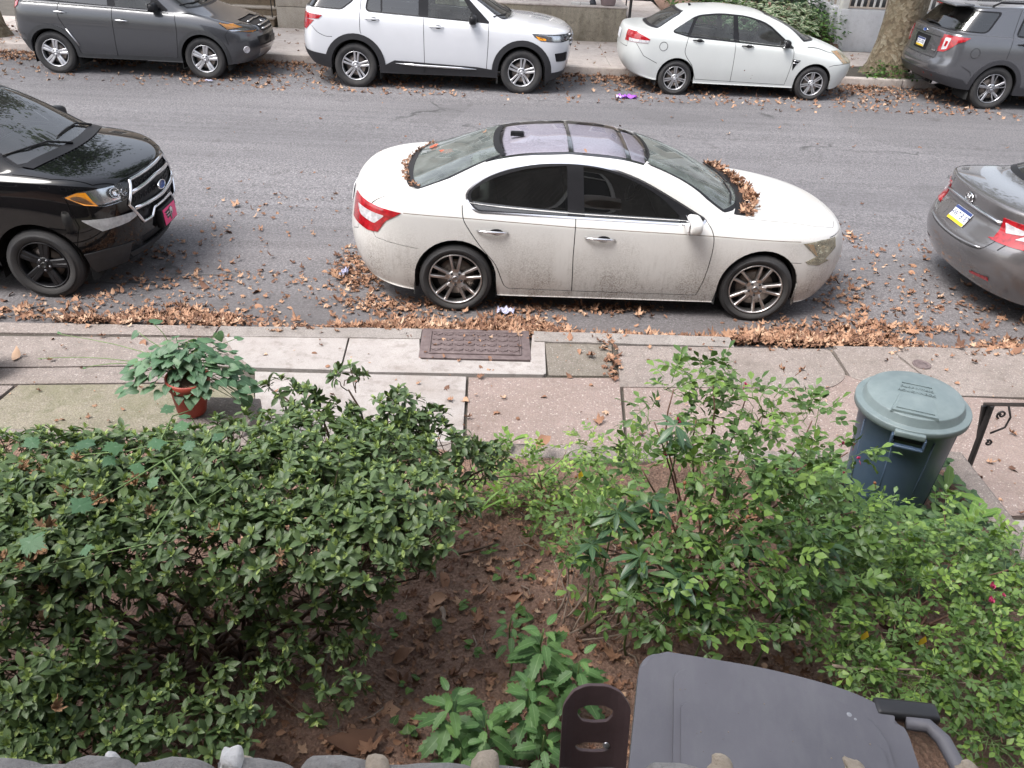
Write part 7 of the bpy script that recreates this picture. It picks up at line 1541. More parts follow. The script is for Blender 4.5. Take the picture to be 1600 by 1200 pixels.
# little seedlings on the bare soil
f = Foliage([heart_geo(0), leaf_geo(.5, 4, .2, .2)], W_M); spots = [(760, 705 + 0, 0), (640, 870, 0), (560, 890, 0), (680, 960, 0), (620, 960, 0), (770, 850, 0), (735, 1005, 0), (790, 880, 0), (830, 880, 0), (600, 900, 0), (640, 1050, 0), (735, 930, 0), (820, 950, 0), (690, 850, 0), (700, 790, 0), (720, 760, 0), (690, 820, 0), (720, 830, 0), (665, 800, 0), (640, 1145, 0)]
for i, (u, v, _) in enumerate(spots):
    p = at(u, v, .60); n = 6; th = RNG.uniform(0, 6.3, n); D = np.stack([np.cos(th), np.sin(th), RNG.uniform(.0, .5, n)], 1); q = np.tile(np.array((p.x, p.y, soil_z(p.x, p.y) + .03)), (n, 1)) + RNG.normal(size=(n, 3)) * np.array((.03, .03, .01)); f.add(q, D, np.array((0, 0, 1.0)) + RNG.normal(size=(n, 3)) * .2, RNG.uniform(.022, .045, n), RNG.uniform(.0, .7, n))
so = f.emit(None, 'seedlings', 0); tag(so, 'tiny green seedlings sprouting on the bare brown soil', 'seedlings', kind='stuff')
# ---- lobed creeper trailing over the azalea
ML = [lobed_geo(5, .24, -.16, i, .07) for i in range(3)]; M_M = leaf_mat('lobed_leaf', (.05, .12, .06), (.085, .19, .09), (.14, .27, .12), .5, .28, rib=(.24, .36, .24), ribw=.14)
vn = empty('lobed_creeper', at(260, 690, 1.5), 0, 'creeper with large pale maple-like leaves trailing over the broad azalea', 'creeper'); f = Foliage(ML, M_M); pts = []
for u, v, z, L, a in ((112, 803, 1.66, .115, 1.4), (30, 843, 1.66, .12, -.4), (240, 683, 1.62, .10, -1.0), (195, 695, 1.62, .10, -2.2), (268, 672, 1.62, .09, .6), (218, 722, 1.64, .085, -1.4), (300, 705, 1.62, .075, 2.2), (150, 695, 1.60, .10, 3.0), (60, 700, 1.58, .09, 2.6), (180, 710, 1.60, .08, -1.8), (230, 750, 1.62, .07, -.6), (330, 690, 1.6, .07, 1.0), (100, 705, 1.58, .08, .3), (135, 850, 1.62, .07, -1.2), (250, 645, 1.6, .08, .9), (290, 655, 1.6, .07, 2.0)):
    p = np.array(at(u, v, z)); f.add(p[None], np.array([[cos(a), sin(a), random.uniform(-.1, .35)]]), np.array([[random.uniform(-.5, .5), random.uniform(-.8, .1), 1.0]]), L * .88, random.uniform(.2, .9)); pts.append(p)
f.emit(vn, limit=40, minpx=0)
stems(vn, [[at(310, 690, 1.55), at(260, 690, 1.6), at(200, 705, 1.6), at(110, 712, 1.57)], [at(310, 690, 1.55), at(255, 720, 1.62), at(190, 760, 1.64), at(112, 803, 1.64)], [at(340, 680, 1.55), at(230, 850, 1.6), at(130, 872, 1.58), at(-10, 900, 1.55)], [at(255, 720, 1.62), at(310, 790, 1.62), at(380, 740, 1.6), at(420, 735, 1.58)], [at(250, 690, 1.6), at(270, 650, 1.55), at(300, 640, 1.45)]], .004, .002, GREENSTEM, 'stem')
# ---- terracotta pot on its block with heart-leaved trailing plant
pb = at(300, 640, .52); blk = MB(); blk.box((pb.x + .16, pb.y - .02, .25), (.46, .42, .50), bev=.02); tag(blk.build('concrete_block', C_GREY), 'concrete block under the red pot at the pavement edge', 'block')
pot = empty('plant_pot', (pb.x, pb.y, .515), 0, 'red terracotta plant pot full of trailing heart-shaped leaves, on the concrete block', 'plant pot'); pot.rotation_euler = (.05, .07, 0)
t = NT('terracotta_red'); t.pbr(t.ramp(t.noise(6, 5), [(.3, (.24, .040, .026)), (.7, (.36, .065, .040))]), .55, 0, t.bump(t.noise(60, 3), .15, .002)); POTM = t.m
mb = MB(); mb.lathe([(.0, 0), (.085, 0), (.09, .01), (.118, .235)], 36); mb.build('pot_body', POTM, pot); mb = MB(); mb.lathe([(.118, .20), (.13, .205), (.134, .26), (.126, .268), (.118, .262), (.112, .22), (.0, .215)], 36); mb.build('pot_rim', POTM, pot); mb = MB(); mb.lathe([(.112, .235), (.06, .242), (0, .245)], 20); mb.build('potting_soil', SOIL, pot)
hv = empty('heart_leaved_plant', (pb.x, pb.y, .74), 0, 'heart-leaved trailing plant growing out of the red pot', 'potted plant'); f = Foliage([heart_geo(0), heart_geo(1, .1, .3)], leaf_mat('heart_leaf', (.055, .125, .065), (.10, .20, .105), (.17, .29, .15), .5, .28, rib=(.16, .27, .15))); tr_ = []; n = 230
c0 = np.array((pb.x, pb.y, .80)); th = RNG.uniform(0, 6.3, n); rr = RNG.uniform(.02, .33, n) ** .8; P = c0 + np.stack([rr * np.cos(th), np.where(np.sin(th) < 0, .28, .9) * rr * np.sin(th), .16 - 1.6 * rr ** 2 + RNG.uniform(-.06, .06, n)], 1)
f.add(P, np.stack([np.cos(th), np.sin(th), RNG.uniform(-.6, .1, n)], 1), np.stack([np.cos(th) * .3, np.sin(th) * .3 - .2, np.ones(n)], 1) + RNG.normal(size=(n, 3)) * .2, RNG.uniform(.045, .082, n), RNG.uniform(.1, .9, n))
for i in range(0, n, 3): tr_.append([Vector(c0) - Vector((0, 0, .06)), (Vector(c0) + Vector(P[i])) / 2 + Vector((0, 0, .05)), Vector(P[i])])
for u, v, z in ((60, 560, .5), (90, 520, .5), (130, 575, .55), (240, 505, 1.1), (215, 520, 1.0), (340, 520, .9), (370, 530, .8), (400, 600, .6), (405, 650, .5), (385, 620, .55), (395, 655, .5), (410, 640, .45), (375, 600, .55)): 
    q = at(u, v, z); tr_.append(stem_path(Vector(c0), q, n=6, wob=.04, arch=.05)); f.add(np.array([q]), rvec(1), np.array([[0, -.3, 1.0]]), random.uniform(.05, .085) * (.45 if u < 200 else 1), random.uniform(.2, .9))
stems(hv, tr_, .004, .0024, GREENSTEM, 'stems', False); f.emit(hv, limit=150)
# ---- dead canes and sticks at the foot of the rose
for i, (a, b, r, lb) in enumerate((((905, 985, .62), (985, 925, .85), .012, 'thick brown dead branch leaning from the soil into the rose'), ((870, 960, .64), (905, 840, .95), .006, 'thin dead cane standing left of the rose'), ((900, 950, .62), (960, 860, .9), .006, 'dead reddish cane beside the thick dead branch'), ((930, 985, .62), (990, 870, .85), .005, 'dead pale cane right of the thick dead branch'), ((850, 770, .62), (840, 740, .95), .007, 'bare forked twig rising beside the pavement-edge shrub'), ((850, 745, .9), (885, 705, 1.05), .004, 'bare side twig of the forked stem'), ((680, 748, .98), (838, 745, .95), .005, 'long bare twig lying level from the dark azalea'), ((1300, 1040, .85), (1450, 1050, .85), .008, 'brown dead branch lying behind the grey cart'), ((1310, 1048, .8), (1520, 1065, .82), .006, 'pale dead branch lying under the brown one behind the cart'), ((1170, 890, 1.22), (1205, 955, 1.1), .005, 'bent brown cane hanging in front of the rose'), ((560, 880, .6), (610, 910, .6), .010, 'broken brown stick on the soil below the azalea'), ((690, 950, .58), (697, 975, .58), .012, 'short broken stick lying on the bare soil'), ((715, 865, .57), (775, 850, .57), .008, 'brown stick lying across the bare soil'), ((1330, 830, 1.0), (1360, 820, 1.0), .008, 'grey broken twig below the bin'), ((1130, 730, 1.45), (1120, 900, .8), .009, 'upright brown main cane in the middle of the rose'))):
    mb = MB(); p = stem_path(at(*a[:2], z=a[2]), at(*b[:2], z=b[2]), n=7, wob=.02); mb.tube(p, [r * (1 - .5 * k / 7) for k in range(8)], 7); tag(mb.build('dead_branch', DEADWOOD if i % 3 else WOOD), lb, 'branch', 'bare sticks and canes in the garden')

dc = empty('dead_canes', (.55, 2.75, .6), 0, 'clump of thin dead reddish canes left of the rose, leaning out of the soil', 'dead canes')
stems(dc, [stem_path(at(u0, v0, .62), at(u1, v1, z1), n=6, wob=.03) for u0, v0, u1, v1, z1 in ((895, 985, 960, 880, .85), (905, 990, 1000, 905, .8), (915, 980, 940, 850, .95), (880, 975, 900, 870, .8), (925, 990, 1040, 930, .8), (900, 960, 865, 880, .75), (940, 985, 1010, 880, .9), (890, 990, 985, 950, .7), (910, 1000, 1060, 965, .75), (870, 950, 885, 830, .9), (950, 980, 975, 840, 1.0), (930, 970, 915, 840, .95), (885, 965, 930, 905, .75), (960, 1000, 1090, 940, .85))], .0045, .002, DEADWOOD, 'cane')
# ---------------------------------------------------------------- plants and trees across the street
f = Foliage([leaf_geo(.5, 5, .2, .35, .45, seed=i) for i in range(2)], leaf_mat('hosta_leaf', (.06, .12, .05), (.10, .18, .08), (.15, .24, .10), .5, .2, rib=(.10, .18, .08), blotch=(.50, .52, .36))); n = 900
hs = empty('hosta_bed', (6.2, 20.8, .4), 0, 'bed of cream-edged variegated leaves behind the small white sedan', 'hosta bed')
P = np.stack([RNG.uniform(5.2, 7.6, n), RNG.uniform(20.5, 21.6, n), np.zeros(n)], 1); P[:, 2] = .55 + (P[:, 1] - 20.5) * .42 + RNG.uniform(-.1, .15, n); th = RNG.uniform(0, 6.3, n)
f.add(P, np.stack([np.cos(th), np.sin(th) - .4, RNG.uniform(-.2, .7, n)], 1), np.array((0, -.3, 1.0)) + RNG.normal(size=(n, 3)) * .3, RNG.uniform(.13, .22, n), RNG.uniform(0, 1, n)); f.emit(hs, limit=120, minpx=5)
FARL = [leaf_geo(.55, 4, .2, .3, seed=i) for i in range(2)]; FAR_M = leaf_mat('far_leaf', (.035, .085, .022), (.075, .165, .035), (.17, .31, .06), .5, .25); FAR_D = leaf_mat('far_dark_leaf', (.016, .045, .018), (.03, .08, .03), (.08, .15, .05), .5, .2)
for lb, c, r, n, sz, m in (('bright green leafy bush at the left end of the planted bank', (4.9, 21.6, .95), (.9, .8, .55), 1400, .10, FAR_M), ('dark ivy mound at the top of the planted bank', (6.4, 22.4, 1.25), (1.2, .7, .5), 1500, .10, FAR_D), ('green bush spilling towards the pavement beside the white wall', (7.75, 20.95, .55), (.55, .55, .5), 900, .10, FAR_M), ('dark leafy shrub against the white wall', (7.7, 22.0, 1.0), (.55, .8, .6), 900, .11, FAR_D), ('ivy and weeds around the foot of the big tree', (8.3, 17.75, .28), (.75, .32, .22), 420, .085, FAR_M)):
    o = empty('leafy_bush', (c[0], c[1], .2), 0, lb, 'bush', 'bushes across the street'); f = Foliage(FARL, m); N = rvec(n); P = np.array(c) + N * np.array(r) * (RNG.uniform(0, 1, n) ** .35)[:, None] * (1 + .25 * np.sin(N[:, :1] * 7 + N[:, 2:] * 5)); th = RNG.uniform(0, 6.3, n)
    f.add(P, np.stack([np.cos(th), np.sin(th), RNG.uniform(-.5, .5, n)], 1) + N * .4, N * .5 + np.array((0, 0, .9)) + RNG.normal(size=(n, 3)) * .3, sz * RNG.uniform(.6, 1.2, n), RNG.uniform(0, 1, n)); f.emit(o, limit=60, minpx=6)
    stems(o, [stem_path((c[0] + random.uniform(-.2, .2), c[1], .2), tuple(P[i]), n=4) for i in range(6)], .012, .004, WOOD, 'branch')
t = NT('plane_bark'); v1 = t.voronoi(4.5); sc_ = t.node('SeparateColor'); wv = t.node('TexNoise', _Scale=3, _Detail=4); t.link(t.coord(), wv.inputs['Vector']); wm = t.node('Mix', data_type='VECTOR'); wm.inputs[0].default_value = .22; t.link(t.coord(), wm.inputs[4]); t.link(wv.outputs['Color'], wm.inputs[5]); t.link(wm.outputs[1], v1.inputs['Vector']); v1.inputs['Scale'].default_value = 17; t.link(v1.outputs['Color'], sc_.inputs[0])
c = t.ramp(sc_.outputs[0], [(.0, (.13, .10, .065)), (.30, (.20, .155, .10)), (.55, (.27, .225, .155)), (.80, (.17, .14, .09)), (1.0, (.34, .30, .22))]); c = t.mix(t.ramp(t.noise(28, 5, .7), [(.45, 0.0), (.7, .6)]), c, (.09, .07, .045))
t.pbr(c, .9, 0, t.bump(t.math('ADD', t.noise(22, 6, .7), t.math('MULTIPLY', v1.outputs['Distance'], .8)), .8, .03)); BARK = t.m
PLN = [lobed_geo(5, .4, .15, i) for i in range(2)]; PLN_M = leaf_mat('plane_leaf', (.03, .07, .02), (.06, .13, .035), (.12, .22, .05), .5, .3)
def plane_tree(x, y, z0, r, lb, crown, n, lean=0.0):
    o = empty('plane_tree', (x, y, z0), 0, lb, 'tree', 'street trees'); mb = MB(); k = 16; nseg = 12; V = []
    prof = [(0, 1.62), (.12, 1.38), (.35, 1.14), (.8, 1.02), (1.6, .98), (2.8, .92), (4.2, .86), (5.2, .74)]
    for h, q in prof:
        for i in range(k):
            a = 2 * pi * i / k; w = 1 + .06 * sin(3 * a + h) + .04 * sin(5 * a - h * 2) + (.14 * sin(5 * a + 1) * max(0, .5 - h)); V.append((r * q * w * cos(a) + lean * h, r * q * w * sin(a), h - .05))
    mb.add(V, [(j * k + i, j * k + (i + 1) % k, (j + 1) * k + (i + 1) % k, (j + 1) * k + i) for j in range(len(prof) - 1) for i in range(k)], 0, True); mb.build('trunk', BARK, o)
    f = Foliage(PLN, PLN_M); cx, cy, cz, rx, ry, rz = crown; tips = []
    for i in range(7):
        a = 2 * pi * i / 7 + random.uniform(-.3, .3); tip = Vector((x + lean * 5 + rx * .72 * cos(a), y + ry * .72 * sin(a), cz + random.uniform(-.3, .5) * rz)); tips.append(tip)
    stems(o, [stem_path((x + lean * 5, y, z0 + 4.6), tp, n=7, wob=.25, arch=.5) for tp in tips], r * .34, .04, BARK, 'limb')
    cl = rvec(46) * (RNG.uniform(.3, 1, 46) ** .5)[:, None] * np.array((rx, ry, rz)) + np.array((cx, cy, cz)); w = RNG.integers(0, 46, n); P = cl[w] + RNG.normal(size=(n, 3)) * np.array((.62, .62, .40)); th = RNG.uniform(0, 6.3, n)
    f.add(P, np.stack([np.cos(th), np.sin(th), RNG.uniform(-.9, .1, n)], 1), np.array((0, 0, 1.0)) + RNG.normal(size=(n, 3)) * .5, RNG.uniform(.16, .27, n), RNG.uniform(0, 1, n)); f.emit(o, 'crown', limit=0); return o
plane_tree(8.38, 18.15, .1, .40, 'large plane tree with mottled bark between the small white sedan and the grey SUV', (8.2, 18.2, 8.0, 4.4, 4.0, 3.2), 11000)
plane_tree(-10.92, 18.15, .1, .42, 'plane tree at the left edge behind the dark grey SUV', (-10.6, 18.0, 8.2, 4.6, 4.2, 3.2), 11000)
plane_tree(-1.2, 18.3, .1, .30, 'slim street tree hidden behind the white SUV', (-1.2, 18.3, 8.6, 3.6, 3.6, 2.6), 7000)
# ---------------------------------------------------------------- bin, cart, ledge, bracket, litter
t = NT('bin_blue'); t.pbr(t.ramp(t.noise(5, 5), [(.3, (.040, .066, .108)), (.7, (.058, .088, .140))]), .42, 0, t.bump(t.noise(120, 3), .12, .001)); BINB = t.m
t = NT('bin_lid_teal'); t.pbr(t.mix(t.ramp(t.noise(9, 6, .7), [(.45, 0.0), (.75, .35)]), t.ramp(t.noise(3, 5), [(.3, (.115, .150, .158)), (.7, (.155, .195, .20))]), (.26, .31, .30)), .50, 0, t.bump(t.noise(150, 3), .15, .001)); BINL = t.m
bn = empty('trash_can', (2.315, 3.60, .50), 0, 'round dark blue plastic trash can with a grey green domed lid, beside the walkway', 'trash can'); bn.rotation_euler = (0, -.035, .12)
HB = .665; mb = MB(); mb.lathe([(0, .0), (.205, .0), (.212, .01), (.222, .12), (.2235, .13), (.246, .44), (.2475, .45), (.258, HB), (.268, HB + .004), (.268, HB - .035), (.262, HB - .04)], 56); mb.build('bin_body', BINB, bn)
for a in np.linspace(0, 2 * pi, 9)[:-1]:
    mb = MB(); p0, p1 = .214, .252
    mb.tube([(p0 * cos(a), p0 * sin(a), .03), (p1 * cos(a), p1 * sin(a), .58)], [.006, .006], 6); mb.build('rib', BINB, bn)
ld = MB(); ld.lathe([(.268, HB - .030), (.288, HB - .034), (.2925, HB - .030), (.2935, HB + .002), (.292, HB + .0055), (.288, HB + .0075), (.262, HB + .009), (.2595, HB + .010), (.258, HB + .0125), (.246, HB + .052), (.244, HB + .056), (.240, HB + .058), (.14, HB + .078), (.0, HB + .084)], 72); lid_ = ld.build('lid', BINL, bn)
lz = lambda r: HB + float(np.interp(r, [0, .14, .240], [.084, .078, .058]))
# the lid's raised trapezoid panel, lettering and handles
AF = -2.12      # the way the lid's lip faces
ca, sa = cos(AF), sin(AF)
def lp(rad, side, dz=0.0): return Vector((rad * ca - side * sa, rad * sa + side * ca, lz(math.hypot(rad, side)) + dz))
def lid_panel(pts, h, nm, bev=.004):
    mb = MB(); V = [tuple(lp(a, b, -.004)) for a, b in pts] + [tuple(lp(a * .985 + .001, b * .94, h)) for a, b in pts]; n = len(pts)
    mb.add(V, [tuple(range(n, 2 * n))] + [(i, (i + 1) % n, n + (i + 1) % n, n + i) for i in range(n)], 0, False); return mb.build(nm, BINL, lid_)
tp_ = [(.075, -.088), (.222, -.118), (.228, .0), (.222, .118), (.075, .088)]
lid_panel(tp_, .012, 'lid_panel'); lid_panel([(.085, -.074), (.205, -.098), (.205, .098), (.085, .074)], .0085 + .009, 'lid_panel')
lid_panel([(-.075, -.075), (-.055, -.078), (-.055, .078), (-.075, .075)], .006, 'lid_ridge')
for txt, r_, s_ in (('Rubbermaid', -.018, .034), ('ROUGHNECK', -.048 + .075, .030)):
    c_ = lp(r_, 0, .0015); text_mesh(txt, s_, .0016, BINL, 'embossed_name', lid_, c_, (0, 0, AF + pi / 2), bold=.0006)
for q, a in enumerate((AF, AF + pi)):
    mb = MB(); c1 = Vector((.262 * cos(a), .262 * sin(a), 0)); tn = Vector((-sin(a), cos(a), 0)); rd = Vector((cos(a), sin(a), 0))
    mb.box(c1 + rd * .035 + Vector((0, 0, HB - .095)), (.030, .16, .016), (0, 0, a), bev=.006); mb.box(c1 + rd * .022 + tn * .078 + Vector((0, 0, HB - .065)), (.05, .012, .07), (0, 0, a), bev=.004); mb.box(c1 + rd * .022 - tn * .078 + Vector((0, 0, HB - .065)), (.05, .012, .07), (0, 0, a), bev=.004); mb.build('handle', BINB, bn)
    mb = MB(); mb.box(c1 + rd * .002 + Vector((0, 0, HB - .062)), (.008, .145, .045), (0, 0, a), bev=.002); mb.build('handle_recess', CM['rubber'], bn)
    mb = MB(); mb.box(Vector((.296 * cos(a), .296 * sin(a), HB - .018)), (.03, .15, .034), (0, 0, a), bev=.008); mb.build('lid_catch', BINL, lid_)

# grey wheeled cart, lid shut
t = NT('cart_grey'); t.pbr(t.mix(t.ramp(t.noise(9, 7, .75, stretch=(1, .35, 1)), [(.45, 0.0), (.75, .5)]), t.ramp(t.noise(3, 5), [(.3, (.102, .100, .116)), (.7, (.138, .134, .152))]), (.17, .17, .18)), .55, 0, t.bump(t.noise(180, 3), .2, .001)); CART = t.m
CART_K = plain('cart_black', (.018, .018, .020), .45, vary=.2)
CZ = 1.62; q0, q1, q2 = at(1012, 1022, CZ), at(1352, 1086, CZ), at(986, 1180, CZ)
ex = (q1 - q0).normalized(); ang = math.atan2(ex.y, ex.x); Wc = (q1 - q0).length + .03
ct = empty('wheeled_trash_cart', (q0.x, q0.y, .60), ang, 'grey wheeled trash cart with closed lid, seen from above by the stone ledge', 'trash cart')
Lc = .62; h0 = CZ - .60
out = rounded([(-.02, .02), (Wc * .55, .03), (Wc * .92, .005), (Wc + .06, -.06), (Wc + .10, -Lc), (-.03, -Lc)], [.075, .1, .1, .06, .06, .06], 6)
mb = MB(); mb.prism(out, h0 - .045, h0, bevel=.018); cl = mb.build('lid', CART, ct)
inn = rounded([(.075, -.035), (Wc * .55, -.025), (Wc * .86, -.045), (Wc - .005, -.10), (Wc + .03, -Lc + .05), (.085, -Lc + .05)], [.04, .1, .1, .05, .04, .04], 5)
mb = MB(); mb.prism(inn, h0 - .01, h0 + .012, bevel=.008); mb.build('lid_panel', CART, cl)
in2 = rounded([(.095, -.150), (Wc * .5, -.155), (Wc * .97, -.165), (Wc + .0, -Lc + .07), (.105, -Lc + .07)], .02, 4)
mb = MB(); mb.prism(in2, h0 + .004, h0 + .019, bevel=.006); mb.build('lid_panel', CART, cl)
mb = MB(); bo = rounded([(.01, -.01), (Wc + .02, -.02), (Wc + .05, -Lc + .03), (.0, -Lc + .03)], .06, 5); bi = rounded([(.08, -.07), (Wc - .06, -.08), (Wc - .04, -Lc + .09), (.07, -Lc + .09)], .05, 5); n = len(bo)
mb.add([(x, y, h0 - .05) for x, y in bo] + [(x, y, .04) for x, y in bi], [(i, (i + 1) % n, n + (i + 1) % n, n + i)[::-1] for i in range(n)] + [tuple(range(n))], 0, False); mb.build('cart_body', CART, ct)
mb = MB()
for i in range(22):
    x_, y_, r_ = random.uniform(.05, Wc - .05), random.uniform(-.4, -.05), random.uniform(.0008, .0024); mb.lathe([(r_, 0), (r_ * .7, .0015), (0, .002)], 7, (x_, y_, h0 + .0125 if y_ > -.15 else h0 + .0195))
o = mb.build('lid_specks', plain('pale_speck', (.24, .20, .17), .9, vary=.4), cl); o['kind'] = 'stuff'
mb = MB(); mb.lathe([(.007, 0), (.005, .001), (0, .0012)], 9, (Wc * .86, -.085, h0 + .0125)); mb.lathe([(.004, 0), (0, .0012)], 8, (Wc * .86 + .014, -.096, h0 + .0125)); mb.build('pale_mark', plain('pale_mark', (.30, .31, .34), .8), cl)
mb = MB(); mb.box((Wc + .075, -.02, h0 - .012), (.17, .055, .035), (0, 0, .10), bev=.012); mb.build('hinge', CART_K, ct)
mb = MB(); mb.tube([(Wc + .07, -.055, h0 - .015), (Wc + .125, -.055, h0 - .01), (Wc + .155, -.09, h0 - .01), (Wc + .20, -.25, h0 - .015), (Wc + .215, -.42, h0 - .02), (Wc + .19, -.55, h0 - .02), (Wc + .08, -.58, h0 - .02)], [.018, .019, .020, .020, .020, .019, .018], 10); mb.build('handle', CART, ct)
for y in (-.06, -Lc + .08): mb = MB(); mb.lathe([(.02, -.03), (.12, -.03), (.13, -.02), (.13, .02), (.12, .03), (.02, .03)], 24, (Wc + .02, y, .115), axis='y'); mb.build('wheel', CART_K, ct)

# rough stone ledge along the bottom, white and tan lumps on its mortar
t = NT('rough_stone'); t.pbr(t.ramp(t.noise(11, 8, .75), [(.28, (.22, .21, .20)), (.5, (.42, .40, .385)), (.75, (.64, .62, .60))]), .9, 0, t.bump(t.noise(30, 8, .7), 1.0, .02)); RS = t.m
t = NT('tan_stone'); t.pbr(t.ramp(t.noise(13, 8, .75), [(.28, (.36, .29, .22)), (.55, (.58, .49, .39)), (.8, (.78, .71, .62))]), .9, 0, t.bump(t.noise(40, 8, .7), .9, .012)); TS = t.m
t = NT('white_stone'); t.pbr(t.ramp(t.noise(15, 8, .7), [(.28, (.62, .59, .56)), (.6, (.88, .87, .86))]), .9, 0, t.bump(t.noise(40, 8, .7), .8, .01)); WS = t.m
LZ = 2.60
lg = empty('stone_ledge', (0, .50, LZ - .1), 0, 'rough grey stone ledge with pale lumps along the bottom of the view', 'stone ledge')
def rock(c, r, mat, nm, seed, parent, flat=.0):
    bm = bmesh.new(); bmesh.ops.create_icosphere(bm, subdivisions=3, radius=1); rg = np.random.default_rng(seed); ph = rg.uniform(0, 6.3, 9); k = rg.uniform(1.5, 4.5, (9, 3))
    for v in bm.verts:
        p = np.array(v.co); m = np.abs(p) ** .72 * np.sign(p); d = 1 + sum(.045 * sin(float(k[i] @ p) + ph[i]) for i in range(9)) + .02 * rg.normal()
        v.co = (m[0] * d * r[0], m[1] * d * r[1], m[2] * d * r[2])
    mb = MB(); mb.bm(bm, 0, True); return mb.build(nm, mat, parent, c)
x = -2.2; i = 0
ztop = at(700, 1201, y=.545).z
while x < 2.4:
    w = random.uniform(.075, .12); zt = ztop + random.uniform(-.007, .0)
    rock((x + w / 2, .035, zt - .034 - (LZ - .1)), (w * .60, .030, .030), RS, 'stone', 100 + i, lg); x += w; i += 1
for j, (u, v, w, h, m) in enumerate(((165, 1184, 24, 26, WS), (360, 1171, 30, 44, WS), (378, 1190, 34, 30, TS), (588, 1184, 34, 26, TS), (760, 1178, 40, 44, TS), (1130, 1187, 34, 30, TS), (1340, 1190, 30, 24, TS), (1520, 1196, 30, 20, TS), (20, 1198, 30, 14, WS))):
    p = at(u, v + 12, y=.55); sc = CAM_F / ((p - Vector((0, 0, CAM_H))).dot(Vector(cf_))); rock(p - lg.location - Vector((0, 0, h * .42 / sc)), (w * .56 / sc, .018, h * .58 / sc), m, 'lump', 300 + j, lg)

# brown slotted bracket standing against the ledge
cu = bpy.data.curves.new('bracket_outline', 'CURVE'); cu.dimensions = '2D'; cu.fill_mode = 'BOTH'; cu.extrude = .0022; cu.bevel_depth = .0012; cu.bevel_resolution = 2
def spl(pts):
    s = cu.splines.new('POLY'); s.points.add(len(pts) - 1); s.use_cyclic_u = True
    for p, q in zip(s.points, pts): p.co = (q[0], q[1], 0, 1)
bw, bh = .046, .17
spl(rounded([(-bw, -bh), (bw, -bh), (bw, .055), (bw * .72, .072), (bw * .3, .079), (-bw * .3, .079), (-bw * .72, .072), (-bw, .055)], .006, 4))
for y0, hh in ((.037, .017), (-.018, .010)):
    spl(rounded([(-.026, y0 - hh * .2), (-.018, y0 - hh * .85), (0, y0 - hh), (.018, y0 - hh * .85), (.026, y0 - hh * .2), (.026, y0 + hh * .4), (.012, y0 + hh * .75), (-.012, y0 + hh * .75), (-.026, y0 + hh * .4)], .004, 3))
tmp = bpy.data.objects.new('bracket_outline', cu); COL.objects.link(tmp); me = bpy.data.meshes.new_from_object(tmp.evaluated_get(bpy.context.evaluated_depsgraph_get())); bpy.data.objects.remove(tmp); bpy.data.curves.remove(cu)
bm = bmesh.new(); bm.from_mesh(me)
for xx in np.linspace(-.04, .04, 9): bmesh.ops.bisect_plane(bm, geom=bm.verts[:] + bm.edges[:] + bm.faces[:], plane_co=(xx, 0, 0), plane_no=(1, 0, 0), dist=1e-5)
for v in bm.verts: v.co.z += .012 * (abs(v.co.x) / bw) ** 3 - .006 * (v.co.y - .03) * 0
bm.to_mesh(me); bm.free(); me.name = 'plate'; me.materials.clear(); t = NT('brown_plastic'); t.pbr(t.ramp(t.noise(18, 5, .65), [(.3, (.085, .052, .054)), (.7, (.125, .080, .082))]), .42, 0, t.bump(t.noise(140, 3), .15, .001)); me.materials.append(t.m)
for p in me.polygons: p.use_smooth = False
bp = at(927, 1147, y=.655); brk = empty('slotted_bracket', bp, 0, 'brown plastic bracket with two slots standing up behind the stone ledge', 'bracket')
link('plate', me, brk, rot=(pi / 2 - .32, 0, 0), scale=(.95, .95, .95)); mb = MB(); mb.lathe([(.0, .002), (.004, .002), (.005, 0), (.005, -.004)], 12); mb.build('screw', CM['satin'], brk, (.018, -.008, -.012), (pi / 2 - .32, 0, 0))

# ---------------------------------------------------------------- dry leaves and litter
DRY = [lobed_geo(5, .5, .35, 20 + i, .1, True) for i in range(6)] + [leaf_geo(.55, 5, .5, .5, .5, seed=60 + i, wave=.2) for i in range(3)]
t = NT('dry_leaf'); a = t.node('Attribute'); a.attribute_name = 'tint'; c = t.ramp(a.outputs['Fac'], [(0, (.10, .050, .034)), (.30, (.21, .105, .062)), (.6, (.33, .180, .108)), (.85, (.45, .28, .18)), (1, (.58, .42, .30))]); c = t.mix(t.ramp(t.noise(30, 5, .7), [(.4, 0.0), (.75, .35)]), c, (.15, .075, .045))
t.pbr(c, .8, 0); DRY_M = t.m
def scatter(P, sz, tint, flat=.35, mat=DRY_M):
    f = Foliage(DRY, mat); n = len(P); th = RNG.uniform(0, 6.3, n); D = np.stack([np.cos(th), np.sin(th), RNG.normal(size=n) * flat * .5], 1); U = np.array((0, 0, 1.0)) * np.sign(RNG.uniform(-.35, 1, n))[:, None] + RNG.normal(size=(n, 3)) * flat
    f.add(P, D, U, sz, tint); return f
def band(n, x0, x1, fy, z): x = RNG.uniform(x0, x1, n); y = fy(x, n); return np.stack([x, y, np.full(n, z)], 1)
L1 = []
cl_ = RNG.uniform(-4.6, 6.2, 60)                     # heaps along the gutter
def gutter(n, x0, x1, spread, y0=6.26):
    x = RNG.uniform(x0, x1, n); y = y0 + np.abs(RNG.normal(size=n)) * spread * (.7 + .5 * np.sin(x * 2.3 + 1) + .3 * np.sin(x * 5.7)); kp = RNG.uniform(0, 1, n) < np.clip(.55 + .45 * np.sin(x * 1.9 + 2.2) + .35 * np.sin(x * 4.3), .10, 1); x, y = x[kp], y[kp]; n = len(x); z = .012 + .06 * np.exp(-(y - y0) / .12) * RNG.uniform(0, 1, n) ** .5; return np.stack([x, y, z], 1)
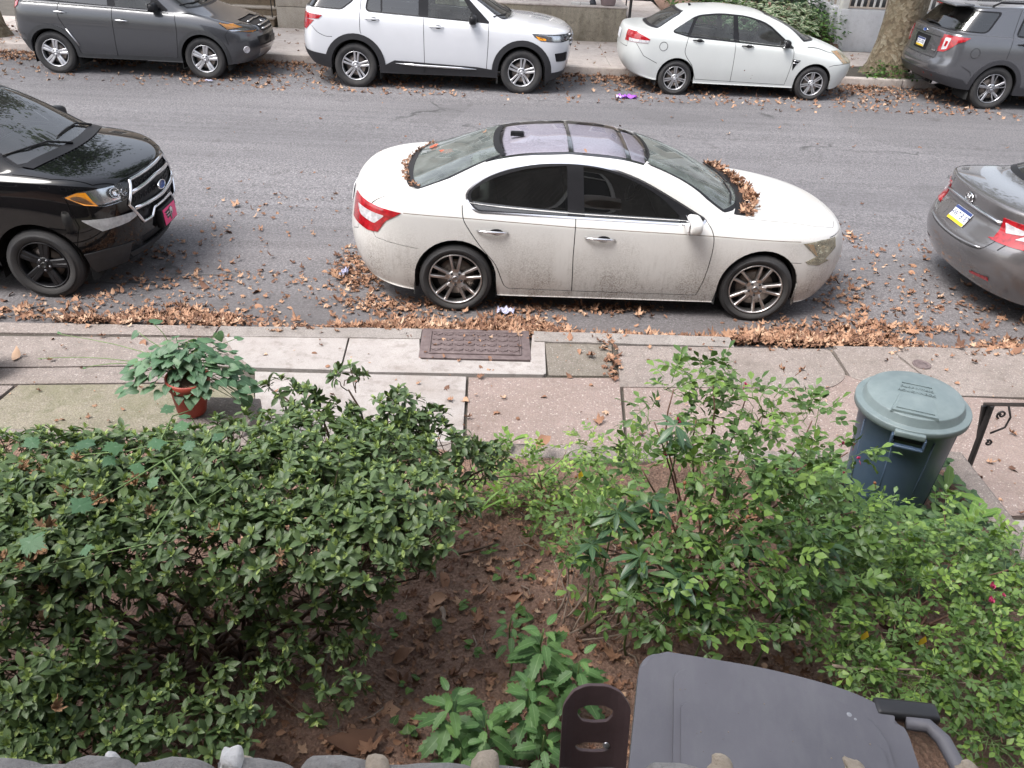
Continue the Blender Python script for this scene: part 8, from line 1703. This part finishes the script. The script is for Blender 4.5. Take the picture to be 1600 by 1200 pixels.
L1 += [gutter(1100, -1.3, 3.0, .13), gutter(900, 2.6, 6.2, .15), gutter(500, -3.4, -1.4, .16), gutter(700, -3.7, -1.6, .13), gutter(900, -1.6, 3, .10), gutter(900, 2.4, 6.2, .14), gutter(520, -3.7, -1.9, .22), gutter(900, -1.3, .6, .20), gutter(1150, .5, 3.0, .17), gutter(900, -1.2, 2.6, .13), gutter(1400, 2.6, 6.2, .20), gutter(160, -5, -3.6, .2), gutter(420, -1.75, -.3, .42), gutter(320, 3.2, 6, .55)]
# blown patches in px: (u, v, radius_x m, radius_y m, n)
for u, v, rx, ry, n in ((560, 430, .22, .35, 260), (600, 475, .45, .16, 260), (545, 410, .12, .3, 90), (390, 360, .8, .9, 60), (310, 440, .7, .4, 150), (270, 490, .9, .16, 260), (250, 395, .35, .3, 50), (430, 320, .9, 1.0, 40), (1330, 470, .4, .4, 110), (1400, 430, .6, .7, 80), (1440, 380, .5, .6, 40), (1330, 370, .15, .5, 40), (1500, 480, .7, .3, 130), (1380, 510, .9, .12, 260), (480, 440, .5, .4, 60), (160, 455, .5, .3, 60), (730, 475, .5, .12, 90), (900, 480, .7, .10, 130), (985, 482, .25, .1, 70), (60, 470, .6, .25, 50), (1240, 525, .6, .1, 130), (1300, 430, .1, .2, 30)):
    c = at(u, v, .02); P = np.stack([c.x + RNG.normal(size=n) * rx * .6, c.y + RNG.normal(size=n) * ry * .6, np.full(n, .012)], 1); P[:, 2] += RNG.uniform(0, .012, n); L1.append(P[P[:, 1] > 6.1])
n = 230; P = np.stack([RNG.uniform(-9, 10, n), RNG.uniform(6.3, 15, n), np.zeros(n)], 1); P[:, 2] = [road_z(y) + .01 for y in P[:, 1]]; keep = RNG.uniform(0, 1, n) < np.exp(-(P[:, 1] - 6.3) / 5) + .18; L1.append(P[keep])
n = 110; P = np.stack([RNG.uniform(-4.4, 6, n), RNG.uniform(4.1, 6.05, n), np.full(n, PZ + .012)], 1); L1.append(P)
n = 340; P = np.stack([RNG.uniform(-4.4, 6, n), RNG.uniform(4.1, 6.05, n), np.full(n, PZ + .006)], 1); CR = P
n = 420; x = RNG.uniform(-3.6, 6, n); P = np.stack([x, RNG.uniform(6.0, 6.14, n), np.full(n, .135)], 1); keep = (np.sin(x * 3.1) + np.sin(x * 7.3 + 1) > -.2) & ((x < -1.6) | (x > 2.2) | (RNG.uniform(0, 1, n) < .4)); L1.append(P[keep])
c = at(955, 560, PZ); n = 60; L1.append(np.stack([c.x + RNG.normal(size=n) * .035, c.y + RNG.uniform(-.32, .32, n), np.full(n, PZ + .012)], 1))
for u, v in ((1520, 610), (1550, 690), (1575, 730), (1530, 740), (1590, 680), (1500, 600), (1560, 780), (1590, 800), (1540, 720), (1440, 600), (1600, 590), (1560, 655)): L1.append(np.array([at(u, v, PZ + .012)]))
L1.append(np.array([at(u, v, .148) for u, v in ((690, 528), (705, 532), (683, 538), (742, 525), (748, 530), (755, 540), (782, 540), (695, 558), (738, 535), (725, 526), (668, 548), (770, 523), (813, 540))]))
L1.append(np.array([at(u, v, PZ + .012) for u, v in ((490, 548), (575, 553), (715, 565), (744, 588), (650, 600), (702, 600), (733, 627), (727, 650), (790, 618), (855, 620), (905, 545), (925, 550), (895, 590), (700, 622), (810, 650), (855, 690), (940, 640), (1010, 560), (1015, 545), (1225, 578), (1255, 575), (1290, 604), (1260, 590), (1385, 560), (1230, 545), (40, 553), (80, 530), (68, 547), (20, 563), (85, 560), (170, 655), (145, 635), (195, 640), (320, 545), (225, 530))]))
# underside of the near cars stays lightly strewn
P = np.concatenate(L1); P = np.concatenate([P, CR]); n = len(P); sz = RNG.uniform(.018, .068, n) * (1 + .8 * (RNG.uniform(0, 1, n) > .90)); f = scatter(P, np.where(np.arange(n) >= n - len(CR), sz * .35, sz), RNG.beta(1.5, 1.5, n), .28)
def fallen(f, names, label, group, limit, n0):
    """the largest in view stand alone, the rest is litter"""
    before = set(bpy.data.objects); o = f.emit(None, 'leaf_litter', limit, 'fallen_leaf', 6); tag(o, n0, 'leaf litter', kind='stuff')
    for q in bpy.data.objects:
        if q not in before and q.name.startswith('fallen_leaf'): tag(q, label(q.location) if callable(label) else label, 'leaf', group)
def street_label(p):
    x, y = p.x, p.y
    if y < 6.03: return 'dry brown leaf on the near pavement, ' + ('left of the iron cover' if x < -.62 else 'beyond the teal bin' if x > 1.2 else 'on or beside the iron cover')
    if x < -2.7: return 'dry brown leaf on the asphalt by the black SUV'
    if x < -1.45: return 'dry brown leaf in the open asphalt between the black SUV and the white sedan' if y > 6.7 else 'dry brown leaf heaped in the gutter between the black SUV and the white sedan'
    if x < 3.4: return 'dry brown leaf in the gutter between the white sedan and the kerb' if y < 6.75 else 'dry brown leaf on the asphalt under or beyond the white sedan'
    return 'dry brown leaf heaped in the gutter in front of the white sedan' if y < 6.75 else 'dry brown leaf on the asphalt between the white sedan and the grey sedan'
fallen(f, None, street_label, 'dry leaves on the street', 160, 'drifts of dry orange brown leaves along the near gutter and around the parked cars')
# far gutter
L2 = []
for x0, x1, n, sp in ((-12, -7, 900, .5), (-7, -4, 420, .35), (-4, 2, 520, .5), (2, 4, 420, .5), (3, 8, 420, .45), (7, 13, 420, .4), (-12, 12, 500, .9)):
    x = RNG.uniform(x0, x1, n); y = 17.36 - np.abs(RNG.normal(size=n)) * sp; L2.append(np.stack([x, y, np.full(n, .082)], 1))
for x0, x1, y0, y1, n in ((-12, 12, 14.9, 16.2, 420), (-6, -1.0, 15.0, 16.4, 260), (2.4, 6, 15.2, 16.5, 130), (6.3, 9, 15.1, 17, 220)):
    L2.append(np.stack([RNG.uniform(x0, x1, n), RNG.uniform(y0, y1, n), np.full(n, .080)], 1))
n = 260; L2.append(np.stack([RNG.uniform(-10, 12, n), RNG.uniform(17.6, 20.4, n), np.full(n, FZ + .012)], 1)); n = 300; L2.append(np.stack([RNG.uniform(-12, -8.5, n), RNG.uniform(17.3, 19.5, n), np.full(n, FZ + .02)], 1))
P = np.concatenate(L2); n = len(P); f = scatter(P, RNG.uniform(.04, .10, n), RNG.beta(1.8, 1.5, n), .4); o = f.emit(None, 'leaf_litter', 0); tag(o, 'dry brown leaves strewn along the far gutter under the parked cars', 'leaf litter', kind='stuff')
# garden: big dead leaves and crumbs on the soil
GL = []
for u, v, s_ in ((700, 915, .10), (690, 880, .08), (670, 925, .07), (637, 993, .075), (590, 1130, .17), (625, 1095, .12), (640, 780, .07), (720, 780, .10), (700, 775, .08), (735, 905, .07), (790, 915, .07), (785, 960, .08), (745, 1030, .05), (860, 685, .10), (1165, 935, .07), (975, 1020, .07), (600, 1025, .05), (745, 960, .06), (830, 890, .05), (720, 720, .08), (830, 740, .09), (590, 870, .07), (630, 870, .08), (560, 1150, .1), (950, 1050, .05), (700, 1140, .06), (775, 880, .06), (760, 1045, .05), (660, 985, .05), (650, 1035, .05), (880, 970, .06)):
    q = at(u, v, .60); GL.append(((q.x, q.y, soil_z(q.x, q.y) + .018 if v > 700 else .62), s_))
BIGL = {4: 'largest torn dead leaf, flat on the soil above the stone ledge', 0: 'curled dead leaf in the middle of the bare soil', 3: 'pointed pale dead leaf left of the middle of the bare soil', 5: 'dead leaf just above the largest torn one', 7: 'dead leaf at the top of the bare soil behind the grass tuft', 13: 'brown dead leaf caught on the pavement-edge shrub', 14: 'brown dead leaf under the rose behind the grey cart', 15: 'dead leaf between the toothed weeds and the grey cart', 10: 'dead leaf beside the foot of the dead canes'}
for i, lb in BIGL.items():
    f = scatter(np.array([GL[i][0]]), GL[i][1] * 1.3, random.uniform(.3, .8), .15); b = set(bpy.data.objects); f.emit(None, 'x', 1, 'dead_leaf', 0)
    for q in bpy.data.objects:
        if q not in b and q.name.startswith('dead_leaf'): tag(q, lb, 'leaf', 'dead leaves on the garden soil')
GL = [g for i, g in enumerate(GL) if i not in BIGL]
P = np.array([g[0] for g in GL]); f = scatter(P, np.array([g[1] for g in GL]) * 1.25, RNG.uniform(.25, .8, len(P)), .22)
n = 4200; x = RNG.uniform(-1.6, 1.6, n); y = RNG.uniform(1.3, 3.5, n); P = np.stack([x, y, [soil_z(a, b) + .006 for a, b in zip(x, y)]], 1); f.g = DRY; th = RNG.uniform(0, 6.3, n)
f.add(P, np.stack([np.cos(th), np.sin(th), RNG.normal(size=n) * .2], 1), np.array((0, 0, 1.0)) + RNG.normal(size=(n, 3)) * .4, RNG.uniform(.010, .055, n) * (1 + .5 * (RNG.uniform(0, 1, n) > .95)), RNG.beta(1.4, 1.6, n))
n = 110; tw_ = []
for i in range(n):
    x, y, a, l_ = RNG.uniform(-1.5, 1.5), RNG.uniform(1.4, 3.6), RNG.uniform(0, 6.3), RNG.uniform(.03, .14); z = soil_z(x, y) + .008; tw_.append([(x, y, z), (x + l_ * .5 * cos(a), y + l_ * .5 * sin(a), z + .012), (x + l_ * cos(a + .3), y + l_ * sin(a + .3), z)])
mb = MB()
for p in tw_: mb.tube(p, RNG.uniform(.0015, .004), 5)
tag(mb.build('twig_litter', DEADWOOD), 'thin broken twigs strewn over the bare garden soil', 'twig litter', kind='stuff')
mb = MB()
for i in range(170):
    x, y, r_ = RNG.uniform(-1.4, 1.4), RNG.uniform(1.4, 3.6), RNG.uniform(.008, .026); bm = bmesh.new(); bmesh.ops.create_icosphere(bm, subdivisions=1, radius=r_)
    for v in bm.verts: v.co = (v.co.x * RNG.uniform(.8, 1.2) + x, v.co.y * RNG.uniform(.8, 1.2) + y, v.co.z * .7 + soil_z(x, y))
    mb.bm(bm, 0, True)
tag(mb.build('soil_clods', SOIL), 'crumbled clods of brown soil on the bare garden strip', 'clods', kind='stuff')
fallen(f, None, 'one of the small dead brown leaves on the bare garden soil', 'dead leaves on the garden soil', 90, 'brown leaf crumbs and bits of bark scattered on the bare garden soil')
# leaves drifted on the white sedan: along the windscreen cowl and round the rear window, and a red one on the glass
cx_, cy_, cz_ = CAR1.location; PP = []
for i in range(260):
    y = random.uniform(-.74, .74); x = 1.20 + .17 * (1 - (y / .75) ** 2) + random.gauss(0, .028) + (.02 if y < 0 else -.02); p, nn = SH1.top(x, y)
    if p: PP.append((p.x + cx_, p.y + cy_, p.z + cz_ + random.uniform(.004, .035)))
for i in range(110):
    y = random.uniform(-.70, .70); x = -1.93 + .20 * abs(y / .72) ** 2.4 + random.gauss(0, .012); p, nn = SH1.top(x, y)
    if p: PP.append((p.x + cx_, p.y + cy_, p.z + cz_ + random.uniform(.002, .015)))
P = np.array(PP); f = scatter(P, np.where(P[:, 0] > 1, RNG.uniform(.035, .085, len(P)), RNG.uniform(.02, .045, len(P))), RNG.beta(1.6, 1.8, len(P)), .5)
fallen(f, None, 'dry brown leaf in the drift on the white sedan below its windscreen or rear window', 'dry leaves on the white sedan', 60, 'drift of dry leaves on the white sedan below its windscreen and rear window')
RED_L = leaf_mat('red_leaf', (.40, .07, .04), (.55, .13, .07), (.62, .20, .10), .5, .3, rib=(.6, .3, .2))
def on_car(x, y, s_, m, nm, lb, geos=ML, up=.012):
    p, nn = SH1.top(x, y); f = Foliage(geos, m); f.add(np.array([[p.x + cx_, p.y + cy_, p.z + cz_ + up]]), np.array([[random.uniform(-1, 1), random.uniform(-1, 1), .1]]), np.array([[nn.x, nn.y, abs(nn.z)]]), s_, .5); b = set(bpy.data.objects); f.emit(None, 'x', 1, nm, 0)
    for q in bpy.data.objects:
        if q not in b and q.name.startswith(nm): tag(q, lb, 'leaf')
on_car(-1.62, .12, .17, RED_L, 'red_leaf', 'orange red leaf lying on the rear window of the white sedan'); on_car(-1.70, .32, .13, RED_L, 'red_leaf', 'paler red leaf beside the orange red one on the rear window'); on_car(-.28, -.50, .05, DRY_M, 'fallen_leaf', 'small dry leaf on the roof edge of the white sedan', DRY); on_car(-1.2, .25, .05, DRY_M, 'fallen_leaf', 'small dry leaf at the top of the rear window of the white sedan', DRY)
# a few yellow leaves
YEL = leaf_mat('yellow_leaf', (.5, .30, .02), (.62, .42, .03), (.7, .5, .06), .5, .3, rib=(.5, .35, .1))
for u, v, z, lb in ((1435, 1008, .98, 'bright yellow leaf caught in the spreading shrub'), (1345, 1000, .95, 'yellow leaf lying low behind the grey cart'), (905, 748, .86, 'cluster of yellowed leaflets in the pavement-edge shrub')):
    f = Foliage(RL, YEL); p = np.array(at(u, v, z)); f.add(p[None], np.array([[.2, -.2, 1.0]]), np.array([[0, -1.0, .4]]), .055, .5); b = set(bpy.data.objects); f.emit(None, 'x', 1, 'yellow_leaf', 0)
    for q in bpy.data.objects:
        if q not in b and q.name.startswith('yellow_leaf'): tag(q, lb, 'leaf')
# scraps: purple wrapper across the street, plastic scraps in the near gutter, a pale pot at the left edge
def scrap(u, v, w, h, mat, nm, lb, cat, z):
    p = at(u, v, z); bm = bmesh.new(); bmesh.ops.create_grid(bm, x_segments=8, y_segments=6, size=.5)
    for q in bm.verts: q.co = (q.co.x * w, q.co.y * h, .25 * h * (sin(q.co.x * 11 + u) * cos(q.co.y * 9 + v)) + random.uniform(-.05, .05) * h)
    bmesh.ops.solidify(bm, geom=bm.faces[:], thickness=.002); mb = MB(); mb.bm(bm, 0, True); tag(mb.build(nm, mat, None, (p.x, p.y, p.z + .03), (0, 0, random.uniform(-.3, .3))), lb, cat)
scrap(980, 153, .34, .16, plain('purple_foil', (.33, .10, .55), .35, vary=.3, scale=30), 'wrapper', 'purple wrapper lying on the asphalt behind the small white sedan', 'wrapper', .07); scrap(968, 153, .12, .10, plain('pale_foil', (.6, .5, .72), .3), 'wrapper', 'pale end of wrapper beside the purple one', 'wrapper', .075)
CLEAR = plain('clear_plastic', (.42, .42, .55), .15, vary=.4, scale=40); scrap(790, 489, .16, .10, CLEAR, 'plastic_scrap', 'crumpled clear plastic in the gutter behind the iron cover', 'plastic scrap', .01); scrap(539, 428, .06, .16, CLEAR, 'plastic_scrap', 'white plastic scrap by the rear bumper of the white sedan', 'plastic scrap', .02); scrap(327, 128, .14, .06, CLEAR, 'paper_scrap', 'small pale paper scrap on the asphalt beside the dark grey SUV', 'scrap', .075)
mb = MB(); mb.lathe([(0, .0), (.10, .0), (.15, .05), (.185, .15), (.19, .22), (.17, .30), (.13, .35), (.12, .35), (.15, .28), (.0, .26)], 36); tag(mb.build('planter', plain('white_glaze', (.66, .64, .60), .35), None, at(-38, 585, PZ)), 'rounded white planter cut off at the left edge of the pavement', 'planter')
